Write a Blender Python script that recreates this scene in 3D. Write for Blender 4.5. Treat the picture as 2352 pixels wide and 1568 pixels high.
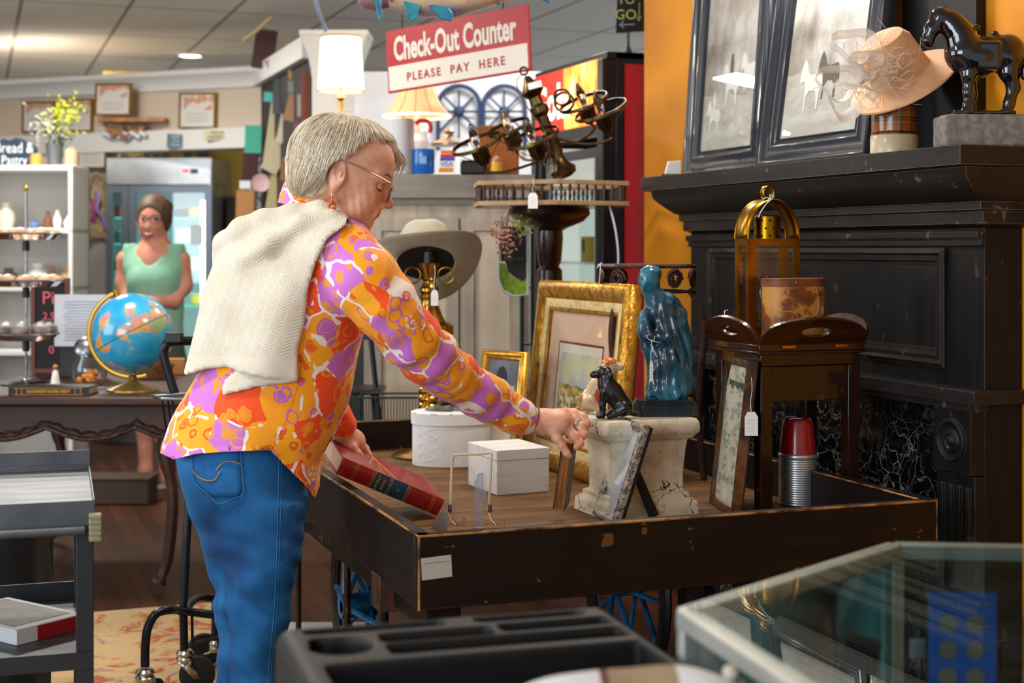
import bpy, bmesh, math, random
import numpy as np
from mathutils import Vector, Matrix, Euler
from mathutils.bvhtree import BVHTree
random.seed(7)
for o in list(bpy.data.objects): bpy.data.objects.remove(o)
SC = bpy.context.scene
COL = SC.collection
# ---------------------------------------------------------------- camera
# room axes: +x to the right along the cart's short side, +y along its long side; cart corner at the origin
F, CX, HY, H = 3400.0, 1176.0, 570.0, 1.3
TH = math.radians(20.0); CT, ST = math.cos(TH), math.sin(TH); CR = -TH
CAM = Vector((-.874, -2.971, H))
FW = Vector((ST, CT, 0)); RT = Vector((CT, -ST, 0)); UPV = Vector((0, 0, 1))
cam = bpy.data.cameras.new('camera'); camo = bpy.data.objects.new('camera', cam); COL.objects.link(camo)
camo.location = CAM; camo.rotation_euler = (math.radians(90), 0, CR)
cam.sensor_width = 36; cam.lens = F/2352*36; cam.shift_y = -(784-HY)/2352; cam.clip_start = .05
cam.dof.use_dof = True; cam.dof.focus_distance = 3.65; cam.dof.aperture_fstop = 3.6
SC.camera = camo
SC.view_settings.view_transform = 'Standard'; SC.view_settings.look = 'None'
SC.view_settings.gamma = 1; SC.view_settings.use_curve_mapping = False
SC.view_settings.exposure = 0.12
# ---------------------------------------------------------------- world and lights
w = bpy.data.worlds.new('world'); SC.world = w; w.use_nodes = True
bg = w.node_tree.nodes['Background']; bg.inputs[0].default_value = (.80, .90, 1, 1); bg.inputs[1].default_value = .58
def P(px, py, d):
    return CAM + FW*d + RT*((px-CX)/F*d) + UPV*((HY-py)/F*d)
def area(name, loc, tgt, sx, sy, power, col=(1, 1, 1)):
    l = bpy.data.lights.new(name, 'AREA'); l.shape = 'RECTANGLE'; l.size = sx; l.size_y = sy; l.energy = power; l.color = col
    o = bpy.data.objects.new(name, l); COL.objects.link(o); o.location = loc
    o.rotation_euler = (Vector(tgt)-Vector(loc)).to_track_quat('-Z', 'Y').to_euler(); return o
def CF(X, Y, Z): return CAM + FW*Y + RT*X + UPV*(Z-H)   # camera-frame metres (Z from the floor)
area('shop_window_light', CF(-3.4, -1.6, 1.9), CF(0, 3.6, 1.0), 3.2, 2.2, 165, (.86, .93, 1))
area('side_window_light', CF(-5.2, 3.2, 1.8), CF(-.4, 4.2, 1.0), 2.6, 1.9, 85, (.9, .95, 1))
for X, Y, e in ((-1.4, 2.6, 24), (.5, 4.4, 26), (-1.6, 5.6, 36), (.2, 7.0, 26), (-2.6, 8.0, 60), (-3.4, 10.6, 60), (.4, 10.4, 70), (-1.0, 13.0, 80)):
    area('ceiling_light', CF(X, Y, 2.70), CF(X, Y, 0), .42, .30, e, (1, .95, .87))
# ---------------------------------------------------------------- helpers
def ray(px, py): return FW + RT*((px-CX)/F) + UPV*((HY-py)/F)
def PZ(px, py, z): r = ray(px, py); return CAM + r*((z-H)/r.z)
def PX(px, py, x): r = ray(px, py); return CAM + r*((x-CAM.x)/r.x)
def PYY(px, py, y): r = ray(px, py); return CAM + r*((y-CAM.y)/r.y)
def DP(p): return (Vector(p)-CAM).dot(FW)
def lin(h):
    if not isinstance(h, str): return tuple(h)
    h = h.lstrip('#'); o = []
    for i in (0, 2, 4):
        c = int(h[i:i+2], 16)/255; o.append(c/12.92 if c <= .04045 else ((c+.055)/1.055)**2.4)
    return tuple(o)
class NT:
    def __init__(s, name):
        s.mat = bpy.data.materials.new(name); s.mat.use_nodes = True
        s.t = s.mat.node_tree; s.b = s.t.nodes['Principled BSDF']; s.o = s.t.nodes['Material Output']
        s.tc = None
    def n(s, ty, **kw):
        x = s.t.nodes.new('ShaderNode'+ty)
        for k, v in kw.items():
            if k == 'I':
                for kk, vv in v.items():
                    if hasattr(vv, 'is_output') or isinstance(vv, bpy.types.NodeSocket): s.t.links.new(vv, x.inputs[kk])
                    else: x.inputs[kk].default_value = vv
            else: setattr(x, k, v)
        return x
    def l(s, a, b): s.t.links.new(a, b)
    def co(s, st=(1, 1, 1), rot=(0, 0, 0), kind='Object'):
        if not s.tc: s.tc = s.n('TexCoord')
        m = s.n('Mapping'); s.l(s.tc.outputs[kind], m.inputs[0]); m.inputs['Scale'].default_value = st; m.inputs['Rotation'].default_value = rot
        return m.outputs[0]
    def noise(s, sc=5, det=4, v=None, rough=.55, dist=0):
        return s.n('TexNoise', I={'Vector': v or s.co(), 'Scale': sc, 'Detail': det, 'Roughness': rough, 'Distortion': dist}).outputs['Fac']
    def ramp(s, f, els, const=False):
        r = s.n('ValToRGB'); s.l(f, r.inputs[0]); c = r.color_ramp
        if const: c.interpolation = 'CONSTANT'
        while len(c.elements) < len(els): c.elements.new(.5)
        for e, (p, col) in zip(c.elements, els): e.position = p; e.color = (*lin(col), 1) if not isinstance(col, float) else (col, col, col, 1)
        return r.outputs[0]
    def math(s, op, a, b=0, c=None):
        x = s.n('Math', operation=op)
        for i, v in enumerate((a, b, c)):
            if v is None: continue
            if isinstance(v, (int, float)): x.inputs[i].default_value = v
            else: s.l(v, x.inputs[i])
        return x.outputs[0]
    def mix(s, f, a, b):
        x = s.n('Mix', data_type='RGBA')
        for i, v in ((0, f), (6, a), (7, b)):
            if isinstance(v, (str, tuple)): x.inputs[i].default_value = (*lin(v), 1)
            elif isinstance(v, (int, float)): x.inputs[i].default_value = v
            else: s.l(v, x.inputs[i])
        return x.outputs[2]
    def bump(s, h, st=.3, d=.002):
        x = s.n('Bump'); s.l(h, x.inputs['Height']); x.inputs['Strength'].default_value = st; x.inputs['Distance'].default_value = d
        s.l(x.outputs[0], s.b.inputs['Normal'])
    def col(s, v): s.l(v, s.b.inputs['Base Color'])
def M(name, col, rough=.5, metal=0, col2=None, ns=20, lo=.42, hi=.6, st=(1, 1, 1), bs=0, bstr=.3, bd=.002, emi=0, trans=0, ior=1.45, coat=0, det=4, alpha=1, sheen=0):
    t = NT(name); b = t.b
    b.inputs['Base Color'].default_value = (*lin(col), 1); b.inputs['Roughness'].default_value = rough; b.inputs['Metallic'].default_value = metal
    b.inputs['IOR'].default_value = ior; b.inputs['Transmission Weight'].default_value = trans; b.inputs['Coat Weight'].default_value = coat
    b.inputs['Alpha'].default_value = alpha; b.inputs['Sheen Weight'].default_value = sheen
    if col2 is not None:
        f = t.noise(ns, det, t.co(st)); t.col(t.ramp(f, [(lo, col), (hi, col2)]))
    if bs: t.bump(t.noise(bs, 3, t.co(st)), bstr, bd)
    if emi: b.inputs['Emission Color'].default_value = (*lin(col), 1); b.inputs['Emission Strength'].default_value = emi
    return t.mat
def pane_mat(name, tint=(1, 1, 1), ior=1.5, rough=.0):
    t = NT(name); t.t.nodes.remove(t.b)
    tr = t.n('BsdfTransparent'); tr.inputs[0].default_value = (*tint, 1); gl = t.n('BsdfGlossy'); gl.inputs['Roughness'].default_value = rough
    ge = t.n('NewGeometry'); dt = t.n('VectorMath', operation='DOT_PRODUCT'); t.l(ge.outputs['Incoming'], dt.inputs[0]); t.l(ge.outputs['Normal'], dt.inputs[1])
    q = t.math('POWER', t.math('SUBTRACT', 1, t.math('MINIMUM', t.math('ABSOLUTE', dt.outputs['Value']), 1)), 5); m = t.n('MixShader')
    t.l(t.math('MULTIPLY_ADD', q, .9, .045), m.inputs[0]); t.l(tr.outputs[0], m.inputs[1]); t.l(gl.outputs[0], m.inputs[2]); t.l(m.outputs[0], t.o.inputs[0]); return t.mat
def wood(name, c1, c2, rough=.45, axis=0, sc=1, edge=None, coat=0, ed=.006, bump=.25):
    t = NT(name); st = [14*sc, 14*sc, 14*sc]; st[axis] = 1.3*sc
    n1 = t.noise(1.6, 7, t.co(st), .6, .6); n2 = t.noise(3, 3, t.co((2, 2, 2)))
    f = t.math('ADD', t.math('MULTIPLY', n1, .75), t.math('MULTIPLY', n2, .3))
    c = t.ramp(f, [(.38, c1), (.66, c2)])
    if edge:
        bv = t.n('Bevel', samples=6); bv.inputs[0].default_value = ed; ge = t.n('NewGeometry')
        dt = t.n('VectorMath', operation='DOT_PRODUCT'); t.l(bv.outputs[0], dt.inputs[0]); t.l(ge.outputs['Normal'], dt.inputs[1])
        e = t.math('SUBTRACT', 1, dt.outputs['Value']); nn = t.noise(22, 5)
        m = t.math('MULTIPLY', t.math('GREATER_THAN', t.math('MULTIPLY', t.math('MINIMUM', t.math('MULTIPLY', e, 14), 1), nn), .40), .85)
        c = t.mix(m, c, edge); c = t.mix(t.math('MULTIPLY', t.math('GREATER_THAN', t.math('ADD', t.math('MULTIPLY', n1, .45), t.math('MULTIPLY', t.noise(21, 5), .62)), .665), .42), c, edge)
    t.col(c); t.b.inputs['Roughness'].default_value = rough; t.b.inputs['Coat Weight'].default_value = coat; t.b.inputs['Specular IOR Level'].default_value = .25 if edge else .45
    t.bump(n1, bump, .0015); return t.mat
def R3(rx=0, ry=0, rz=0): return Euler((math.radians(rx), math.radians(ry), math.radians(rz))).to_matrix().to_4x4()
TR = Matrix.Translation
STAND = R3(90)      # local xy plane -> xz plane, +z -> -y (faces the viewer)
class MB:
    def __init__(s): s.v = []; s.f = []; s.m = []
    def add(s, vs, fs, mi=0, T=None):
        b = len(s.v)
        for v in vs: s.v.append(tuple(T @ Vector(v)) if T is not None else tuple(v))
        for f in fs: s.f.append(tuple(b+i for i in f)); s.m.append(mi)
        return s
    def box(s, c, sz, mi=0, T=None, R=None):
        x, y, z = sz[0]/2, sz[1]/2, sz[2]/2
        vs = [Vector((a*x, b*y, d*z)) for d in (-1, 1) for b in (-1, 1) for a in (-1, 1)]
        if R is not None: vs = [R @ v for v in vs]
        vs = [v+Vector(c) for v in vs]
        return s.add(vs, [(0, 2, 3, 1), (4, 5, 7, 6), (0, 1, 5, 4), (2, 6, 7, 3), (0, 4, 6, 2), (1, 3, 7, 5)], mi, T)
    def bx(s, x0, x1, y0, y1, z0, z1, mi=0, T=None): return s.box(((x0+x1)/2, (y0+y1)/2, (z0+z1)/2), (abs(x1-x0), abs(y1-y0), abs(z1-z0)), mi, T)
    def rings(s, rg, mi=0, closed=True, caps=True, T=None, loop=False):
        n = len(rg[0]); vs = [p for r in rg for p in r]; fs = []
        K = len(rg) if loop else len(rg)-1
        for i in range(K):
            i2 = (i+1) % len(rg)
            for j in range(n if closed else n-1):
                j2 = (j+1) % n; fs.append((i*n+j, i*n+j2, i2*n+j2, i2*n+j))
        if caps and not loop: fs.append(tuple(range(n-1, -1, -1))); fs.append(tuple((len(rg)-1)*n+j for j in range(n)))
        return s.add(vs, fs, mi, T)
    def lathe(s, prof, n=32, mi=0, T=None, sx=1, sy=1, caps=True):
        rg = [[(max(r, 1e-4)*math.cos(2*math.pi*j/n)*sx, max(r, 1e-4)*math.sin(2*math.pi*j/n)*sy, z) for j in range(n)] for r, z in prof]
        return s.rings(rg, mi, True, caps, T)
    def cyl(s, p0, p1, r0, r1=None, n=20, mi=0, caps=True, T=None):
        return s.tube([p0, p1], [r0, r0 if r1 is None else r1], n, mi, T=T, caps=caps)
    def tube(s, pts, r, n=8, mi=0, closed=False, T=None, caps=True, flat=None):
        pts = [Vector(p) for p in pts]; K = len(pts)
        if not isinstance(r, (list, tuple)): r = [r]*K
        tg = []
        for i in range(K):
            a = pts[(i-1) % K] if (closed or i > 0) else pts[i]; b = pts[(i+1) % K] if (closed or i < K-1) else pts[i]
            d = b-a; tg.append(d.normalized() if d.length > 1e-9 else Vector((0, 0, 1)))
        up = Vector((0, 0, 1)) if abs(tg[0].z) < .9 else Vector((1, 0, 0))
        nx = (up - tg[0]*up.dot(tg[0])).normalized(); rg = []
        for i in range(K):
            nx = nx - tg[i]*nx.dot(tg[i]); nx = nx.normalized() if nx.length > 1e-6 else tg[i].orthogonal().normalized()
            ny = tg[i].cross(nx); fl = flat or 1
            rg.append([pts[i] + (nx*math.cos(2*math.pi*j/n) + ny*math.sin(2*math.pi*j/n)*fl)*r[i] for j in range(n)])
        return s.rings(rg, mi, True, caps, T, loop=closed)
    def ring(s, c, R, r, ax=(0, 0, 1), n=32, m=8, mi=0, T=None, flat=None):
        q = Vector(ax).to_track_quat('Z', 'Y'); R2 = R if isinstance(R, tuple) else (R, R)
        return s.tube([Vector(c)+q @ Vector((R2[0]*math.cos(2*math.pi*i/n), R2[1]*math.sin(2*math.pi*i/n), 0)) for i in range(n)], r, m, mi, True, T, flat=flat)
    def ball(s, c, r, n=16, mi=0, T=None):
        r = r if isinstance(r, (tuple, list)) else (r, r, r); K = max(6, n//2)
        rg = [[(c[0]+r[0]*math.sin(max(a, .02))*math.cos(2*math.pi*j/n), c[1]+r[1]*math.sin(max(a, .02))*math.sin(2*math.pi*j/n), c[2]-r[2]*math.cos(a)) for j in range(n)] for a in [(math.pi-.04)*i/K+.02 for i in range(K+1)]]
        return s.rings(rg, mi, True, True, T)
    def prism(s, poly, z0, z1, mi=0, T=None):
        n = len(poly); vs = [(x, y, z0) for x, y in poly]+[(x, y, z1) for x, y in poly]
        fs = [tuple(range(n-1, -1, -1)), tuple(range(n, 2*n))]+[(i, (i+1) % n, n+(i+1) % n, n+i) for i in range(n)]
        return s.add(vs, fs, mi, T)
    def rect(s, w, h, prof, mi=0, T=None, o=(0, 0)):
        """moulding run round a w x h rectangle standing in the xz plane; prof = closed loop of (inset, y)"""
        rg = []
        for x, z, a, b in ((0, 0, 1, 1), (w, 0, -1, 1), (w, h, -1, -1), (0, h, 1, -1)):
            rg.append([(o[0]+x+a*i, y, o[1]+z+b*i) for i, y in prof])
        return s.rings(rg, mi, True, False, T, loop=True)
    def build(s, name, mats, parent=None, bevel=0, smooth=35, loc=None, sub=0, solid=0):
        me = bpy.data.meshes.new(name); me.from_pydata(s.v, [], s.f)
        for m in (mats if isinstance(mats, (list, tuple)) else [mats]): me.materials.append(m)
        me.polygons.foreach_set('material_index', s.m)
        bm = bmesh.new(); bm.from_mesh(me); bmesh.ops.recalc_face_normals(bm, faces=bm.faces); bm.to_mesh(me); bm.free()
        if smooth: me.shade_smooth(); me.set_sharp_from_angle(angle=math.radians(smooth))
        o = bpy.data.objects.new(name, me); COL.objects.link(o)
        if parent: o.parent = parent
        if loc is not None: o.location = loc
        if bevel: b = o.modifiers.new('bevel', 'BEVEL'); b.width = bevel; b.segments = 2; b.limit_method = 'ANGLE'; b.angle_limit = .7
        if solid: b = o.modifiers.new('solid', 'SOLIDIFY'); b.thickness = solid; b.offset = 0
        if sub: b = o.modifiers.new('sub', 'SUBSURF'); b.levels = sub; b.render_levels = sub
        return o
def tag(o, label=None, cat=None, group=None, kind=None):
    if label: o['label'] = label
    if cat: o['category'] = cat
    if group: o['group'] = group
    if kind: o['kind'] = kind
    return o
def thing(name, label, cat, loc=(0, 0, 0), rz=0, group=None, mat=None):
    o = bpy.data.objects.new(name, None); COL.objects.link(o); o.empty_display_size = .05
    if mat is not None: o.matrix_world = mat
    else: o.location = loc; o.rotation_euler = (0, 0, rz)
    return tag(o, label, cat, group)
def struct(o): o['kind'] = 'structure'; return o
def copy_tree(o, parent=None):
    c = o.copy(); COL.objects.link(c)
    if parent is not None: c.parent = parent
    for ch in list(o.children): copy_tree(ch, c)
    return c
def txt(s, size, mat, parent, T, ext=.0005, sx=1, bold=0, name='lettering', align='CENTER', sp=1):
    cu = bpy.data.curves.new(name, 'FONT'); cu.body = s; cu.size = size; cu.extrude = ext; cu.offset = bold; cu.align_x = align; cu.align_y = 'CENTER'; cu.space_character = sp
    cu.resolution_u = 3
    o = bpy.data.objects.new(name, cu); COL.objects.link(o); dg = bpy.context.evaluated_depsgraph_get()
    me = bpy.data.meshes.new_from_object(o.evaluated_get(dg)); bpy.data.objects.remove(o)
    me.transform(T @ Matrix.Diagonal((sx, 1, 1, 1))); me.materials.clear(); me.materials.append(mat)
    o = bpy.data.objects.new(name, me); COL.objects.link(o)
    if parent: o.parent = parent
    return o
def cr(pts, n=6, closed=False):
    """catmull-rom through points of any dimension"""
    a = np.array([list(p) for p in pts], float); K = len(a); out = []
    for i in range(K if closed else K-1):
        p0, p1, p2, p3 = (a[(i-1) % K] if closed or i > 0 else a[0]), a[i], a[(i+1) % K], (a[(i+2) % K] if closed or i < K-2 else a[-1])
        for j in range(n):
            t = j/n; out.append(.5*((2*p1)+(p2-p0)*t+(2*p0-5*p1+4*p2-p3)*t*t+(3*p1-p0-3*p2+p3)*t**3))
    if not closed: out.append(a[-1])
    return [tuple(x) for x in out]
def frame_mat(BL, BR, TL):
    x = (BR-BL); W_ = x.length; x.normalize(); z = TL-BL; z = z-x*z.dot(x); H_ = z.length; z.normalize(); y = z.cross(x)
    m = Matrix.Identity(4)
    for i, c in enumerate((x, y, z)): m.col[i][:3] = c
    m.translation = BL; return m, W_, H_
# ---- signed-distance modelling (organic shapes), meshed with surface nets
def smin(a, b, k):
    if k <= 0: return np.minimum(a, b)
    h = np.maximum(k-np.abs(a-b), 0)/k; return np.minimum(a, b)-h*h*k*.25
class S:
    def __init__(s): s.ops = []
    def cap(s, a, b, ra, rb=None, k=.01, sub=False):
        a = np.array(a, float); b = np.array(b, float); rb = ra if rb is None else rb
        def f(p):
            ba = b-a; t = np.clip(((p-a) @ ba)/max(ba @ ba, 1e-12), 0, 1)
            return np.linalg.norm(p-a-t[:, None]*ba, axis=1)-(ra+(rb-ra)*t)
        s.ops.append((f, k, sub)); return s
    def chain(s, pts, k=.01, k0=None):
        for i in range(len(pts)-1): s.cap(pts[i][0], pts[i+1][0], pts[i][1], pts[i+1][1], (k0 if (i == 0 and k0 is not None) else k))
        return s
    def ell(s, c, r, k=.01, rot=None, sub=False):
        c = np.array(c, float); r = np.array(r, float); Rm = np.array(R3(*rot).to_3x3()) if rot else None
        def f(p):
            q = p-c
            if Rm is not None: q = q @ Rm
            k0 = np.linalg.norm(q/r, axis=1); k1 = np.linalg.norm(q/(r*r), axis=1); return k0*(k0-1)/np.maximum(k1, 1e-9)
        s.ops.append((f, k, sub)); return s
    def box(s, c, hs, rr=.005, k=.005, rot=None, sub=False):
        c = np.array(c, float); hs = np.array(hs, float)-rr; Rm = np.array(R3(*rot).to_3x3()) if rot else None
        def f(p):
            q = p-c
            if Rm is not None: q = q @ Rm
            q = np.abs(q)-hs; return np.linalg.norm(np.maximum(q, 0), axis=1)+np.minimum(q.max(axis=1), 0)-rr
        s.ops.append((f, k, sub)); return s
    def fn(s, f, k=.01, sub=False): s.ops.append((f, k, sub)); return s
    def __call__(s, p):
        d = None
        for f, k, sub in s.ops:
            e = f(p)
            d = e if d is None else (-smin(-d, e, k) if sub else smin(d, e, k))
        return d
def snet(fn, lo, hi, h):
    ax = [np.arange(lo[i], hi[i]+h, h) for i in range(3)]; G = np.meshgrid(*ax, indexing='ij'); sh = G[0].shape
    pts = np.stack([g.ravel() for g in G], 1); V = np.concatenate([fn(c) for c in np.array_split(pts, max(1, len(pts)//200000))]).reshape(sh)
    sg = V < 0; offs = [(a, b, c) for a in (0, 1) for b in (0, 1) for c in (0, 1)]
    cut = lambda A, o: A[o[0]:sh[0]-1+o[0], o[1]:sh[1]-1+o[1], o[2]:sh[2]-1+o[2]]
    cnt = sum(cut(sg, o).astype(int) for o in offs); act = (cnt > 0) & (cnt < 8)
    idx = -np.ones(act.shape, int); idx[act] = np.arange(act.sum()); pos = np.zeros((act.sum(), 3)); nn = np.zeros(act.sum())
    for i in range(8):
        for j in range(i+1, 8):
            a, b = np.array(offs[i]), np.array(offs[j])
            if np.abs(a-b).sum() != 1: continue
            va, vb = cut(V, offs[i])[act], cut(V, offs[j])[act]; m = (va < 0) != (vb < 0); t = np.where(m, va/np.where(m, va-vb, 1), 0)
            pos += np.where(m[:, None], a+(b-a)*t[:, None], 0); nn += m
    pos /= nn[:, None]; cell = np.argwhere(act); vs = np.array(lo)+(cell+pos)*h; fs = []
    for k in range(3):
        u, v = (k+1) % 3, (k+2) % 3
        s0 = [slice(None)]*3; s1 = [slice(None)]*3; s0[k] = slice(0, sh[k]-1); s1[k] = slice(1, sh[k])
        A, B = sg[tuple(s0)], sg[tuple(s1)]; e = np.argwhere(A != B); ok = (e[:, u] > 0) & (e[:, v] > 0) & (e[:, u] < sh[u]-1) & (e[:, v] < sh[v]-1); e = e[ok]
        if not len(e): continue
        def g(du, dv):
            c = e.copy(); c[:, u] -= du; c[:, v] -= dv; return idx[c[:, 0], c[:, 1], c[:, 2]]
        q = np.stack([g(1, 1), g(0, 1), g(0, 0), g(1, 0)], 1); fl = B[e[:, 0], e[:, 1], e[:, 2]]; q[fl] = q[fl][:, ::-1]; fs.append(q)
    return vs, np.concatenate(fs)
def sdf_arr(fn, lo, hi, h): return snet(fn, lo, hi, h)
def from_arr(name, vs, fs, mats, parent=None, smooth=True, matfn=None):
    me = bpy.data.meshes.new(name); me.from_pydata([tuple(v) for v in vs], [], [tuple(f) for f in fs])
    for m in (mats if isinstance(mats, (list, tuple)) else [mats]): me.materials.append(m)
    if matfn is not None:
        c = vs[np.array(fs)].mean(axis=1); me.polygons.foreach_set('material_index', np.array(matfn(c), dtype=np.int32))
    if smooth: me.shade_smooth()
    me.update(); o = bpy.data.objects.new(name, me); COL.objects.link(o)
    if parent: o.parent = parent
    return o
def sdf(name, fn, lo, hi, h, mats, parent=None, matfn=None):
    vs, fs = snet(fn, lo, hi, h); return from_arr(name, vs, fs, mats, parent, matfn=matfn)
def wob(p, seed, sc, amp, dirs=5):
    """cheap smooth pseudo-noise from sines"""
    r = np.random.RandomState(seed); o = 0
    for i in range(dirs):
        k = r.normal(size=3)*sc; o = o+np.sin(p @ k+r.uniform(0, 6.3))
    return o*amp/dirs**.5
# ================================================================ shared materials
brass = M('aged_brass', '#c08a2c', .28, 1, '#7a5218', 9, .35, .75)
brass_dk = M('dark_bronze', '#6b5636', .34, 1, '#33281a', 14, .35, .7)
gold = M('gilt', '#d9a441', .38, .85, '#a87624', 30, .4, .7, bs=60, bstr=.2)
black_m = M('black_metal', '#14171b', .35, .3)
steel = M('stainless', '#9aa0a6', .32, 1, '#7c8288', 5, .4, .6, st=(1, 1, 6))
white_tag = M('tag_paper', '#e9e8e6', .8)
ink = M('ink', '#5a5a66', .8)
string_w = M('white_string', '#e6ebf2', .7)
glassy = M('clear_glass', '#ffffff', .02, trans=1, ior=1.45)
pane = pane_mat('glass_pane')
black_pl = M('black_plastic', '#141518', .45)
white_p = M('white_paint', '#e6e5e1', .5)
# ================================================================ room
def floor_mat():
    t = NT('floorboards'); v = t.co(); br = t.n('TexBrick', offset=.37, I={'Vector': t.co(rot=(0, 0, math.radians(90))), 'Scale': 1, 'Color1': (*lin('#351a0a'), 1), 'Color2': (*lin('#512b10'), 1), 'Mortar': (*lin('#1d0f08'), 1), 'Brick Width': 1.1, 'Row Height': .06, 'Mortar Size': .0022})
    n = t.noise(3, 7, t.co((2, 18, 2))); t.col(t.mix(t.math('MULTIPLY', n, .75), br.outputs[0], '#2c160b')); t.b.inputs['Roughness'].default_value = .55; t.b.inputs['Specular IOR Level'].default_value = .15
    t.bump(n, .15); return t.mat
def rug_mat():
    t = NT('rug_pattern'); nz = t.n('TexNoise', I={'Vector': t.co(), 'Scale': 2.6, 'Detail': 2})
    va = t.n('VectorMath', operation='ADD', I={0: t.co((1, 1, 1))}); t.l(nz.outputs['Color'], va.inputs[1])
    a = t.noise(7, 5, va.outputs[0], .6); b = t.noise(10, 4, t.co((1, 1.4, 1), kind='Object'), .6, 1.3)
    c = t.ramp(a, [(.0, '#b59a74'), (.50, '#b8996c'), (.55, '#a98a52'), (.58, '#a85444'), (.62, '#a04a3a'), (.65, '#bba07a')], False)
    c2 = t.mix(t.ramp(b, [(.60, 0.0), (.63, .8)]), c, '#8a9296'); t.col(c2); t.b.inputs['Roughness'].default_value = .95
    t.bump(t.noise(300, 2), .4, .002); return t.mat
struct(MB().bx(-9, 4, -4, 16, -.08, 0).build('floor', floor_mat()))
rug = MB(); rug.prism([(-3.2, -1.5), (.05, -1.5), (.05, 2.5), (-3.2, 2.5)], .0, .004)
tag(rug.build('area_rug', rug_mat(), bevel=.001), 'worn cream and red floral area rug under the shopper', 'rug')
def ceil_mat():
    t = NT('ceiling_tiles'); br = t.n('TexBrick', offset=0, I={'Vector': t.co(), 'Scale': 1, 'Color1': (*lin('#efebe2'), 1), 'Color2': (*lin('#e9e5dc'), 1), 'Mortar': (*lin('#8f8f8a'), 1), 'Brick Width': .61, 'Row Height': 1.22, 'Mortar Size': .012, 'Mortar Smooth': .1})
    t.col(br.outputs[0]); t.b.inputs['Roughness'].default_value = .7; t.bump(t.noise(60, 3), .2); return t.mat
struct(MB().bx(-9, 4, -4, 16, 2.74, 2.80).build('ceiling', ceil_mat()))
orange = M('orange_wall_paint', '#e39503', .6, 0, '#d98a03', 2, bs=25, bstr=.15, bd=.003)
WX = 1.652                                   # plane of the orange wall
struct(MB().bx(WX, WX+.16, -3.2, 2.42, 0, 2.74).build('wall_right', orange))
bwall = M('white_back_wall', '#cfd1d4', .7)
def CM(X=0, Y=0, Z=0, rz=0): return TR(CF(X, Y, Z)) @ Matrix.Rotation(CR+rz, 4, 'Z')   # camera-aligned frame
struct(MB().box((0, 0, 1.37), (15, .12, 2.74), T=CM(1.5, 12.6)).build('wall_back', bwall))
struct(MB().box((0, 0, 1.37), (.12, 16, 2.74), T=CM(-6.4, 8)).build('wall_left', M('grey_wall_paint', '#b9b4ac', .7)))
# ================================================================ mantel
mant = wood('charcoal_painted_wood', '#111112', '#1c1c1d', .42, 2, .9, edge='#6a5138', ed=.003, bump=.15)
mant_h = wood('charcoal_shelf_wood', '#1c1a19', '#2a2726', .42, 1, .9, edge='#8d765c', ed=.003, bump=.15)
def marble():
    t = NT('black_marble'); v = t.n('VectorMath', operation='ADD', I={0: t.co()}); nz = t.n('TexNoise', I={'Vector': t.co(), 'Scale': 6, 'Detail': 5})
    sc = t.n('VectorMath', operation='SCALE', I={0: nz.outputs['Color'], 'Scale': .42}); t.l(sc.outputs[0], v.inputs[1])
    vo = t.n('TexVoronoi', feature='DISTANCE_TO_EDGE', I={'Vector': v.outputs[0], 'Scale': 9}); vo2 = t.n('TexVoronoi', feature='DISTANCE_TO_EDGE', I={'Vector': v.outputs[0], 'Scale': 15})
    m1 = t.ramp(vo.outputs[0], [(0, 1.0), (.022, 0.0)]); m2 = t.ramp(vo2.outputs[0], [(0, .8), (.025, 0.0)]); k = t.ramp(t.noise(3, 3), [(.38, .15), (.56, 1.0)])
    c = t.mix(t.math('MULTIPLY', m1, k), '#0c0c0d', t.ramp(t.noise(4, 2), [(.45, '#b9b7b2'), (.6, '#8d6a26')])); c = t.mix(t.math('MULTIPLY', m2, k), c, '#8a8a88')
    t.col(c); t.b.inputs['Roughness'].default_value = .12; return t.mat
SZ = 1.553; SX = 1.382; BX = 1.535           # shelf height, shelf front, breast front
MA, MZ = .145, 1.78                          # near and far ends of the breast
mt = thing('fireplace_mantel', 'tall charcoal painted fireplace mantel against the orange wall', 'fireplace mantel', (1.5, .95, 0))
lm = TR((-1.5, -.95, 0))
prof = [(0, SZ), (0, SZ-.048), (.03, SZ-.052), (.035, SZ-.075), (.055, SZ-.095), (.10, SZ-.13), (.115, SZ-.135), (.115, SZ-.155), (.128, SZ-.16), (.128, SZ-.19), (BX-SX, SZ-.2)]
def crown(y0, y1, mb, pf, x0, xback, mi=0, T=None):
    """moulding profile (offset from the front, z) swept round the two ends"""
    rg = []
    for o, z in pf: rg.append([(xback, y0+o*.62, z), (x0+o, y0+o*.62, z), (x0+o, y1-o*.62, z), (xback, y1-o*.62, z)])
    vs = [p for r in rg for p in r]; fs = []
    for i in range(len(rg)-1):
        for j in range(3): fs.append((i*4+j, i*4+j+1, i*4+j+5, i*4+j+4))
    fs.append((0, 1, 2, 3)); k = (len(rg)-1)*4; fs.append((k+3, k+2, k+1, k)); mb.add(vs, fs, mi, T)
b = MB(); crown(.04, 1.87, b, prof, SX, WX, T=lm); b.build('mantel_shelf', mant_h, mt)
b = MB(); b.bx(BX, WX-.001, MA, MZ, .0, SZ-.2, T=lm); b.build('breast', mant, mt, bevel=.002)
b = MB()                                       # long recessed panel with mouldings
T = lm @ TR((BX, MZ-.15, .985)) @ Matrix.Rotation(-math.pi/2, 4, 'Z')
W_, H_ = MZ-MA-.30, .315
b.rect(W_, H_, [(0, 0), (0, -.012), (.012, -.018), (.02, -.012), (.032, -.012), (.038, -.004), (.05, -.002), (.05, 0)], T=T)
b.build('raised_panel', mant, mt)
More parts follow.
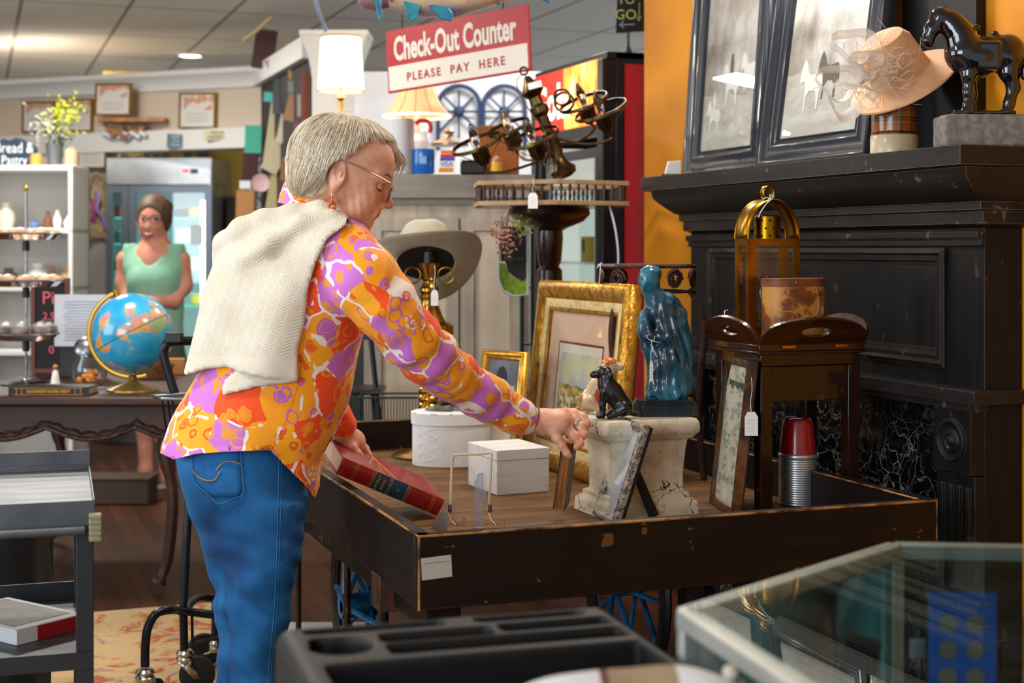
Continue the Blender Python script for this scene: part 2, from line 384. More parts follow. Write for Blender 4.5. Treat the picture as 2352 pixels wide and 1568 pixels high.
b = MB(); b.bx(BX-.022, BX, MA-.0, MZ, 1.325, 1.345, T=lm); b.bx(BX-.012, BX, MA, MZ, 1.305, 1.325, T=lm); b.build('upper_moulding', mant_h, mt, bevel=.003)
b = MB(); b.bx(BX-.055, WX-.002, MA-.03, MZ+.03, .905, .940, T=lm); b.bx(BX-.035, BX, MA-.015, MZ+.015, .885, .905, T=lm); b.build('lower_ledge', mant_h, mt, bevel=.002)
for y0, y1 in ((MA, MA+.155), (MZ-.155, MZ)):    # fluted pilasters with round rosettes
    b = MB(); b.bx(BX-.03, BX, y0, y1, .0, .72, T=lm)
    for k in range(4): b.cyl((BX-.03, y0+.025+k*.035, .12), (BX-.03, y0+.025+k*.035, .69), .009, n=8, T=lm)
    p = b.build('pilaster', mant, mt, bevel=.001)
    b = MB(); b.bx(BX-.042, BX, y0, y1, .725, .885, T=lm); T = lm @ TR((BX-.042, (y0+y1)/2, .805)) @ Matrix.Rotation(-math.pi/2, 4, 'Y')
    b.lathe([(.058, -.002), (.058, .006), (.05, .010), (.042, .004), (.034, .002), (.028, .008), (.02, .010), (.016, .004), (.01, .010), (.001, .013)], 32, T=T)
    b.build('rosette', mant, p, bevel=.001)
b = MB(); b.bx(BX-.008, BX, MA+.155, MZ-.155, .50, .885, T=lm); b.bx(BX-.008, BX, MA+.155, MA+.32, .0, .5, T=lm); b.bx(BX-.008, BX, MZ-.32, MZ-.155, 0, .5, T=lm)
b.build('marble_surround', marble(), mt)
b = MB(); b.bx(BX-.010, BX-.002, MA+.34, MZ-.34, .02, .49, T=lm); b.build('firebox', M('soot', '#070606', .9), mt)
# ---- two framed hunting prints leaning on the wall
fr_blk = M('black_frame_paint', '#1b222b', .3, 0, coat=.3)
def print_mat(seed):
    t = NT('hunting_print'); v = t.co(); n = t.noise(5, 8, t.co((1, 1, .6)), .7); n2 = t.noise(1.7+seed*.3, 3)
    sp = t.n('SeparateXYZ'); t.l(v, sp.inputs[0]); z = sp.outputs['Z']; x = sp.outputs['X']
    trees = t.math('MULTIPLY', t.math('GREATER_THAN', t.math('ADD', z, t.math('MULTIPLY', n2, -.2)), .18), 1)
    tree = t.ramp(t.math('ADD', t.math('MULTIPLY', n, .8), t.math('MULTIPLY', t.noise(2.2+seed, 2), .6)), [(.58, '#bdbdba'), (.74, '#8d877e'), (.86, '#5d564c')])
    gr = t.ramp(t.noise(7, 7, t.co((1, 1, 2.5)), .7), [(.35, '#9b958a'), (.6, '#b2b4ae')])
    t.col(t.mix(trees, gr, tree)); t.b.inputs['Roughness'].default_value = .8; return t.mat
pr_l = M('print_white', '#c9cac6', .8); pr_d = M('print_brown', '#5c5349', .8)
HORSE2D = [(0, .45), (.04, .40), (.10, .43), (.14, .40), (.16, .22), (.15, 0), (.19, 0), (.20, .2), (.27, .28), (.42, .27), (.47, .18), (.48, 0), (.52, 0), (.53, .2), (.56, .3), (.6, .22), (.60, .42), (.54, .52), (.3, .50), (.22, .53), (.16, .68), (.10, .74), (.06, .70), (.01, .55)]
RIDER2D = [(.27, .5), (.36, .5), (.38, .75), (.35, .8), (.36, .88), (.30, .90), (.29, .82), (.26, .76)]
def leaning_frame(label, pxl, y_pl, width, h, border, seed, figs):
    bl = PX(pxl, 380, y_pl); bl.z = SZ+.001; br = bl+Vector((0, -width, 0)); tl = bl+Vector((WX-y_pl-.012-.03, 0, h))
    m, W_, H_ = frame_mat(bl, br, tl); H_ = h
    t = thing('framed_print', label, 'framed picture', mat=m)
    pf = [(0, .03), (0, -.012), (.008, -.018), (.02, -.016), (.028, -.006), (.045, -.002), (.06, -.010), (.07, -.010), (.08, .002), (.088, -.004), (border, .004), (border, .03)]
    MB().rect(W_, H_, pf).build('frame', fr_blk, t, smooth=60)
    MB().bx(border-.004, W_-border+.004, .012, .016, border-.004, H_-border+.004).build('print', print_mat(seed), t)
    for kind, fx, fz, s, mm in figs:
        b = MB(); b.prism([(x*s+fx, y*s+fz) for x, y in kind], -.0115, -.0105, T=STAND); b.build('printed_figure', mm, t)
    MB().bx(border-.004, W_-border+.004, .0075, .009, border-.004, H_-border+.004).build('glass', pane, t); return t
leaning_frame('tall black framed grey hunting print, further left of the two on the mantel', 1573, 1.545, .56, .86, .085, 0, [(HORSE2D, .12, .15, .16, pr_l), (RIDER2D, .12, .15, .16, pr_l), (HORSE2D, .22, .24, .20, pr_l), (RIDER2D, .22, .24, .2, pr_d), (HORSE2D, .35, .28, .18, pr_l)])
leaning_frame('tall black framed grey hunting print with harnessed horse, behind the pink hat', 1744, 1.49, .62, .86, .088, 1, [(HORSE2D, .17, .17, .22, pr_l), (HORSE2D, .27, .2, .2, pr_d)])
b = MB(); b.bx(1.62, WX-.002, .29, .62, SZ+.001, SZ+.8); tag(b.build('dark_patch_panel', M('black_board', '#0b0b0c', .5)), 'plain black panel put in for the dark shadowed patch behind the pink hat', 'board')  # black panel added for a dark patch taken as a frame's shadow
# ---- stoneware jug, hat, horse
def plaid():
    t = NT('brown_plaid'); sp = t.n('SeparateXYZ'); t.l(t.co(), sp.inputs[0]); an = t.math('MULTIPLY', t.math('ARCTAN2', sp.outputs[1], sp.outputs[0]), 12/6.2832)
    def lines(v, off, w_): return t.math('LESS_THAN', t.math('ABSOLUTE', t.math('SUBTRACT', t.math('FRACT', t.math('ADD', v, off)), .5)), w_)
    zz = t.math('MULTIPLY', sp.outputs[2], 26); a = t.math('MAXIMUM', lines(an, 0, .04), lines(an, .14, .03)); b_ = t.math('MAXIMUM', lines(zz, 0, .05), lines(zz, .17, .035)); r_ = t.math('MAXIMUM', lines(an, .5, .02), lines(zz, .5, .02))
    c = t.mix(r_, t.ramp(t.noise(6, 3), [(.4, '#a5621c'), (.6, '#8a4a12')]), '#9a2f14'); t.col(t.mix(t.math('MAXIMUM', a, b_), c, '#2a1708')); t.b.inputs['Roughness'].default_value = .25; t.b.inputs['Coat Weight'].default_value = .4; return t.mat
jp = PX(2054, 348, 1.47); jp.z = SZ; dj = DP(jp); kj = dj/F
jt = thing('plaid_canister', 'brown plaid canister with cream stoneware foot holding up the pink hat', 'canister', jp)
MB().lathe([(.061*1.0, .001), (.064, .004), (.064, .048), (.062, .052), (.001, .052)], 40).build('cream_base', M('stoneware', '#cdbd96', .35, coat=.3), jt)
MB().lathe([(.062, .052), (.063, .058), (.060, .062), (.060, .225), (.055, .232), (.001, .232)], 40).build('plaid_body', plaid(), jt)
# pink felt hat
felt_pk = M('pink_felt', '#d9ab82', .9, 0, '#c8966a', 8, sheen=.4, bs=200, bstr=.2)
ax = (RT*-.52 + UPV*.78 + FW*-.34).normalized()
hc = P(2068, 172, dj-.02)
hm = TR(hc) @ ax.to_track_quat('Z', 'Y').to_matrix().to_4x4()
ht = thing('feathered_hat', 'peach pink felt hat with white netting loops, resting on the plaid canister', 'hat', mat=hm)
S1 = [(.001, .118), (.03, .117), (.052, .108), (.064, .088), (.071, .03), (.075, .004), (.09, -.002), (.115, -.008), (.135, -.018), (.137, -.022), (.132, -.021), (.112, -.012), (.088, -.006), (.072, -.002), (.067, .028), (.060, .084), (.048, .102), (.001, .112)]
b = MB(); b.lathe([(r_*1.1, z_*1.08) for r_, z_ in S1], 48, sx=1.05, caps=False); b.build('felt_body', felt_pk, ht)
tulle = M('white_tulle', '#efe6dd', .7, alpha=.42); tulle2 = M('feather_fluff', '#f1dfcc', .9, alpha=.8)
Ti = hm.inverted()
def ribbon(name, c, R, wd, axis, mat, parent, Ti, tw=.3, n=36):
    q = Vector(axis).to_track_quat('Z', 'Y'); rg = []
    for i in range(n+1):
        a = 2*math.pi*i/n*.93; wv = 1+.15*math.sin(3*a)
        p = Vector(c)+q @ Vector((R*wv*math.cos(a), R*.8*wv*math.sin(a), .01*math.sin(2*a))); d = q @ Vector((math.cos(a)*tw, math.sin(a)*tw, 1)).normalized()
        rg.append([Ti @ (p-d*wd/2), Ti @ (p-d*wd*.2+(q @ Vector((math.cos(a), math.sin(a), 0)))*.004), Ti @ (p+d*wd/2)])
    return MB().rings(rg, closed=False, caps=False).build(name, mat, parent, solid=.0012)
for px, py, R, wd, a in ((1958, 108, .052, .03, RT*.25-FW*.9+UPV*.3), (1925, 190, .05, .032, RT*.1-FW*1+UPV*.1), (1950, 228, .054, .034, RT*.2-FW*.8-UPV*.5), (1985, 150, .04, .03, RT*.4-FW*.8+UPV*.2)):
    ribbon('tulle_loop', P(px, py, dj-.17), R*1.05, wd*1.2, a, tulle, ht, Ti)
b = MB(); rnd = random.Random(3)
for i in range(420):
    c = P(2005+rnd.gauss(0, 34), 165+rnd.gauss(0, 34), dj-.135+rnd.gauss(0, .01)); d = (RT*rnd.gauss(.1, 1)-FW*rnd.random()*.6+UPV*rnd.gauss(-.1, 1)).normalized()*rnd.uniform(.02, .05)
    b.tube([Ti @ c, Ti @ (c+d*.5+UPV*rnd.gauss(0, .003)), Ti @ (c+d+UPV*rnd.gauss(0, .006))], [.0006, .0009, .0002], 3)
b.build('feather_tuft', tulle2, ht)['kind'] = 'stuff'
# stone block and black glazed horse
bk = PX(2200, 338, 1.45); bk.z = SZ; dbk = DP(bk)+.04; kb = dbk/F
bl = P(2157, 332, dbk); wdt = 190*kb
t_ = thing('stone_block', 'grey stone block under the black horse on the mantel', 'block', (bl+RT*wdt/2).to_tuple()[:2]+(SZ,), CR)
def blk(p): return None
s = S().box((0, 0, .042), (wdt/2, .055, .041), .008); s.fn(lambda p: s.ops[0][0](p)+wob(p, 3, 120, .0012), 0)
s.ops = s.ops[1:] if False else s.ops
o = sdf('block_body', s, (-wdt/2-.02, -.08, -.01), (wdt/2+.02, .08, .1), .005, M('rough_grey_stone', '#77746f', .85, 0, '#8d8a84', 60, .45, .62, bs=90, bstr=.6, bd=.003), t_)
hz = SZ+.0835
gl_blk = M('black_glaze', '#0a0e18', .08, 0, coat=1)
hb = thing('horse_figurine', 'glossy black horse figurine with saddle, standing on the grey stone block', 'figurine', (bl+RT*wdt/2).to_tuple()[:2]+(hz,), CR)
q = lambda px, py, dy=0: ((px-2253)*kb, dy, (246-py)*kb)
s = S(); s.box(q(2255, 241, 0), (72*kb, .030, .0055), .003)
s.chain([(q(2295, 105, 0), .046), (q(2245, 116, 0), .045), (q(2215, 108, 0), .046)], .02); s.ell(q(2318, 100), (.040, .040, .046), .02)
s.chain([(q(2215, 92), .042), (q(2203, 60), .036), (q(2185, 35), .029), (q(2162, 20), .021)], .02)
s.chain([(q(2158, 20), .025), (q(2142, 46), .018), (q(2130, 74), .0145)], .012); s.cap(q(2140, 60), q(2136, 82), .012, .010, .006)
for dy in (-.009, .009): s.cap(q(2168, 8, dy), q(2172, -6, dy), .005, .002, .004)
for px0, f, dy in ((2222, 2218, -.02), (2236, 2240, .02)): s.chain([(q(px0, 120, dy), .026), (q(px0-2, 155, dy), .017), (q(f, 195, dy), .0115), (q(f-2, 225, dy), .0095), (q(f-4, 238, dy), .012)], .01)
for px0, dy in ((2312, -.02), (2330, .02)): s.chain([(q(px0, 118, dy), .030), (q(px0-2, 150, dy), .021), (q(px0+8, 180, dy), .0135), (q(px0-1, 215, dy), .0105), (q(px0-6, 237, dy), .012)], .01)
s.chain([(q(2345, 85), .011), (q(2356, 120), .009), (q(2352, 160), .005)], .01)
s.ell(q(2265, 78), (.036, .036, .02), .006); s.cap(q(2242, 45, -.012), q(2242, 45, .012), .008, None, .008); s.cap(q(2282, 60, -.015), q(2284, 60, .015), .009, None, .01)
s.box(q(2262, 112, 0), (.030, .0485, .036), .008, .003)
for i in range(7): s.cap(q(2192-i*1, 20+i*12, 0), q(2204+i*3, 26+i*11, 0), .006, .004, .004)
sdf('body', s, (-.15, -.055, -.012), (.135, .055, .275), .0032, gl_blk, hb)
# ================================================================ antique goods cart
cw = wood('dark_cart_wood', '#060302', '#1f1108', .55, 0, .8, edge='#9a6430', ed=.005)
cw2 = wood('dark_cart_wood_side', '#080404', '#23140f', .55, 1, .8, edge='#9a6430', ed=.005)
deckm = wood('worn_deck_wood', '#3c240f', '#80592c', .62, 0, .6, edge='#2a1a0c', ed=.002)
CWd, CLn, RH, DZ = 1.287, 2.06, .70, .60
ct = thing('antique_cart', 'antique dark wooden goods cart with shallow tray and blue iron wheels', 'cart', (CWd/2, CLn/2, 0)); lt = TR((-CWd/2, -CLn/2, 0))
for nm, a in (('front_board', (0, CWd, 0, .032)), ('back_board', (0, CWd, CLn-.032, CLn))): MB().bx(*a, RH-.158, RH, T=lt).build(nm, cw, ct, bevel=.003)
for x0 in (0, CWd-.032): MB().bx(x0, x0+.032, .033, CLn-.033, RH-.158, RH, T=lt).build('side_board', cw2, ct, bevel=.003)
worn = M('worn_wood_edge', '#b07a3c', .6, 0, '#3a2211', 45, .42, .62, st=(.35, .35, .35))
def wear(*a): MB().bx(*a, T=lt).build('worn_edge', worn, ct, bevel=.0015)
wear(-.0008, CWd+.0006, -.0010, .0045, RH-.0045, RH+.0010); wear(-.0010, .0045, -.0008, CLn, RH-.0045, RH+.0010); wear(-.0011, .004, -.0011, .004, RH-.158, RH); wear(CWd-.004, CWd+.0011, -.0011, .004, RH-.158, RH); wear(CWd-.036, CWd-.030, .03, CLn, RH-.003, RH+.0008); wear(.03, CWd-.03, CLn-.035, CLn-.030, RH-.003, RH+.0008)
for k in range(11):
    y0 = .034+k*(CLn-.068)/11; MB().bx(.034, CWd-.034, y0+.001, y0+(CLn-.068)/11-.001, DZ-.022, DZ, T=lt).build('deck_board', deckm, ct, bevel=.001)
for x0 in (.03, CWd-.11): MB().bx(x0, x0+.08, .05, CLn-.05, DZ-.12, DZ-.023, T=lt).build('beam', cw2, ct, bevel=.003)
MB().bx(-.004, .05, .30, .38, DZ-.13, DZ-.05, T=lt).build('cross_beam_end', M('rusty_wood', '#4a2718', .7, 0, '#23140d', 20), ct, bevel=.002)
MB().bx(-.004, .05, 1.3, 1.38, DZ-.13, DZ-.05, T=lt).build('cross_beam_end', cw, ct, bevel=.002)
iron = M('corner_iron', '#26242a', .4, .8)
b = MB(); b.bx(.0, .022, .0, .15, RH, RH+.002, T=lt); b.bx(.0, .14, .0, .022, RH, RH+.002, T=lt); b.build('corner_bracket', iron, ct)
b = MB(); b.bx(CWd-.03, CWd-.005, .0, .15, RH, RH+.002, T=lt); b.build('corner_bracket', iron, ct)
blue_ir = M('blue_iron_paint', '#147cb8', .35, .1, '#0a3f60', 10, .4, .65)
def wheel(x, y, R=.29):
    b = MB(); b.ring((x, y, R), R-.014, .014, (1, 0, 0), 48, 8, flat=2.2, T=lt); wl = b.build('wheel', black_m, ct)
    b = MB(); b.cyl((x-.05, y, R), (x+.05, y, R), .035, n=16, T=lt); b.build('hub', blue_ir, wl)
    for k in range(12):
        a = 2*math.pi*k/12; sgn = .035 if k % 2 else -.035
        MB().tube([(x+sgn, y+.03*math.cos(a), R+.03*math.sin(a)), (x, y+(R-.03)*math.cos(a), R+(R-.03)*math.sin(a))], .0085, 6, T=lt).build('spoke', blue_ir, wl)
wheel(.15, 1.12); wheel(.97, 1.10); wheel(.97, .35, .2); wheel(.15, .42, .2) if False else None
for x0, y0 in ((.04, .80), (.04, 1.42), (1.10, .98)): MB().bx(x0, x0+.012, y0, y0+.03, .0, DZ-.12, T=lt).build('leg', cw, ct, bevel=.002)
MB().cyl((.1, 1.11, .29), (1.02, 1.11, .29), .018, T=lt).build('axle', black_m, ct)
lb = PYY(1003, 1303, -.001)
b = MB(); b.bx(-.033, .033, -.0008, 0, -.023, .023); st_ = tag(b.build('price_sticker', M('sticker', '#b5b0a6', .6), bevel=0), 'small off-white price sticker on the front board of the cart', 'sticker'); st_.location = lb+Vector((0, .0008, 0)); st_.rotation_euler = (0, math.radians(-3), 0)
MB().bx(-.028, .028, -.0012, -.0008, .010, .0112).build('printed_line', ink, st_)
# ================================================================ things on the cart
def tagline(mb, pts, r=.0009, mi=0): mb.tube(cr(pts, 5), r, 5, mi)
def price_tag(label, top, hang, size=(.022, .036), tilt=0, yaw=CR, name='price_tag', strings=None):
    """paper tag on a string: 'top' = knot point, 'hang' = drop to the tag"""
    t = thing(name, label, 'price tag', top, yaw)
    b = MB(); w_, h_ = size; z = -hang
    b.prism([(-w_/2, z-h_), (w_/2, z-h_), (w_/2, z-h_*.22), (w_*.28, z), (-w_*.28, z), (-w_/2, z-h_*.22)], -.0005, .0005, T=STAND); b.build('paper', white_tag, t)
    b = MB()
    for k in range(4):
        zz = z-h_*(.35+.15*k); pp = [(-w_*.35+w_*.7*i/9, -.0008, zz+.0008*((i*7+k*3) % 3-1)) for i in range(9)]; b.tube(pp, .00025, 3)
    b.build('handwriting', ink, t)
    b = MB(); tagline(b, [(.0, .002, .004), (.002, -.001, -hang*.3), (-.002, -.001, -hang*.7), (0, -.0012, z-.004)])
    for st in (strings or []): tagline(b, st)
    b.build('string', string_w, t); return t
def on_deck(px, py): return PZ(px, py, DZ+.0005)
# ---- oval box
white_b = M('chalk_white_paint', '#dfe0e0', .55, 0, '#cfd1d2', 5, bs=30, bstr=.08)
chip = M('chipped_edge', '#6f6f70', .7)
oc = on_deck(1048, 1062); oc.z = DZ
ob = thing('oval_box', 'white painted oval lidded box under the bronze sculpture', 'box', oc, math.radians(4))
def oval(a, b_, z0, z1, mb, n=64, T=None, top=True): mb.rings([[(a*math.cos(2*math.pi*i/n), b_*math.sin(2*math.pi*i/n), z) for i in range(n)] for z in (z0, z1)], T=T)
OA, OB, OH = .147, .112, .172
b = MB(); oval(OA, OB, .001, OH-.035, b); b.build('box_body', white_b, ob, bevel=.001)
b = MB(); oval(OA+.004, OB+.004, OH-.04, OH, b); b.build('lid', white_b, ob, bevel=.0025)
for k in range(4):
    b = MB(); z = .03+k*.032; pp = []
    for i in range(9):
        a = math.radians(-165+i*4.2); dz = .013*math.sin(math.pi*(i/8)**.6); pp.append((OA*1.005*math.cos(a), OB*1.005*math.sin(a), z+dz))
    b.tube(pp, .0009, 4); b.tube([(x, y, 2*z-zz) for x, y, zz in pp], .0009, 4); b.build('finger_joint', white_b, ob)
b = MB(); rn = random.Random(4)
for k in range(10):
    a0 = rn.uniform(math.pi, 2*math.pi); pp = [((OA+.0045)*math.cos(a0+i*.03), (OB+.0045)*math.sin(a0+i*.03), OH-.0012) for i in range(rn.randint(2, 6))]; b.tube(pp, .0008, 4)
b.build('chipped_edge', chip, ob)
b = MB()
for k in range(5): a = math.radians(-140); b.ball(((OA+.0005)*math.cos(a), (OB+.0005)*math.sin(a), .02+k*.026), .0012, 8)
b.build('nails', chip, ob)
# ---- bronze group on the oval box
bz = M('bronze_cast', '#3c322a', .45, .6, '#7a5a30', 40, .45, .65); rockm = M('rocky_base', '#4d4a45', .8, .1, '#77706a', 50, bs=120, bstr=.7)
bc = Vector((oc.x, oc.y, DZ+OH+.0005))+RT*.0+FW*-.005
bt = thing('bronze_sculpture', 'small bronze animal sculpture on a rocky base, standing on the oval box', 'sculpture', bc, CR)
s = S(); s.ell((0, 0, .004), (.102, .048, .014), .01); s.fn(lambda p: s.ops[0][0](p)+wob(p, 8, 90, .002), 0); s.fn(lambda p: -p[:, 2]+.0005, 0, True)
s2 = S(); s2.ops = [s.ops[0], (lambda p: s.ops[0][0](p)+wob(p, 8, 90, .002), .004, False), (lambda p: p[:, 2]-.0003, 0, True)]
sdf('rock_base', s2, (-.12, -.065, -.004), (.12, .065, .03), .003, rockm, bt)
for i, (x, y, r) in enumerate(((-.03, -.01, 0), (.012, -.02, 40), (.055, .0, 160))):
    s = S(); a = math.radians(r); c, n_ = math.cos(a), math.sin(a); g = lambda u, v, z: (x+u*c-v*n_, y+u*n_+v*c, z)
    s.chain([(g(-.018, 0, .030), .011), (g(.012, 0, .032), .012)], .006); s.chain([(g(.016, 0, .036), .007), (g(.028, 0, .030), .006), (g(.036, 0, .024), .004)], .006)
    for u in (-.018, .014):
        for v in (-.007, .007): s.cap(g(u, v, .026), g(u+.003, v, .008), .004, .003, .004)
    s.cap(g(-.026, 0, .034), g(-.04, .003, .03), .003, .0015, .004)
    sdf('cast_animal', s, (x-.05, y-.05, .0), (x+.05, y+.05, .06), .0025, bz, bt)
s = S(); s.chain([((-.052, .01, .012), .006), ((-.048, .012, .05), .008), ((-.040, .012, .085), .013), ((-.035, .012, .115), .010)], .008)
sdf('standing_figure', s, (-.08, -.02, 0), (-.01, .04, .14), .003, M('blue_black_bronze', '#161e2c', .4, .4), bt)
MB().tube(cr([(.03, -.03, .03), (.045, -.05, .018), (.055, -.054, .004), (.03, -.056, .001), (-.01, -.053, .0015)], 6), .001, 5).build('tag_string', string_w, bt)
# ---- tall brass lamp with the felt hat hung on it
lc = on_deck(986, 1047); lc.z = DZ; LD = DP(lc); kl = LD/F 
lp = thing('brass_lamp', 'tall turned brass lamp with ring handles on the cart, hat hanging on it', 'lamp', lc, CR)
zz = lambda py: H+(HY-py)*kl-DZ
brs = M('polished_brass', '#bf9440', .24, 1, '#7d5c20', 7, .35, .7)
pf = [(.001, .001), (.125, .001), (.128, .006), (.115, .012), (.08, .016), (.05, .03), (.035, .045), (.03, .05)]
def ringstack(z0, z1, n, r0, r1):
    o = []
    for i in range(n):
        a = z0+(z1-z0)*i/n; d = (z1-z0)/n
        for u in (0, .25, .5, .75): o.append((r0+(r1-r0)*math.sin(math.pi*u)**.7 if u else r0, a+d*u))
    return o
pf += [(.026, zz(985)), *ringstack(zz(960), zz(870), 5, .027, .037), (.024, zz(866)), (.034, zz(850)), (.04, zz(840)), (.03, zz(825)), (.045, zz(806)), (.05, zz(796)), (.04, zz(784))]
MB().lathe([*pf, (.001, zz(784))], 40).build('lower_column', brs, lp)
b = MB(); b.lathe([(.05, zz(784)), (.075, zz(772)), (.082, zz(764)), (.082, zz(748)), (.07, zz(742)), (.055, zz(738))], 8); b.build('octagonal_collar', brs, lp, bevel=.001)
pf = [(.055, zz(738)), (.045, zz(725)), (.034, zz(705)), (.028, zz(690)), (.031, zz(684)), (.031, zz(678)), (.026, zz(674)), (.033, zz(668)), (.033, zz(662)), (.024, zz(656)), (.020, zz(646)), (.023, zz(642)), (.020, zz(638)), (.024, zz(622)), (.034, zz(610)), (.036, zz(604)), (.0, zz(603))]
MB().lathe(pf, 40).build('upper_column', brs, lp)
b = MB(); b.lathe([(.022, zz(603)), (.022, zz(578)), (.015, zz(574)), (.015, zz(569)), (.0, zz(568))], 24); b.build('socket', black_m, lp)
MB().ring((0, 0, zz(573)), .016, .0018, n=24).build('socket_rim', brs, lp)
for sg in (-1, 1): MB().ring((sg*.056, 0, zz(632)), .027, .0032, (0, 1, .15*sg), 28, 8).build('ring_handle', brs, lp)
felt = M('sage_grey_felt', '#a39d86', .92, 0, '#948e78', 6, sheen=.3, bs=260, bstr=.15); sweat = M('dark_sweatband', '#151210', .7)
hd = LD+.03; hc = P(978, 606, hd)
ax = (UPV*.74+FW*.66-RT*.10).normalized()
hm2 = TR(hc) @ Matrix([[RT.normalized()[i], ax.cross(RT).normalized()[i], ax[i], 0] for i in range(3)]+[[0, 0, 0, 1]]) @ Matrix.Scale(1.12, 4)
ht2 = thing('western_hat', 'sage grey wide brimmed felt hat hanging on the tall brass lamp', 'hat', mat=hm2)
def hat_surface(off, rev=False):
    rg = []; n = 64
    for (r, z, k) in ((.004, .148, 0), (.045, .146, 0), (.068, .136, 0), (.080, .11, 0), (.085, .05, 0), (.088, .012, 0), (.094, .0, .05), (.115, -.002, .35), (.145, -.001, .7), (.170, .003, 1), (.183, .004, 1.1)):
        rr = []
        for i in range(n):
            a = 2*math.pi*i/n; ca, sa = math.cos(a), math.sin(a)
            zz_ = z+k*(.042*abs(ca)**2.2-.018*abs(sa)**2+.012*math.cos(a-.6)); x = (r+off)*ca*(1.0 if k < .1 else 1.0-.05*k*abs(ca)); y = (r+off)*sa*.92*(1 if k > 0 else .95)
            if k == 0 and z > .1: zz_ -= .018*max(0, 1-abs(x)/.03)*(1 if r < .06 else .4)
            rr.append((x, y, zz_+(off if k else off*.8)))
        rg.append(rr)
    return rg
a_ = hat_surface(0); b_ = hat_surface(-.003)
MB().rings(a_+b_[::-1], caps=False).build('felt_body', felt, ht2, smooth=70)
b = MB(); b.rings([[(x*.97, y*.97, z+dz) for x, y, z in a_[5]] for dz in (-.008, .0)]+[[(x*.95, y*.95, z) for x, y, z in a_[4]], [(x*.93, y*.93, z-.002) for x, y, z in a_[3]], [(x*.9, y*.9, z-.006) for x, y, z in a_[1]]], caps=True); b.build('sweatband_lining', sweat, ht2)
price_tag('paper price tag on white string hanging from the brass lamp', P(998, 612, LD-.06), .078, (.024, .052))
# ---- white rectangular box
bl_ = on_deck(1032, 1103); br_ = on_deck(1141, 1138); rr_ = on_deck(1261, 1129)
vx = (rr_-br_); vx.z = 0; wdx = vx.length; rz = math.atan2(vx.y, vx.x); wb_h = .128
WB = thing('wooden_box', 'white painted rectangular lidded wooden box in front of the oval box', 'box', (br_.x, br_.y, DZ), rz)
wgrain = wood('whitewashed_wood', '#c9c9c6', '#e2e2df', .55, 0, 1.2, bump=.3)
dy_ = .21
MB().bx(0, wdx, 0, dy_, .001, wb_h-.031).build('box_body', wgrain, WB, bevel=.0015)
MB().bx(-.001, wdx+.001, -.001, dy_+.001, wb_h-.030, wb_h).build('lid', wgrain, WB, bevel=.0015)
b = MB()
for x in (.012, wdx-.012):
    for z in (.02, .085): b.ball((x, -.0003, z), .0015, 8)
b.build('nails', chip, WB)
# ---- frames
def framed(label, BLp, BRp, TLp, prof, inner, depth=.02, name='framed_picture', cat='framed picture'):
    m, W_, H_ = frame_mat(BLp, BRp, TLp); t = thing(name, label, cat, mat=m)
    for i, (pf, mm, nm) in enumerate(prof): MB().rect(W_, H_, pf).build(nm, mm, t, smooth=60)
    i0 = inner; y = .004
    return t, W_, H_
gleaf = M('gilt_ornament', '#d8a03a', .35, .8, '#8f611c', 45, .4, .7, st=(1, 1, .6), bs=70, bstr=.9, bd=.004)
gwood = M('rubbed_gilt_wood', '#b06a20', .4, .5, '#d39a3c', 35, .45, .65, bs=90, bstr=.3)
cream_f = M('cream_slip', '#e3cf9b', .5, .2, '#cdb06a', 40, .45, .65)
peach = M('peach_mat_board', '#dfbfa5', .85); burg = M('burgundy_line', '#6e2430', .8); paper = M('print_paper', '#dcd8c6', .8)
def paint_mat(name, els, sc, stretch=(1, 1, 1), zsplit=None, sky=None):
    t = NT(name); n = t.noise(sc, 7, t.co(stretch), .65); c = t.ramp(n, els)
    if zsplit is not None:
        sp = t.n('SeparateXYZ'); t.l(t.co(), sp.inputs[0]); m = t.math('GREATER_THAN', t.math('ADD', sp.outputs[2], t.math('MULTIPLY', t.noise(12, 3), .05)), zsplit)
        c = t.mix(m, c, t.ramp(t.noise(8, 4), sky))
    t.col(c); t.b.inputs['Roughness'].default_value = .7; return t.mat
hunt = paint_mat('hunt_watercolour', [(.36, '#3c4a33'), (.44, '#7d7440'), (.5, '#c9a83a'), (.56, '#8f8a5a'), (.62, '#d9d6c0')], 34, (1, 1, 1.6), .30, [(.4, '#a9b3c4'), (.55, '#c9cba8')])
BL = on_deck(1203, 1056); e_ = (RT*.36-FW*.93).normalized(); n_ = (RT*.93+FW*.36).normalized()
wW = .70; BRp = BL+e_*wW; TLp = BL+n_*.064+UPV*.595
t, W_, H_ = framed('large gilt picture frame behind the dog figurines, hunt scene in a peach mat', BL, BRp, TLp,
    [([(0, .03), (0, -.004), (.012, -.014), (.03, -.016), (.05, -.006), (.058, .0), (.058, .03)], gleaf, 'outer_moulding'),
     ([(.058, .02), (.058, -.002), (.068, -.004), (.085, .0), (.085, .02)], cream_f, 'cream_slip'),
     ([(.085, .02), (.085, .002), (.092, .0), (.098, .004), (.098, .02)], gold, 'gilt_sight_edge')], .09)
MB().bx(0, W_, .0305, .034, 0, H_).build('backing_board', M('brown_backing', '#4a3524', .9), t)
MB().bx(.096, W_-.096, .012, .015, .096, H_-.096).build('mat_board', peach, t)
mx0, mx1, mz0, mz1 = .175, W_-.185, .15, H_-.19
MB().rect(mx1-mx0, mz1-mz0, [(0, .0119), (0, .0110), (.007, .0110), (.007, .0119)], o=(mx0, mz0)).build('mat_line', burg, t)
MB().bx(mx0+.007, mx1-.007, .0112, .0118, mz0+.007, mz1-.007).build('print_margin', paper, t)
MB().bx(mx0+.03, mx1-.03, .0104, .0111, mz0+.02, mz1-.035).build('print', hunt, t)
b = MB()
